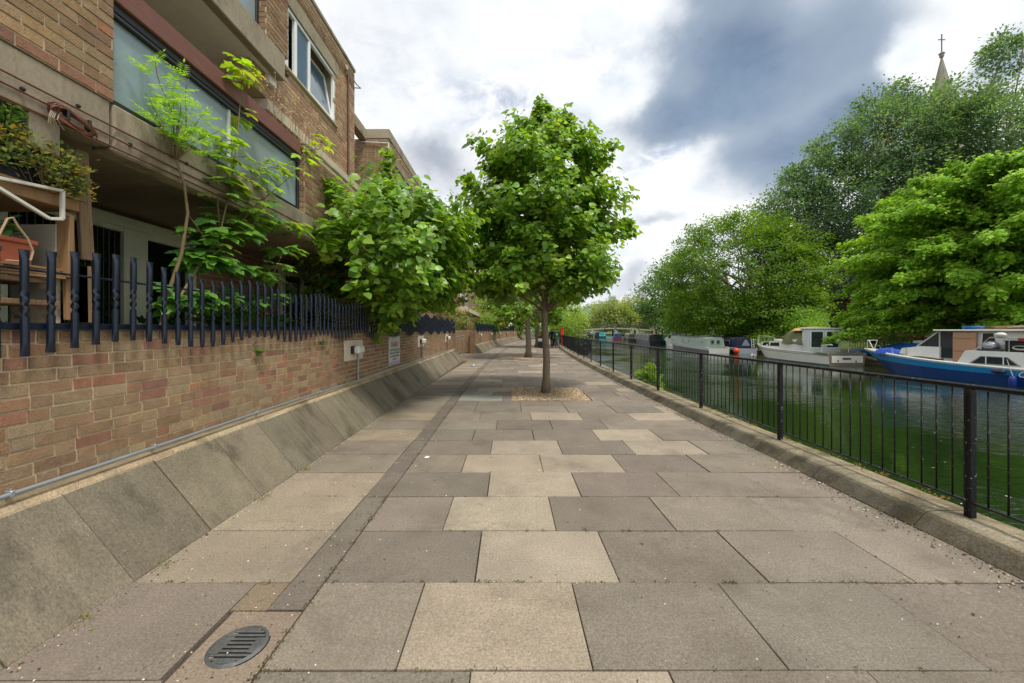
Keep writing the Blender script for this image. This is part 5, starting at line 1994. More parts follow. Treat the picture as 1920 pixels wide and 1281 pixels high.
shrub('slim leafy sapling rooted in the canal edge, poking through the railing', (3.88, 11.2, -.8), (.36, .42, .62), 40, 16, .14, .12, [(.11, .22, .03), (.08, .18, .03), (.14, .26, .05)], 'water_edge_plant', .015, tmpl=T_LIME, cat='plant')

# moss and small weeds at the foot of the plinth
t = []
pts = [(-2.2, y) for y in (2.02, 2.5, 3.46, 3.52, 4.2, 4.22, 5.1, 7.4)] + [(-2.2 + random.uniform(0, .1), 18.6 + random.uniform(-.4, .4)) for _ in range(8)]
cen = np.array([(x + random.uniform(0, .03), y, .012) for x, y in pts for _ in range(2)])
jp = [(-1.10 + random.uniform(-.01, .01), 1.5 + 9 * random.random() ** 1.3) for _ in range(170)] + [(random.uniform(-2.1, 2.9), 1.733 + RP * random.choice([0, 1, 1, 2, 3, 4, 5])) for _ in range(170)]
jc = np.array([(x, y, .001) for x, y in jp])
jt = cluster_leaves(jc, np.tile([.2, 0, .3], (len(jc), 1)), 12, .016, .009, [(.05, .065, .02), (.08, .085, .025), (.05, .04, .02)], .2, -.1)
tag(leaves('joint_moss', *jt, T_DIA, M['leaf'], None), 'dark moss and dirt growing in the joints between paving slabs', 'moss', kind='stuff')
pos, dd, nm, s, col = cluster_leaves(cen, np.tile([.5, 0, .5], (len(cen), 1)), 14, .03, .022, [(.10, .13, .03), (.16, .15, .04), (.08, .12, .02)], .5, -.5)
tag(leaves('joint_weeds', pos, dd, nm, s, col, T_SLIM, M['leaf'], None), 'tiny weeds and moss sprouting along the foot of the sloping concrete', 'weeds', kind='stuff')
cen = np.array([(RAILX + off(y) + KB - .02 + random.uniform(-.05, .03), y, .118) for y in np.arange(2.2, 14, .13) if random.random() < .7])
pos, dd, nm, s, col = cluster_leaves(cen, np.tile([.2, 0, .3], (len(cen), 1)), 22, .055, .02, [(.14, .11, .02), (.20, .14, .03), (.09, .10, .02), (.17, .10, .03)], .18, -.1)
tag(leaves('kerb_moss', pos, dd, nm, s, col, T_DIA, M['leaf'], None), 'rusty orange moss along the back edge of the kerb', 'moss', kind='stuff')

# ------------------------------------------------------------------ trees on the far bank
HB = [(.148, .295, .036), (.12, .255, .03), (.18, .335, .045), (.095, .215, .026)]
PO = [(.072, .15, .08), (.058, .125, .066), (.09, .18, .098), (.044, .10, .052)]
RO = [(.070, .155, .014), (.054, .128, .012), (.092, .19, .018), (.04, .10, .010)]

# hornbeam: layered, arching, bright
def layered_tree(name, label, base, R0, H0, H1, nl, per, size, pal, trunk_r):
    bx, by, bz = base
    t = thing(name, label, 'tree', None, base)
    mb = MB()
    limb(mb, (bx, by, bz - .1), (bx + .4, by, bz + H1 * .75), trunk_r, trunk_r * .25, 0, 9, 10, .03)
    P_, D_, N_, S_, C_ = [], [], [], [], []
    for i in range(nl):
        f = rng.random() ** .8
        z0 = bz + H0 * .7 + f * (H1 - H0) * .78
        an = rng.uniform(0, 2 * math.pi)
        prof = math.sin(math.pi * min(1, .30 + .70 * f)) ** .7 if f > .28 else .97
        L = R0 * prof * (.5 + .5 * rng.random()) * (1.14 if rng.random() < .15 else 1)
        rise = (.10 + .85 * f + rng.uniform(-.1, .15)) * L * .75
        p0 = np.array([bx + .3 * f, by, z0 - .06 * L])
        p1 = p0 + np.array([math.cos(an) * L, math.sin(an) * L, rise])
        m = max(6, int(L * 5))
        u = .25 + .75 * rng.random(m * per) ** .75
        droop = -.10 * L * u ** 3
        arch = .10 * L * np.sin(math.pi * u)
        pos = p0 + (p1 - p0) * u[:, None]
        pos[:, 2] += arch + droop
        wdt = .075 * L * np.sin(math.pi * np.clip(u, .1, .97)) + .12
        sdv = np.array([-math.sin(an), math.cos(an), 0])
        lat = rng.normal(0, 1, len(u)) * wdt * .55
        pos += sdv * lat[:, None]
        pos[:, 2] += rng.normal(0, .15, len(u)) - .10 * np.abs(lat)
        out_ = np.array([math.cos(an), math.sin(an), 0])
        dd = unit(out_ * .6 + sdv * np.sign(lat)[:, None] * .6 + rng.normal(0, .25, pos.shape) - np.array([0, 0, .35]))
        nn = unit(np.array([0, 0, 1.0]) + out_ * .35 + rng.normal(0, .28, pos.shape))
        P_.append(pos); D_.append(dd); N_.append(nn)
        S_.append(size * rng.uniform(.7, 1.2, len(u)))
        C_.append(leafcols(len(u), pal, .16, np.where(rng.random(len(u)) < .6, rng.integers(0, len(pal)), rng.integers(0, len(pal), len(u)))))
        if i % 4 == 0:
            a = Vector(p0)
            limb(mb, a, Vector(p0 + (p1 - p0) * .85), trunk_r * .22, .012, .09, 7, 6, .03)
    leaves('crown', np.vstack(P_), np.vstack(D_), np.vstack(N_), np.concatenate(S_), np.vstack(C_), T_DIA, M['leaf_far'], t)
    mb.build('trunk', M['bark'], t, True)
    return t


layered_tree('hornbeam_tree', 'bright yellow-green hornbeam spreading over the bank behind the blue cruiser', (29.4, 24.5, .2), 7.6, 1.2, 14.2, 560, 19, .25, HB, .34)

blob_tree('rounded_tree', 'large round-topped green tree on the far bank behind the green narrowboat', (28.9, 48, 0),
          [(-.9, 0, 7.4, 9.6, 8, 8.0), (-.9, 0, 7.4, 9.6, 8, 8.0), (-5.6, -4.0, 3.9, 3.6, 3.5, 2.7), (.2, -6.0, 3.9, 4.6, 3.0, 2.7)],
          1150, 58, .85, .27, RO, .5, flat=.5, trunk_top=.55, nlimb=30, shell=.70, multi=3, droop=.4)
blob_tree('dark_tree', 'dark green tree leaning over the moored black narrowboat', (30.5, 70, 0),
          [(0, 0, 8, 6.5, 6, 6.5), (-3.6, -3, 4.0, 3.6, 4, 3.4), (-5.5, -2, 6.4, 3.2, 4, 3.4), (2, 0, 11, 5, 5, 4.5)], 330, 40, 1.2, .42, [(.045, .115, .028), (.06, .14, .034), (.035, .09, .024)], .45, flat=.6, nlimb=20, shell=.7)
blob_tree('bank_tree', 'mid green tree arching low over the water beside the dark leaning tree', (28.0, 60, -.2),
          [(-2.2, -2, 3.2, 3.0, 3, 2.7), (1, 0, 4.8, 3.4, 3, 3.4), (2.6, -3, 2.8, 2.8, 3, 2.5)], 200, 36, .8, .34, RO, .3, flat=.55, nlimb=18, shell=.7)
for (nm_, lb, base, bl, n_) in (
        ('poplar_tree', 'tall grey-green poplar, left shoulder of the big tree mass', (38.5, 50, 0), [(-2.0, 0, 14.5, 5.0, 5, 5.6), (-4.4, 0, 12.0, 3.4, 4, 4.0), (0, 0, 9, 5.5, 5, 5), (1.5, 0, 19, 5.0, 5, 4.6), (-4.6, -1, 7.2, 3.0, 3, 3), (-7.6, 0, 13.2, 1.5, 1.5, 1.4), (-5.4, 0, 16.6, 1.5, 1.5, 1.5), (-2.2, 0, 20.4, 1.7, 1.5, 1.9), (1.2, 0, 24.2, 1.5, 1.5, 1.6)], 450),
        ('poplar_tree', 'tall grey-green poplar in the middle, rising to the church spire', (45.0, 47, 0), [(0, 0, 22.5, 6.0, 5, 6.2), (-2.5, 0, 16, 6, 5, 6), (4.0, 0, 24.5, 5.0, 5, 5.2), (2, 0, 12, 7, 6, 7), (-4.4, 0, 24.6, 1.8, 1.8, 1.9), (-1.2, 0, 28.4, 1.7, 1.7, 2.0), (2.4, 0, 30.0, 1.6, 1.6, 1.5), (7.4, 0, 29.0, 1.9, 1.8, 1.8)], 560),
        ('poplar_tree', 'tallest poplar at the right edge with a tuft standing clear on top', (55.5, 45, 0), [(0, 0, 22.8, 6.5, 6, 5.8), (2, 0, 16, 8, 6, 8), (1.4, 0, 32.8, 1.9, 1.9, 2.1), (1.0, 0, 33.6, 1.2, 1.2, 1.6), (-4.5, 0, 23, 4.5, 5, 4.5), (-2.4, 0, 28.0, 1.6, 1.6, 1.7)], 570)):
    blob_tree(nm_, lb, base, bl, int(n_ * 1.1), 72, 1.0, .33, PO, .55, 'tree', 'grey-green poplars above the far bank', .8, .15, .8, T_DIA, None, 60, .62)

bush = lambda lb, c, r, ncl=90, pal=RO, sz=.25: shrub(lb, c, r, ncl, 26, .55, sz, pal, 'bank_bush', .08, cat='bush')
bush('pale leafy bushes between the round tree and the church', (31.2, 43.5, .2), (3.0, 2.4, 2.4), 130, [(.10, .2, .05), (.13, .22, .07), (.07, .16, .04)])
bush('mid green bush on the quay left of the white cruiser', (26.3, 40.5, -.3), (1.5, 1.8, .9), 80, [(.10, .22, .03), (.13, .26, .04)], .15)
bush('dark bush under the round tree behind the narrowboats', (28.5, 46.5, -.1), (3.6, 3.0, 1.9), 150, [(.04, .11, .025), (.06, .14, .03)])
bush('tall loose bush behind the white cruiser', (28.6, 38.0, .1), (1.7, 2.0, 1.7), 110, [(.09, .2, .035), (.12, .24, .05), (.07, .16, .03)])
bush('bright small bush just above the white cruiser bow', (27.2, 35.6, 0), (1.2, 1.2, 1.3), 60, [(.12, .26, .035), (.15, .3, .05)], .16)
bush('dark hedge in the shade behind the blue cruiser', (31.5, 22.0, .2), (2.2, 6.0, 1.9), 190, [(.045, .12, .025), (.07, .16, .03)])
bush('low weeds growing on the quay behind the blue cruiser bow', (27.2, 28.5, 0), (1.2, 2.0, .55), 60, [(.08, .18, .03), (.11, .22, .04)], .13)
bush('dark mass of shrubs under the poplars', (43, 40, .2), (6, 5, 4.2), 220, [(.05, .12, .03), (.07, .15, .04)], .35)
bush('dense undergrowth between the round tree and the poplars', (37.0, 54, .2), (5.5, 4, 4.6), 200, [(.06, .14, .035), (.09, .18, .05)], .35)

# far trees past the footbridge
YG = [(.135, .20, .06), (.11, .18, .05), (.155, .22, .075)]
for k, (x, y, w, h) in enumerate(((37, 140, 9, 12), (48, 150, 10, 15), (28, 165, 8, 8), (60, 135, 10, 15))):
    blob_tree('far_tree', ('yellow-green tree just left of the round trees beyond the footbridge', 'larger yellow-green tree beyond the right end of the footbridge', 'small pale tree far up the canal', 'olive green tree far behind the dark leaning tree')[k], (x, y, 0),
              [(0, 0, h * .55, w * .8, 6, h * .45), (-w * .4, 0, h * .4, w * .5, 5, h * .35), (w * .4, 0, h * .42, w * .5, 5, h * .38)], 240, 30, 1.6, .75, YG if k != 3 else RO, .4, nlimb=10)
# wooded bank closing the view behind everything on the right
n = 900
cen = np.stack([rng.uniform(56, 190, n), rng.uniform(75, 150, n), rng.uniform(0, 9, n)], 1)
pos, dd, nm, s, col = cluster_leaves(cen, unit(rng.normal(0, 1, (n, 3)) - np.array([.5, 1, 0])), 34, 2.4, .9, [(.05, .12, .035), (.07, .15, .045), (.09, .17, .05)], .8, .3)
tag(leaves('wooded_bank', pos, dd, nm, s, col, T_DIA, M['leaf_far'], None), 'far-off belt of trees closing the view behind the bank', 'wood', kind='stuff')

# ------------------------------------------------------------------ boats
def place(o, x, y, rz):
    o.location = (x, y, WATER)
    o.rotation_euler = (0, 0, rz)


def hull_mesh(L, B, stern_h, bow_h, bands, tumble=.92, fine=1.6, stern=.9, ns=16, deck=None, rake=.5):
    """boat hull along +Y (bow at +L/2). bands = [(fraction of height, colour)...] from the waterline up"""
    t = MB()
    rings, dk = [], []
    for i in range(ns + 1):
        f = i / ns
        if f < .55: b = B / 2 * (stern + (1 - stern) * math.sin(f / .55 * math.pi / 2))
        else: b = B / 2 * max(.012, 1 - ((f - .55) / .45) ** fine * 1.0)
        h = stern_h + (bow_h - stern_h) * f ** 2.2
        ys_ = lambda zf: -L / 2 + L * f - rake * (1 - zf) * f ** 6
        ring = []
        prof = [(-.35, .25, 0.0)]
        prof += [(fr * h, tumble + (1 - tumble) * fr, fr) for fr, _ in bands]
        ring = [(0, ys_(0), -.5)] + [(b * w * (1 - .25 * f ** 3 * (1 - fr)), ys_(fr), z) for z, w, fr in [(-.35, .6, 0)] + [(fr * h, tumble + (1 - tumble) * fr, fr) for fr, _ in bands]]
        full = [(-x, y, z) for x, y, z in ring[::-1]] + ring[1:]
        rings.append(full)
        dk.append((b * .97, -L / 2 + L * f, h - .04))
    cols = [c for _, c in bands]
    side = [cols[0], cols[0]] + cols[1:]
    t.loft(rings, cols=side[::-1] + side)
    t.add(rings[0], [tuple(range(len(rings[0]) - 1, -1, -1))], cols[-2] if len(cols) > 1 else cols[0])
    for a, b in zip(dk[:-1], dk[1:]):
        t.quad((-a[0], a[1], a[2]), (a[0], a[1], a[2]), (b[0], b[1], b[2]), (-b[0], b[1], b[2]), deck or (.5, .5, .48))
    return t, dk


def gunwale(dk, r, col, name, mat, par, i0=0):
    t = MB()
    for s in (-1, 1):
        t.tube([(s * x * 1.02, y, z + .05) for x, y, z in dk[i0:]], r, 8, col)
    return t.build(name, mat, par, True)


WH = srgb(230, 230, 224)
DKB, LTB = srgb(16, 58, 118), srgb(24, 130, 192)

# blue cruiser
bc = thing('cabin_cruiser', 'blue and white cabin cruiser with wooden door panel, moored nearest on the right', 'boat', loc=(0, 0, 0))
L = 11.0
t, dk = hull_mesh(L, 3.0, .66, 1.22, [(0, srgb(120, 52, 50)), (.08, DKB), (.60, DKB), (.62, LTB), (.92, LTB), (1.0, WH)], fine=1.9, deck=srgb(170, 164, 150), rake=1.3)
t.build('hull', M['gelcoat'], bc)
gunwale(dk, .05, WH, 'gunwale', M['gelcoat'], bc)
# lower cabin along the side deck
t = MB()
pf = [(-4.9, .62), (.55, .62), (.15, 1.42), (-4.9, 1.42)]
t.prism(pf, ((-1.36, 0, 0), (0, 1, 0), (0, 0, 1), (1, 0, 0)), 2.72, WH)
cab = t.build('cabin', M['gelcoat'], bc)
for ys_, nmul in (([.02, -.38, -1.22, -1.62], 2), ([-2.25, -2.4, -3.6, -3.8], 2)):
    t = MB()
    t.prism([(ys_[0], .84), (ys_[1], 1.20), (ys_[2], 1.20), (ys_[3], .84)], ((-1.366, 0, 0), (0, 1, 0), (0, 0, 1), (-1, 0, 0)), .012, srgb(150, 152, 150))
    w = t.build('window', M['attr'], cab)
    t = MB()
    t.prism([(ys_[0] - .10, .87), (ys_[1] - .02, 1.17), (ys_[2] + .02, 1.17), (ys_[3] + .10, .87)], ((-1.378, 0, 0), (0, 1, 0), (0, 0, 1), (-1, 0, 0)), .006)
    t.build('pane', M['boat_glass'], w)
    for k in (1, 2):
        t = MB()
        y = ys_[0] + (ys_[3] - ys_[0]) * (k / 3 + .02)
        t.beam((-1.387, y, .85), (-1.387, y, 1.19), .035, .012, WH, up=(1, 0, 0))
        t.build('mullion', M['attr'], w)
# wheelhouse
t = MB()
t.box(-.72, 1.25, -4.9, 1.35, .75, 2.30, WH, .03)
wh = t.build('wheelhouse', M['gelcoat'], bc)
t = MB()
t.prism([(1.36, .95), (3.05, 1.12), (2.95, 1.40), (2.15, 1.52), (1.36, 1.50)], ((-.95, 0, 0), (0, 1, 0), (0, 0, 1), (1, 0, 0)), 1.9, WH)
t.build('foredeck_coaming', M['gelcoat'], bc)
t = MB()
t.prism([(1.36, 1.50), (2.35, 1.50), (1.45, 2.28), (1.36, 2.28)], ((-.80, 0, 0), (0, 1, 0), (0, 0, 1), (1, 0, 0)), 1.95, (.03, .03, .03))
ws = t.build('windscreen', M['boat_glass'], wh)
t = MB()
for x in (-.81, .2, 1.16):
    t.beam((x, 2.37, 1.5), (x, 1.45, 2.30), .06, .05, srgb(170, 172, 170), up=(1, 0, 0))
t.beam((-.81, 1.42, 1.5), (-.81, 1.42, 2.3), .06, .05, srgb(170, 172, 170), up=(1, 0, 0))
t.beam((-.81, 1.42, 1.5), (-.81, 2.37, 1.5), .06, .05, srgb(170, 172, 170))
t.build('screen_frame', M['attr'], wh)
t = MB()
t.prism([(1.34, 1.0), (1.34, 2.26), (.95, 2.26), (.6, 1.0)], ((-.86, 0, 0), (0, 1, 0), (0, 0, 1), (1, 0, 0)), .10, srgb(120, 126, 126))
t.build('side_glass', M['boat_glass'], wh)
t = MB()
t.box(-.90, -.80, .05, .88, .82, 2.24, srgb(176, 136, 108), .01)
for z in (1.35, 1.95): t.box(-.92, -.90, .10, .82, z, z + .05, srgb(160, 122, 96), .003)
t.build('door_panel', M['boatpaint'], wh)
t = MB()
t.prism([(-.05, 1.48), (-.10, 2.2), (-.42, 2.2), (-.58, 1.48)], ((-.73, 0, 0), (0, 1, 0), (0, 0, 1), (-1, 0, 0)), .012, srgb(70, 80, 86))
t.build('aft_pane', M['boat_glass'], wh)
t = MB()
t.box(-1.0, 1.4, -5.0, 1.6, 2.30, 2.37, srgb(206, 206, 198), .03)
t.build('roof', M['gelcoat'], wh)
# rails
t = MB()
rp = [(-1.25, -.1, 1.42), (-1.24, -.6, 2.02), (-1.24, -4.8, 2.02)]
t.tube(rp, .018, 8, srgb(170, 166, 156))
for y in (-1.2, -3.2): t.tube([(-1.24, y, 1.42), (-1.24, y, 2.02)], .016, 8, srgb(170, 166, 156))
t.build('grab_rail', M['attr'], bc)
t = MB()
for y, x in ((2.6, -1.15), (3.4, -.95), (4.2, -.66)):
    t.tube([(x, y, 1.0), (x, y, 1.42)], .016, 6, srgb(150, 146, 138))
t.tube([(-.25, 5.2, 1.2), (-.35, 5.1, 1.75), (.35, 5.1, 1.75), (.25, 5.2, 1.2)], .02, 8, srgb(206, 206, 200))
t.tube([(-.55, 4.6, 1.15), (-.42, 4.95, 1.72), (-.35, 5.1, 1.75)], .02, 8, srgb(206, 206, 200))
t.build('bow_rail', M['attr'], bc)
text_obj('Co', .34, (-1.462, -1.55, .40), (R(90), 0, R(-90)), pm('white_lettering', srgb(220, 226, 232), .5), bc, align='LEFT', shear=.35)
place(bc, 22.25, 18.1, R(10))


def aboard(name, label, cat, build, boat, mat=None):
    """things lying on a boat stay things of their own: built in the boat's frame, then set down there"""
    o = thing(name, label, cat)
    build(o)
    o.location = boat.location
    o.rotation_euler = boat.rotation_euler
    return o


def one(f, part, mat, smooth=False):
    def g(o):
        t = MB()
        f(t)
        t.build(part, mat, o, smooth)
    return g


def bd(o):
    t = MB(); t.box(-1.2, -.74, -.95, -.15, 1.425, 1.50, srgb(60, 62, 60), .02); t.build('tray', M['attr'], o)
    t = MB(); t.lathe([(.12, 1.5), (.25, 1.56), (.27, 1.66), (.22, 1.78), (.06, 1.86)], (-.98, -.5, 0), 16, srgb(122, 132, 136), sx=1.0); t.build('lid', M['pipe_grey'], o, True)
    t = MB(); t.tube([(-1.12, -.7, 1.72), (-1.2, -.5, 1.78), (-1.12, -.3, 1.72)], .014, 6, srgb(30, 30, 30)); t.build('handle', M['attr'], o)


aboard('barbecue', 'round grey lidded barbecue on the blue cruiser beside the black crate', 'barbecue', bd, bc)


def bx_(o):
    t = MB(); t.box(-1.22, -.74, -1.95, -1.05, 1.425, 1.86, srgb(26, 28, 32), .03); t.build('body', M['attr'], o)
    t = MB(); t.box(-1.25, -.71, -1.98, -1.02, 1.86, 1.90, srgb(34, 36, 42), .015); t.box(-1.235, -1.22, -1.96, -1.04, 1.66, 1.69, srgb(44, 46, 52)); t.build('rim', M['attr'], o)


aboard('storage_crate', 'black plastic storage crate on the side deck of the blue cruiser', 'crate', bx_, bc)
aboard('red_bucket', 'small red bucket lying on the black crate', 'bucket', one(lambda t: t.lathe([(.09, 1.905), (.12, 2.05), (.105, 2.05), (.085, 1.92)], (-1.0, -1.45, 0), 12, srgb(206, 50, 36)), 'bucket', M['attr']), bc)
aboard('white_fender', 'round white fender hanging from the blue cruiser grab rail', 'fender', one(lambda t: t.ball((-1.25, -.95, 2.14), .13, srgb(212, 206, 196), 12, 8, (1, 1.5, .85)), 'fender', M['gelcoat'], True), bc)


def fen(o):
    t = MB(); t.lathe([(.02, .30), (.10, .26), (.125, .12), (.125, -.12), (.08, -.22)], (-1.60, -1.5, .15), 12, srgb(22, 48, 130)); t.build('fender', M['attr'], o, True)
    t = MB(); t.tube([(-1.25, -1.05, 1.45), (-1.45, -1.3, .9), (-1.60, -1.5, .44)], .014, 6, srgb(196, 176, 150)); t.build('rope', M['attr'], o)


aboard('blue_fender', 'long blue fender on a rope at the blue cruiser side', 'fender', fen, bc)
aboard('blue_fender', 'dark navy fender lying flat along the blue cruiser rubbing strake', 'fender', one(lambda t: t.ball((-1.56, -1.05, .58), .1, srgb(30, 36, 66), 10, 7, (1, 2.4, 1)), 'fender', M['attr'], True), bc)
aboard('rope_coil', 'coil of pale rope looped over the black crate', 'rope', one(lambda t: [t.tube([(-1.27 - .01 * k, -1.55 + (.24 - .02 * k) * math.cos(a), 1.6 + .01 * k + (.085 - .01 * k) * math.sin(a)) for a in np.arange(0, 6.5, .3)], .012, 5, srgb(206, 204, 194)) for k in range(3)], 'rope', M['attr']), bc)


def planks(t):
    for k in range(7):
        x = -.8 + .26 * k
        t.beam((x, .2 - random.random(), 2.40 + .05 * (k % 3)), (x + random.uniform(-.2, .2), -4.6 + random.random(), 2.40 + .04 * (k % 3)), .2, .04, jit(srgb(150, 126, 100), .15), bv=.004)
    t.beam((-.9, -.5, 2.44), (.6, -.9, 2.50), .16, .14, srgb(160, 138, 112), bv=.01)


aboard('plank_stack', 'loose weathered planks lying on the blue cruiser roof', 'planks', one(planks, 'planks', M['timber']), bc)
aboard('washing_up_bowl', 'blue plastic bowl upturned on the blue cruiser roof', 'bowl', one(lambda t: t.lathe([(.32, 2.375), (.36, 2.54), (.34, 2.54), (.30, 2.39)], (-.55, .35, 0), 18, srgb(24, 92, 150)), 'bowl', M['attr'], True), bc)
aboard('boat_pole', 'long grey pole slanting up over the blue cruiser roof', 'pole', one(lambda t: t.tube([(-.6, -.8, 2.46), (.6, -8.0, 3.2)], .025, 6, srgb(176, 176, 168)), 'pole', M['attr']), bc)


def tarpf(t, c, sx, sy, h, col, n=12):
    cx, cy, cz_ = c
    rs_ = np.random.default_rng(int(abs(cx * 77 + cy * 13)) + 3)
    g = []
    for i in range(n + 1):
        row = []
        for j in range(n + 1):
            a, b = i / n * 2 - 1, j / n * 2 - 1
            e = max(0, 1 - max(abs(a), abs(b)) ** 4)
            z = h * e ** .5 * (.75 + .25 * math.cos(2.2 * a + 1) * math.cos(1.7 * b)) + rs_.normal(0, .035 * h) * (e > 0)
            row.append((cx + sx * a * (1 + .06 * math.sin(5 * b)), cy + sy * b * (1 + .06 * math.sin(4 * a)), cz_ + z))
        g.append(row)
    t.loft(g, col)


aboard('blue_sheet', 'crumpled bright blue sheet draped over the blue cruiser bow', 'tarpaulin', one(lambda t: tarpf(t, (-.35, 3.9, 1.04), .55, .5, .34, srgb(16, 66, 160)), 'sheet', M['tarp'], True), bc)

# white cruiser
wc = thing('cabin_cruiser', 'shabby white cabin cruiser with camouflage cover and grey sliding windows', 'boat', loc=(0, 0, 0))
L = 9.4
CR = srgb(220, 217, 206)
t, dk = hull_mesh(L, 2.7, .78, 1.12, [(0, srgb(40, 66, 66)), (.12, srgb(70, 92, 88)), (.14, CR), (.80, CR), (.84, srgb(120, 112, 98)), (1.0, srgb(214, 212, 202))], fine=2.2, deck=srgb(190, 188, 176), rake=1.5)
t.build('hull', M['gelcoat'], wc)
gunwale(dk, .045, srgb(210, 208, 198), 'gunwale', M['gelcoat'], wc)
t = MB()
t.box(-1.28, 1.28, -4.70, -3.4, .70, .86, srgb(104, 106, 92), .03)
t.build('stern_deck', M['gelcoat'], wc)
t = MB()
t.prism([(-4.72, .66), (-4.72, .20), (-4.74, .20), (-4.74, .66)], ((-1.0, 0, 0), (0, 1, 0), (0, 0, 1), (1, 0, 0)), 2.0, CR)
t.box(-.3, .25, -4.76, -4.73, .42, .52, srgb(30, 28, 26), .01)
t.lathe([(.05, -4.76), (.05, -4.73)], (.55, 0, .3), 10, srgb(30, 28, 26), 'y')
t.lathe([(.045, -4.76), (.045, -4.73)], (-.6, 0, .33), 10, srgb(30, 28, 26), 'y')
t.build('transom_fittings', M['boatpaint'], wc)
t = MB()
t.prism([(3.1, .95), (2.75, 1.36), (1.1, 1.50), (.2, 1.50), (.2, .8)], ((-.95, 0, 0), (0, 1, 0), (0, 0, 1), (1, 0, 0)), 1.9, srgb(216, 214, 206))
fc = t.build('fore_cabin', M['gelcoat'], wc)
for a, b in ((2.55, 1.75), (1.6, .5)):
    t = MB()
    t.prism([(a, 1.08), (a - .12, 1.32), (b, 1.38), (b - .05, 1.08)], ((-.952, 0, 0), (0, 1, 0), (0, 0, 1), (-1, 0, 0)), .014, (.03, .03, .03))
    t.build('window', M['boat_glass'], fc)
t = MB()
t.lathe([(.10, -.97), (.10, -.95), (.07, -.96)], (0, 1.95, 1.12), 12, srgb(220, 220, 214), 'x')
t.build('vent', M['gelcoat'], fc)
t = MB()
t.prism([(.2, .8), (-.2, 1.55), (-2.2, 1.72), (-2.2, .8)], ((-1.15, 0, 0), (0, 1, 0), (0, 0, 1), (1, 0, 0)), 2.3, srgb(222, 222, 216))
t.build('mid_cabin', M['gelcoat'], wc)
t = MB()
t.box(-1.12, 1.12, -2.85, -2.2, .8, 2.42, srgb(206, 212, 210), .03)
dh = t.build('deck_house', M['gelcoat'], wc)
for a, b in ((-1.02, -.05), (.05, 1.02)):
    t = MB()
    t.box(a, b, -2.868, -2.85, 1.05, 2.32, srgb(226, 232, 232), .004)
    w = t.build('window_frame', M['attr'], dh)
    t = MB()
    t.box(a + .09, b - .09, -2.876, -2.868, 1.15, 2.23)
    t.build('pane', M['boat_glass'], w)
t = MB()
t.box(-1.2, 1.2, -2.95, -2.1, 2.42, 2.50, srgb(214, 214, 206), .02)
t.build('roof', M['gelcoat'], dh)
t = MB()
for x in (-.9, .9):
    t.tube([(x, -3.75, .85), (x, -3.8, 1.3), (x * .95, -4.4, 1.38), (x * .95, -4.6, 1.36)], .035, 8, srgb(210, 210, 202))
t.build('davit', M['attr'], wc)
t = MB()
t.tube([(-.9, 3.2, 1.1), (-.62, 3.6, 1.75), (0, 4.6, 1.85), (.62, 3.6, 1.75), (.9, 3.2, 1.1)], .02, 8, srgb(160, 160, 154))
t.tube([(-.55, 3.9, 1.1), (-.5, 3.95, 1.76)], .016, 6, srgb(160, 160, 154))
t.tube([(0, 4.6, 1.12), (0, 4.6, 1.85)], .016, 6, srgb(160, 160, 154))
t.build('pulpit_rail', M['attr'], wc)
t = MB()
t.box(-.55, .35, 1.15, 1.75, 1.50, 1.62, srgb(200, 198, 190), .02)
t.box(-.4, .2, .35, .95, 1.50, 1.70, srgb(120, 50, 54), .04)
t.build('hatch', M['attr'], wc)
place(wc, 22.15, 30.4, R(-1))
aboard('camouflage_cover', 'green camouflage tarpaulin over the white cruiser cockpit', 'tarpaulin', one(lambda t: [tarpf(t, (-.05, -1.15, 1.35), 1.2, 1.15, 1.12, srgb(92, 96, 48))], 'cover', M['tarp'], True), wc)
aboard('tan_blanket', 'tan blanket thrown over the white cruiser roof and cover', 'blanket', one(lambda t: [tarpf(t, (-.2, -1.7, 2.3), .98, .6, .24, srgb(196, 154, 96), 10), tarpf(t, (-.2, -2.5, 2.49), .8, .4, .10, srgb(206, 168, 112), 8)], 'blanket', M['tarp'], True), wc)
aboard('white_fender', 'two white fenders hanging at the white cruiser bow', 'fender', one(lambda t: [t.lathe([(.02, .3), (.12, .26), (.13, 0), (.04, -.06)], (-.85, 3.7 + .45 * k, -.02), 10, srgb(214, 214, 208)) for k in range(2)], 'fender', M['gelcoat'], True), wc)


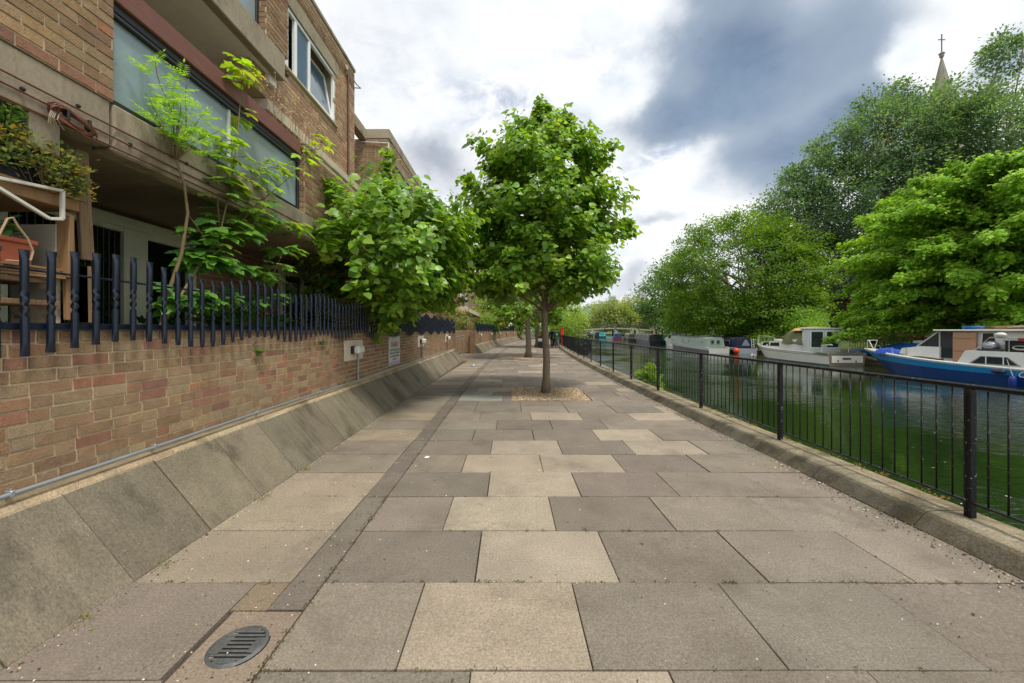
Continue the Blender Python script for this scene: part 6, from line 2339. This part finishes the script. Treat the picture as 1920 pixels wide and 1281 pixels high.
# narrowboats
def narrowboat(label, L, hullc, cabc, roofc, wins, x, y, rz, kind='portholes', W=2.05, cover=None, group='narrowboats moored along the far bank', front=None, strip=None):
    o = thing('narrowboat', label, 'narrowboat', group)
    t, dk = hull_mesh(L, W, .52, .78, [(0, hullc), (.55, hullc), (.58, strip or hullc), (1.0, strip or hullc)], tumble=.97, fine=5.0, stern=.96, deck=srgb(120, 116, 108), rake=.25)
    t.build('hull', M['boatpaint'], o)
    gunwale(dk, .04, strip or hullc, 'rubbing_strake', M['boatpaint'], o)
    c0, c1 = -L / 2 + 1.0, L / 2 - 1.6
    t = MB()
    rings = []
    for yy_ in (c0, c1):
        rings.append([(-.92, yy_, .5), (-.80, yy_, 1.42), (-.68, yy_, 1.53), (0, yy_, 1.60), (.68, yy_, 1.53), (.80, yy_, 1.42), (.92, yy_, .5)])
    t.loft(rings, cols=[cabc, roofc, roofc, roofc, roofc, cabc])
    t.add(rings[0], [tuple(range(7))], cabc)
    t.add(rings[1], [tuple(range(6, -1, -1))], cabc)
    cb_ = t.build('cabin', M['boatpaint'], o)
    n = wins
    for s in (-1, 1):
        for k in range(n):
            yy_ = c0 + (c1 - c0) * (k + .5 + (.22 if k % 2 else -.1)) / n
            xx_ = .862
            t = MB()
            if kind == 'portholes':
                t.lathe([(.17, xx_), (.17, xx_ + .02), (.12, xx_ + .02), (.12, xx_ + .004)], (0, yy_, 1.02), 14, srgb(206, 204, 190), 'x')
                if s < 0: t.v = [(-p[0], p[1], p[2]) for p in t.v]
                w = t.build('porthole', M['attr'], cb_)
                t = MB()
                t.lathe([(.118, xx_ + .008), (.118, xx_ + .012)], (0, yy_, 1.02), 12, axis='x')
                if s < 0: t.v = [(-p[0], p[1], p[2]) for p in t.v]
                t.build('pane', M['boat_glass'], w)
            elif kind == 'windows':
                t.box(s * .845, s * .875, yy_ - .5, yy_ + .5, .82, 1.28, srgb(150, 150, 146), .01)
                w = t.build('window', M['attr'], cb_)
                t = MB()
                t.box(s * .875, s * .882, yy_ - .44, yy_ + .44, .87, 1.23)
                t.build('pane', M['boat_glass'], w)
            else:
                t.prism([(-.02, 0), (.02, 0), (.02, 1.02), (-.02, 1.02)], ((s * .91, yy_ - .45, .52), (1, 0, 0), (-s * .13, 0, 1), (0, 1, 0)), .9, jit(srgb(70, 78, 72), .2))
                t.build('tarpaulin_panel', M['tarp'], cb_)
    t = MB()
    for s in (-.62, .62): t.tube([(s, c0, 1.60), (s, c1, 1.60)], .018, 6, roofc)
    t.build('handrail', M['attr'], cb_)
    if front != 'plain':      # end doors towards the camera
        t = MB()
        for s in (-.28, .28): t.box(s - .20, s + .20, c0 - .014, c0, .82, 1.34, jit(tuple(c * .8 for c in cabc), .05), .005)
        w = t.build('door', M['boatpaint'], cb_)
        t = MB()
        for s in (-.28, .28): t.box(s - .12, s + .12, c0 - .020, c0 - .014, .95, 1.28)
        t.build('pane', M['boat_glass'], w)
    o.location = (x, y, WATER)
    o.rotation_euler = (0, 0, rz)
    return o


SAGE = srgb(132, 150, 138)
nbg = narrowboat('sage green narrowboat with round portholes and pale hull band', 16.5, srgb(38, 38, 40), SAGE, srgb(150, 164, 152), 4, 22.3, 47.8, R(-8), 'portholes', strip=srgb(190, 192, 186))
nv = narrowboat('navy narrowboat with canvas cratch and white ladder behind the sage green one', 13.0, srgb(26, 26, 30), srgb(34, 44, 70), srgb(60, 64, 80), 3, 24.55, 45.6, R(-8), 'windows', front='plain', strip=srgb(150, 156, 166))
t = MB()
t.prism([(-.9, .55), (.9, .55), (.62, 1.30), (0, 1.65), (-.62, 1.30)], ((0, -6.4, 0), (1, 0, 0), (0, 0, 1), (0, 1, 0)), .95, srgb(30, 36, 58))
cr = t.build('cratch_cover', M['tarp'], nv)
t = MB()
t.prism([(-.42, .78), (.36, .78), (.05, 1.38), (-.12, 1.38)], ((0, -6.405, 0), (1, 0, 0), (0, 0, 1), (0, -1, 0)), .01, srgb(120, 130, 146))
t.build('cratch_window', M['attr'], cr)
t = MB()
for s in (.50, .72): t.beam((s, -6.46, .55), (s - .06, -6.43, 1.5), .03, .03, srgb(226, 228, 226), up=(0, 1, 0))
for k in range(4): t.beam((.49, -6.46, .7 + .22 * k), (.72, -6.46, .7 + .22 * k), .03, .03, srgb(226, 228, 226))
t.build('ladder', M['attr'], nv)
aboard('orange_buoy', 'round orange buoy fender at the stern between the two narrowboats', 'fender', one(lambda t: t.ball((-1.05, -6.75, .28), .27, srgb(214, 74, 36), 14, 9, (1, 1, 1.1)), 'buoy', M['attr'], True), nv)
aboard('bicycle_wheel', 'grey bicycle wheel standing on the sage green narrowboat roof', 'wheel', one(lambda t: [t.tube([(.35 + .02 * math.sin(a), -5.4 + .36 * math.cos(a), 1.98 + .36 * math.sin(a)) for a in np.arange(0, 6.5, .25)], .022, 6, srgb(120, 122, 124))] + [t.tube([(.35, -5.4, 1.98), (.35, -5.4 + .35 * math.cos(a), 1.98 + .35 * math.sin(a))], .005, 4, srgb(170, 170, 170)) for a in np.arange(0, 6.2, .52)], 'wheel', M['attr']), nbg)


def roofjunk(o):
    for k in range(9):
        t = MB()
        y = -5 + k * 1.15
        t.box(-.4 + random.uniform(-.1, .3), .1 + random.uniform(0, .4), y, y + random.uniform(.3, .9), 1.6, 1.68 + .1 * random.random(), random.choice([srgb(126, 120, 100), srgb(90, 96, 80), srgb(150, 140, 110), srgb(110, 84, 60)]), .02)
        t.build('box', M['attr'], o)


aboard('roof_clutter', 'low clutter of boxes and plant trays along the sage green narrowboat roof', 'clutter', roofjunk, nbg)
cen = np.array([(random.uniform(-.3, .4), random.uniform(-3.5, -1.5), 1.72) for _ in range(14)])
# small white cruiser beyond, with mast
sc_ = thing('cabin_cruiser', 'small white cruiser with grey box cabin beyond the sage green narrowboat', 'boat')
t, dk = hull_mesh(6.5, 2.4, .7, 1.0, [(0, srgb(120, 120, 116)), (.2, WH), (.8, WH), (1, WH)], deck=srgb(200, 200, 192), rake=.9)
t.build('hull', M['gelcoat'], sc_)
t = MB()
t.prism([(-2.6, .7), (-2.6, 1.7), (-.6, 1.75), (.2, 1.3), (1.6, 1.15), (2.0, .8)], ((-1.0, 0, 0), (0, 1, 0), (0, 0, 1), (1, 0, 0)), 2.0, srgb(220, 222, 220))
cc = t.build('cabin', M['gelcoat'], sc_)
t = MB()
t.box(-1.012, -1.0, -2.2, -.7, 1.15, 1.6)
t.box(-.8, .8, -2.612, -2.6, 1.1, 1.6)
t.build('window', M['boat_glass'], cc)
t = MB()
t.box(-1.1, -.3, -3.1, -2.7, .7, 2.1, srgb(150, 158, 160), .03)
t.build('locker', M['attr'], sc_)
place(sc_, 25.0, 59.5, R(-10))
mp = thing('mast_pole', 'thin grey pole with a small lamp head standing behind the sage green narrowboat', 'pole', loc=(25.4, 57.5, -.85))
t = MB()
t.tube([(25.4, 57.5, -.6), (25.4, 57.5, 5.2)], .05, 8, srgb(170, 172, 172))
t.build('pole', M['attr'], mp)
t = MB()
t.box(25.32, 25.48, 57.4, 57.6, 5.2, 5.5, srgb(210, 210, 206), .03)
t.build('head', M['attr'], mp)
narrowboat('teal narrowboat glimpsed between the white cruiser and the black boat', 10, srgb(24, 60, 64), srgb(40, 116, 118), srgb(90, 100, 96), 3, 26.6, 72.5, R(-9), 'windows')
narrowboat('black narrowboat with dark tarpaulin panels along its cabin', 18, srgb(26, 26, 28), srgb(44, 46, 46), srgb(70, 74, 70), 8, 25.3, 73, R(-9), 'tarps', front='plain')
narrowboat('brown and grey narrowboat moored beyond the black one', 13, srgb(30, 30, 30), srgb(92, 86, 72), srgb(120, 114, 96), 4, 27.2, 88.5, R(-12), 'windows')
narrowboat('blue narrowboat with red band moored beyond the brown one', 12, srgb(120, 40, 40), srgb(34, 64, 124), srgb(120, 140, 160), 4, 27.9, 101.5, R(-14), 'windows')
narrowboat('pale grey narrowboat in the row towards the footbridge', 12, srgb(50, 50, 54), srgb(140, 146, 146), srgb(160, 164, 160), 4, 30.2, 110.5, R(-15), 'windows')
narrowboat('turquoise narrowboat close to the footbridge', 9, srgb(40, 60, 70), srgb(70, 180, 176), srgb(190, 206, 200), 3, 29.0, 122, R(-16), 'windows')
narrowboat('dark blue narrowboat under the footbridge', 12, srgb(30, 34, 50), srgb(40, 54, 90), srgb(80, 90, 120), 4, 30.6, 134, R(-17), 'windows')
narrowboat('farthest white-roofed boat just past the footbridge', 10, srgb(50, 50, 60), srgb(90, 100, 130), srgb(200, 204, 208), 3, 30.5, 150, R(-18), 'windows')
# boat moored on the near side, half behind the yellow-green bush
narrowboat('dark covered boat moored against the towpath past the railing bend', 10, srgb(24, 26, 32), srgb(34, 38, 50), srgb(50, 56, 70), 3, 10.4, 56, R(-9), 'tarps', front='plain', group=None)

def moor(label, a, b, sag=.35):
    t = MB()
    a, b = Vector(a), Vector(b)
    pts = [a.lerp(b, i / 10) - Vector((0, 0, sag * math.sin(math.pi * i / 10))) for i in range(11)]
    t.tube(pts, .018, 5, srgb(188, 172, 140))
    tag(t.build('mooring_rope', M['attr'], None, True), label, 'rope')


moor('slack mooring rope from the white cruiser stern to the quay', (22.9, 25.9, .05), (25.2, 24.6, -.38))
moor('mooring rope from the blue cruiser bow to the quay', (21.6, 23.2, .35), (25.2, 24.9, -.38), .3)
moor('mooring line from the sage green narrowboat to the quay', (21.9, 40.4, -.1), (25.6, 38.5, -.38), .25)

# ------------------------------------------------------------------ things on the far quay
qz = -.2
tb = thing('covered_dinghy', 'blue tarpaulin over a small boat on the quay behind the blue cruiser bow', 'dinghy', loc=(25.9, 25.2, -.3))
t = MB()
tarpf(t, (25.9, 25.2, -.05), 1.0, 1.5, .75, srgb(20, 86, 160))
t.build('tarpaulin', M['tarp'], tb, True)
t = MB()
t.prism([(-1.6, .0), (1.6, 0), (1.9, .28), (-1.8, .28)], ((25.0, 25.2, -.34), (0, 1, 0), (0, 0, 1), (1, 0, 0)), 1.7, srgb(176, 150, 112))
t.build('hull', M['boatpaint'], tb)
t = MB()
t.box(25.6, 26.2, 24.2, 25.0, .62, .84, srgb(214, 212, 204), .06)
t.build('locker_lid', M['attr'], tb)
b2 = MB()
tarpf(b2, (25.6, 28.6, -.36), .5, .6, .45, srgb(24, 80, 170), 8)
tag(b2.build('blue_tarpaulin', M['tarp'], None, True), 'small blue tarpaulin heap on the quay behind the white cruiser stern', 'tarpaulin')
ch = thing('folding_chair', 'black folding chair on the quay between the two cruisers', 'chair', loc=(26.6, 28.4, -.2))
t = MB()
t.box(26.3, 26.85, 28.1, 28.6, .22, .28, srgb(30, 32, 34), .015)
t.build('seat', M['attr'], ch)
t = MB()
t.box(26.3, 26.85, 28.58, 28.64, .48, .78, srgb(30, 32, 34), .015)
t.build('backrest', M['attr'], ch)
for x in (26.33, 26.82):
    t = MB()
    t.beam((x, 28.1, -.24), (x, 28.62, .78), .03, .03, srgb(60, 60, 60), up=(1, 0, 0))
    t.build('leg', M['attr'], ch)
    t = MB()
    t.beam((x, 28.6, -.24), (x, 28.1, .25), .03, .03, srgb(60, 60, 60), up=(1, 0, 0))
    t.build('leg', M['attr'], ch)
fe = thing('slat_fence', 'low fence of thin wooden slats at the back of the quay', 'fence', loc=(28.4, 28, 0))
t = MB()
t.beam((28.4, 24, .95), (28.4, 33, .95), .05, .06, srgb(120, 104, 84))
t.build('rail', M['timber'], fe)
for i in range(36):
    t = MB()
    t.beam((28.36, 24 + .25 * i, 0), (28.36, 24 + .25 * i, .95 + random.uniform(-.05, .08)), .02, .07, up=(0, 1, 0))
    t.build('slat', M['timber'], fe)

# ------------------------------------------------------------------ footbridge, church, distance
bg = thing('footbridge', 'slender iron footbridge crossing the canal in the distance', 'bridge', loc=(30, 121, 1.7))
t = MB()
n = 14
pt = [(20.5 + 24 * i / n, 121, 1.25 + .75 * math.sin(math.pi * i / n)) for i in range(n + 1)]
for a, b in zip(pt[:-1], pt[1:]): t.beam(a, b, 2.2, .38, srgb(150, 146, 132))
t.build('deck', M['attr'], bg)
t = MB()
for a, b in zip(pt[:-1], pt[1:]):
    for yy_ in (-1.05, 1.05):
        t.beam((a[0], a[1] + yy_, a[2] + 1.25), (b[0], b[1] + yy_, b[2] + 1.25), .09, .09, srgb(66, 60, 54))
        for k in range(5):
            f = k / 5
            x, z = a[0] + (b[0] - a[0]) * f, a[2] + (b[2] - a[2]) * f
            t.beam((x, 121 + yy_, z + .15), (x, 121 + yy_, z + 1.25), .035, .035, srgb(56, 54, 52), up=(0, 1, 0))
t.build('parapet_railing', M['attr'], bg)
for i in (0, 5, 7, 11, 14):
    t = MB()
    p = pt[i]
    t.beam((p[0], p[1] - 1.05, p[2]), (p[0], p[1] - 1.05, p[2] + 1.6), .35 if i in (0, 14) else .25, .3, srgb(150, 92, 70) if i == 0 else srgb(84, 70, 60), up=(0, 1, 0))
    t.build('pier_post', M['attr'], bg)
for x in (19.6, 45.0):
    far_box(None, 'abutment', M['brick_far'], bg, boxquads(x - 1.2, x + 1.2, 119.6, 122.4, -1, 1.4, True))

ch = thing('church', 'red brick church with pointed windows and a tall stone spire behind the trees', 'church', loc=(50, 50, 0))
# nave: long wall runs from far left to near right, seen from the canal
pA, pB = Vector((42.6, 52.5, 0)), Vector((52.0, 42.0, 0))
d = (pB - pA).normalized()
nrm = Vector((-d.y, d.x, 0))
if nrm.x > 0: nrm = -nrm
Ln = (pB - pA).length
hz = 5.6
quads = [[pA, pB, pB + Vector((0, 0, hz)), pA + Vector((0, 0, hz))]]
back = -nrm * 9
quads += [[pA + back, pA, pA + Vector((0, 0, hz)), pA + back + Vector((0, 0, hz))], [pB, pB + back, pB + back + Vector((0, 0, hz)), pB + Vector((0, 0, hz))]]
wl = far_box(None, 'nave_wall', M['church_brick'], ch, quads)
t = MB()
ri = [pA + back * .5 + Vector((0, 0, 10.2)), pB + back * .5 + Vector((0, 0, 10.2))]
e0, e1 = pA + nrm * .4 + Vector((0, 0, hz - .1)), pB + nrm * .4 + Vector((0, 0, hz - .1))
f0, f1 = pA + back - nrm * .4 + Vector((0, 0, hz - .1)), pB + back - nrm * .4 + Vector((0, 0, hz - .1))
t.quad(e0, e1, ri[1], ri[0])
t.quad(f1, f0, ri[0], ri[1])
t.build('roof', M['slate'], ch)
t = MB()
t.add([pA + Vector((0, 0, hz)), pA + back + Vector((0, 0, hz)), ri[0]], [(0, 1, 2)])
t.add([pB + Vector((0, 0, hz)), pB + back + Vector((0, 0, hz)), ri[1]], [(0, 1, 2)])
t.build('gable', M['church_brick'], ch)
t = MB()
for z in (1.0, 2.0, 2.55):
    t.beam(pA + nrm * .03 + Vector((0, 0, z)), pB + nrm * .03 + Vector((0, 0, z)), .14, .22 if z > 1.5 else .3)
t.build('string_course', M['stone'], ch)
for i in range(6):
    c = pA + d * (1.1 + i * 2.3)
    def arch(w, h0, h1, n=6):
        p = [(-w, h0), (w, h0)]
        for k in range(n + 1):
            a = k / n
            p.append((w * (1 - a) + 0 * a if k < n else 0, h1 - (h1 - (h0 + (h1 - h0) * .62)) * (1 - math.sin(a * math.pi / 2))))
        for k in range(n - 1, -1, -1):
            a = k / n
            p.append((-w * (1 - a), h1 - (h1 - (h0 + (h1 - h0) * .62)) * (1 - math.sin(a * math.pi / 2))))
        return p
    fr = MB()
    fr.prism(arch(.62, 2.7, 5.0), (c + nrm * .002, d, (0, 0, 1), nrm), .10)
    w = fr.build('window_surround', M['stone'], ch)
    g = MB()
    g.prism(arch(.42, 2.9, 4.7), (c + nrm * .102, d, (0, 0, 1), nrm), .012)
    g.build('glass', M['dark_glass'], w)
    b_ = MB()
    q = pA + d * (2.25 + i * 2.3)
    b_.beam(q + nrm * .3, q + nrm * .3 + Vector((0, 0, 3.8)), .55, .6, up=tuple(d))
    b_.build('buttress', M['church_brick'], ch)
# tower and spire further back
tx, ty = 77.0, 70.0
tw = far_box(None, 'tower', M['church_brick'], ch, boxquads(tx - 4.7, tx + 4.7, ty - 4.7, ty + 4.7, 0, 27))
def spire_r(z): return 4.7 * (50.6 - z) / (50.6 - 27)
t = MB()
N8 = 8
for i in range(24):
    z0 = 27 + i * (50.6 - 27) / 24
    z1 = 27 + (i + 1) * (50.6 - 27) / 24
    r0, r1 = spire_r(z0), max(.04, spire_r(z1))
    for k in range(N8):
        a, b = 2 * math.pi * (k + .5) / N8, 2 * math.pi * (k + 1.5) / N8
        t.quad((tx + r0 * math.cos(a), ty + r0 * math.sin(a), z0), (tx + r0 * math.cos(b), ty + r0 * math.sin(b), z0),
               (tx + r1 * math.cos(b), ty + r1 * math.sin(b), z1), (tx + r1 * math.cos(a), ty + r1 * math.sin(a), z1))
sp1 = t.build('spire', M['stone'], ch)
t = MB()
t.lathe([(.08, 49.8), (.34, 50.2), (.30, 50.5), (.45, 50.7), (.2, 51.0)], (tx, ty, 0), 10)
t.build('finial', M['stone'], sp1)
t = MB()
t.beam((tx, ty, 50.8), (tx, ty, 54.2), .12, .12, srgb(80, 76, 72), up=(0, 1, 0))
t.beam((tx - .62, ty, 53.2), (tx + .62, ty, 53.2), .11, .11, srgb(80, 76, 72))
t.build('cross', M['attr'], sp1)

# hill in the far distance with trees and a pale tower block
n = 40
vs, fs = [], []
for j in range(2):
    for i in range(n + 1):
        x = 20 + 420 * i / n
        h = 1 + 54 * math.exp(-((x - 190) / 95) ** 2) + 22 * math.exp(-((x - 330) / 80) ** 2)
        vs.append((x, 800 - (1 - j) * 120, h if j else 0.5))
for i in range(n): fs.append((i, i + 1, n + 2 + i, n + 1 + i))
t = MB()
t.add(vs, fs)
tag(t.build('hills', pm('wooded_hillside', srgb(110, 134, 112), .95, var=.3, scale=.05, fine=.6, fvar=.2)), kind='structure')  # distance haze is put into the grey-green hill colour
n = 420
xs = rng.uniform(90, 330, n)
hh = 1 + 54 * np.exp(-((xs - 190) / 95) ** 2) + 22 * np.exp(-((xs - 330) / 80) ** 2)
fr_ = rng.random(n)
cen = np.stack([xs, 690 + fr_ * 110, hh * fr_ + 2], 1)
pos, dd, nm, s, col = cluster_leaves(cen, np.tile([0, -.6, .6], (n, 1)), 16, 6.0, 3.4, [(.12, .19, .12), (.15, .22, .14), (.10, .16, .11)], .8, .2)  # pale greyed leaf colours carry the haze, there is no mist
tag(leaves('hill_wood', pos, dd, nm, s, col, T_DIA, M['leaf_far'], None), 'trees covering the far hillside, haze put into their grey-green leaves', 'wood', kind='stuff')
for (x, y, w, h, lb) in ((182, 690, 5, 62, 'slim pale tower block on the far hill'), (163, 700, 9, 40, 'long low pale building on the far hillside'), (170, 660, 16, 30, 'greenish glass building at the foot of the far hill')):
    b_ = thing('tower_block', lb, 'building', loc=(x, y, 0))
    t = MB()
    t.box(x - w, x + w, y, y + 12, 0, h, srgb(176, 190, 196) if w != 16 else srgb(120, 160, 156))
    t.build('wall', M['attr'], b_)
    t = MB()
    for k in range(int(h / 6)):
        t.box(x - w * .9, x + w * .9, y - .15, y - .02, 3 + 6 * k, 5.5 + 6 * k, srgb(110, 130, 142))
    t.build('window', M['attr'], b_)

# ------------------------------------------------------------------ people on the path
def skinned(name, verts, edges, rads, mat, parent, sub=2, root=0):
    me = bpy.data.meshes.new(name)
    o0 = ORG[parent.name]
    me.from_pydata([tuple(Vector(v) - o0) for v in verts], edges, [])
    ob = bpy.data.objects.new(name, me)
    COL.objects.link(ob)
    md = ob.modifiers.new('s', 'SKIN')
    for i, r in enumerate(rads):
        me.skin_vertices[0].data[i].radius = (r, r) if not isinstance(r, tuple) else r
        me.skin_vertices[0].data[i].use_root = (i == root)
    sb = ob.modifiers.new('d', 'SUBSURF')
    sb.levels = sb.render_levels = sub
    bpy.context.view_layer.update()
    m2 = bpy.data.meshes.new_from_object(ob.evaluated_get(bpy.context.evaluated_depsgraph_get()))
    bpy.data.objects.remove(ob)
    m2.name = name
    m2.materials.clear()
    m2.materials.append(mat)
    ca = m2.color_attributes.new('Col', 'FLOAT_COLOR', 'POINT')
    m2.polygons.foreach_set('use_smooth', [True] * len(m2.polygons))
    return link(name, m2, parent)


def person(label, x, y, top, trou, hairlong, step, arm, k=.91, emblem=None):
    o = thing('person', label, 'person', loc=(x, y, 0))
    V = lambda a, b, c: (x + a * k, y + b * k, c * k)
    s = step
    J = {'pel': V(0, 0, .95), 'wa': V(0, 0, 1.08), 'ch': V(0, 0, 1.28), 'nk': V(0, 0, 1.46), 'hd0': V(0, -.01, 1.56), 'hd1': V(0, -.02, 1.63),
         'hd2': V(0, -.01, 1.69)}
    for sg, n in ((-1, 'l'), (1, 'r')):
        q = s * sg
        J['hp' + n] = V(.09 * sg, 0, .92)
        J['kn' + n] = V(.10 * sg, -.16 * q - .03, .50)
        J['an' + n] = V(.09 * sg, -.28 * q + (.08 if q < 0 else 0), .09)
        J['to' + n] = V(.10 * sg, -.28 * q - .16 + (.08 if q < 0 else 0), .04)
        J['sh' + n] = V(.17 * sg, 0, 1.41)
        J['el' + n] = V(.25 * sg + arm * sg, .10 * q + .02, 1.14)
        J['wr' + n] = V(.27 * sg + arm * sg * 1.6, .10 * q - .14, .93)
        J['ha' + n] = V(.27 * sg + arm * sg * 1.7, .10 * q - .17, .83)
        J['th' + n] = V(.25 * sg + arm * sg * 1.6 - .02 * sg, .10 * q - .21, .86)
    names = list(J)
    idx = {n: i for i, n in enumerate(names)}
    E = [('pel', 'wa'), ('wa', 'ch'), ('ch', 'nk'), ('nk', 'hd0'), ('hd0', 'hd1'), ('hd1', 'hd2')]
    for n in 'lr':
        E += [('pel', 'hp' + n), ('hp' + n, 'kn' + n), ('kn' + n, 'an' + n), ('an' + n, 'to' + n), ('ch', 'sh' + n), ('sh' + n, 'el' + n), ('el' + n, 'wr' + n), ('wr' + n, 'ha' + n), ('wr' + n, 'th' + n)]
    rad = {'pel': .12, 'wa': .105, 'ch': .125, 'nk': .05, 'hd0': .075, 'hd1': .088, 'hd2': .065}
    for n in 'lr':
        rad.update({'hp' + n: .085, 'kn' + n: .055, 'an' + n: .04, 'to' + n: .04, 'sh' + n: .058, 'el' + n: .042, 'wr' + n: .03, 'ha' + n: .028, 'th' + n: .012})
    skinned('body', [J[n] for n in names], [(idx[a], idx[b]) for a, b in E], [rad[n] * k for n in names], M['skin'], o, 2)
    tn = ['wa', 'pel', 'ch'] + ['sh' + n for n in 'lr'] + ['el' + n for n in 'lr'] + ['wr' + n for n in 'lr']
    ti = {n: i for i, n in enumerate(tn)}
    te = [('pel', 'wa'), ('wa', 'ch')] + [p for n in 'lr' for p in (('ch', 'sh' + n), ('sh' + n, 'el' + n), ('el' + n, 'wr' + n))]
    skinned('top', [J[n] for n in tn], [(ti[a], ti[b]) for a, b in te], [(rad[n] + .03) * k for n in tn], pm('top_cloth', top, .9), o, 2)
    bn_ = ['pel'] + [a + n for n in 'lr' for a in ('hp', 'kn', 'an')]
    bi = {n: i for i, n in enumerate(bn_)}
    be = [p for n in 'lr' for p in (('pel', 'hp' + n), ('hp' + n, 'kn' + n), ('kn' + n, 'an' + n))]
    skinned('trousers', [J[n] for n in bn_], [(bi[a], bi[b]) for a, b in be], [(rad[n] + (.012 if n == 'pel' else .02)) * k for n in bn_], pm('trouser_cloth', trou, .9), o, 2)
    for n in 'lr':
        t = MB()
        a, b = Vector(J['an' + n]), Vector(J['to' + n])
        t.tube([a + Vector((0, .03, -.02)), a.lerp(b, .5) + Vector((0, 0, -.015)), b], [.05 * k, .05 * k, .038 * k], 8)
        t.build('shoe', M['black_plastic'], o, True)
    t = MB()
    hx, hy, hz_ = J['hd1']
    t.ball((hx, hy + .02, hz_ + .03), .105 * k, n=12, m=8, sc=(.95, 1.05, 1.0))
    if hairlong:
        t.tube([(hx, hy + .07, hz_ + .02), (hx, hy + .11, hz_ - .15), (hx + .02, hy + .10, hz_ - .30)], [.08, .09, .04], 10)
        for sg in (-1, 1): t.tube([(hx + .075 * sg, hy + .01, hz_ + .02), (hx + .085 * sg, hy + .0, hz_ - .14), (hx + .08 * sg, hy - .02, hz_ - .28)], [.035, .04, .02], 8)
    t.build('hair', M['hair'], o, True)
    t = MB()
    t.ball((hx, hy - .045, hz_ - .02), .068 * k, srgb(206, 158, 132), 10, 8, (1, .8, 1.25))
    t.tube([(hx, hy - .09, hz_ + .01), (hx, hy - .125, hz_ - .03), (hx, hy - .1, hz_ - .045)], [.008, .014, .008], 6, srgb(200, 150, 126))
    for sg in (-1, 1): t.ball((hx + .026 * sg, hy - .10, hz_ + .012), .009, srgb(40, 30, 26), 6, 4)
    t.box(hx - .022, hx + .022, hy - .106, hy - .096, hz_ - .075, hz_ - .066, srgb(160, 84, 80))
    t.build('face', M['attr'], o, True)
    if emblem:
        t = MB()
        cx_, cy_, cz_ = J['ch']
        t.ball((cx_, cy_ - .125, cz_ - .03), .075, emblem, 12, 7, (1, .5, 1.05))
        t.build('emblem', M['attr'], o)
    return o


person('person in a green jumper with white emblem and grey trousers walking towards the camera', 4.0, 33.2, srgb(22, 112, 70), srgb(92, 92, 96), False, 1, .05, emblem=srgb(200, 214, 204))
person('person with long dark hair in dark navy clothes walking beside the green jumper', 3.64, 33.5, srgb(32, 30, 50), srgb(24, 24, 32), True, -1, .0)
person('person in red mostly hidden behind the green-jumpered walker', 4.25, 36.5, srgb(150, 50, 54), srgb(50, 52, 60), False, 1, .0)
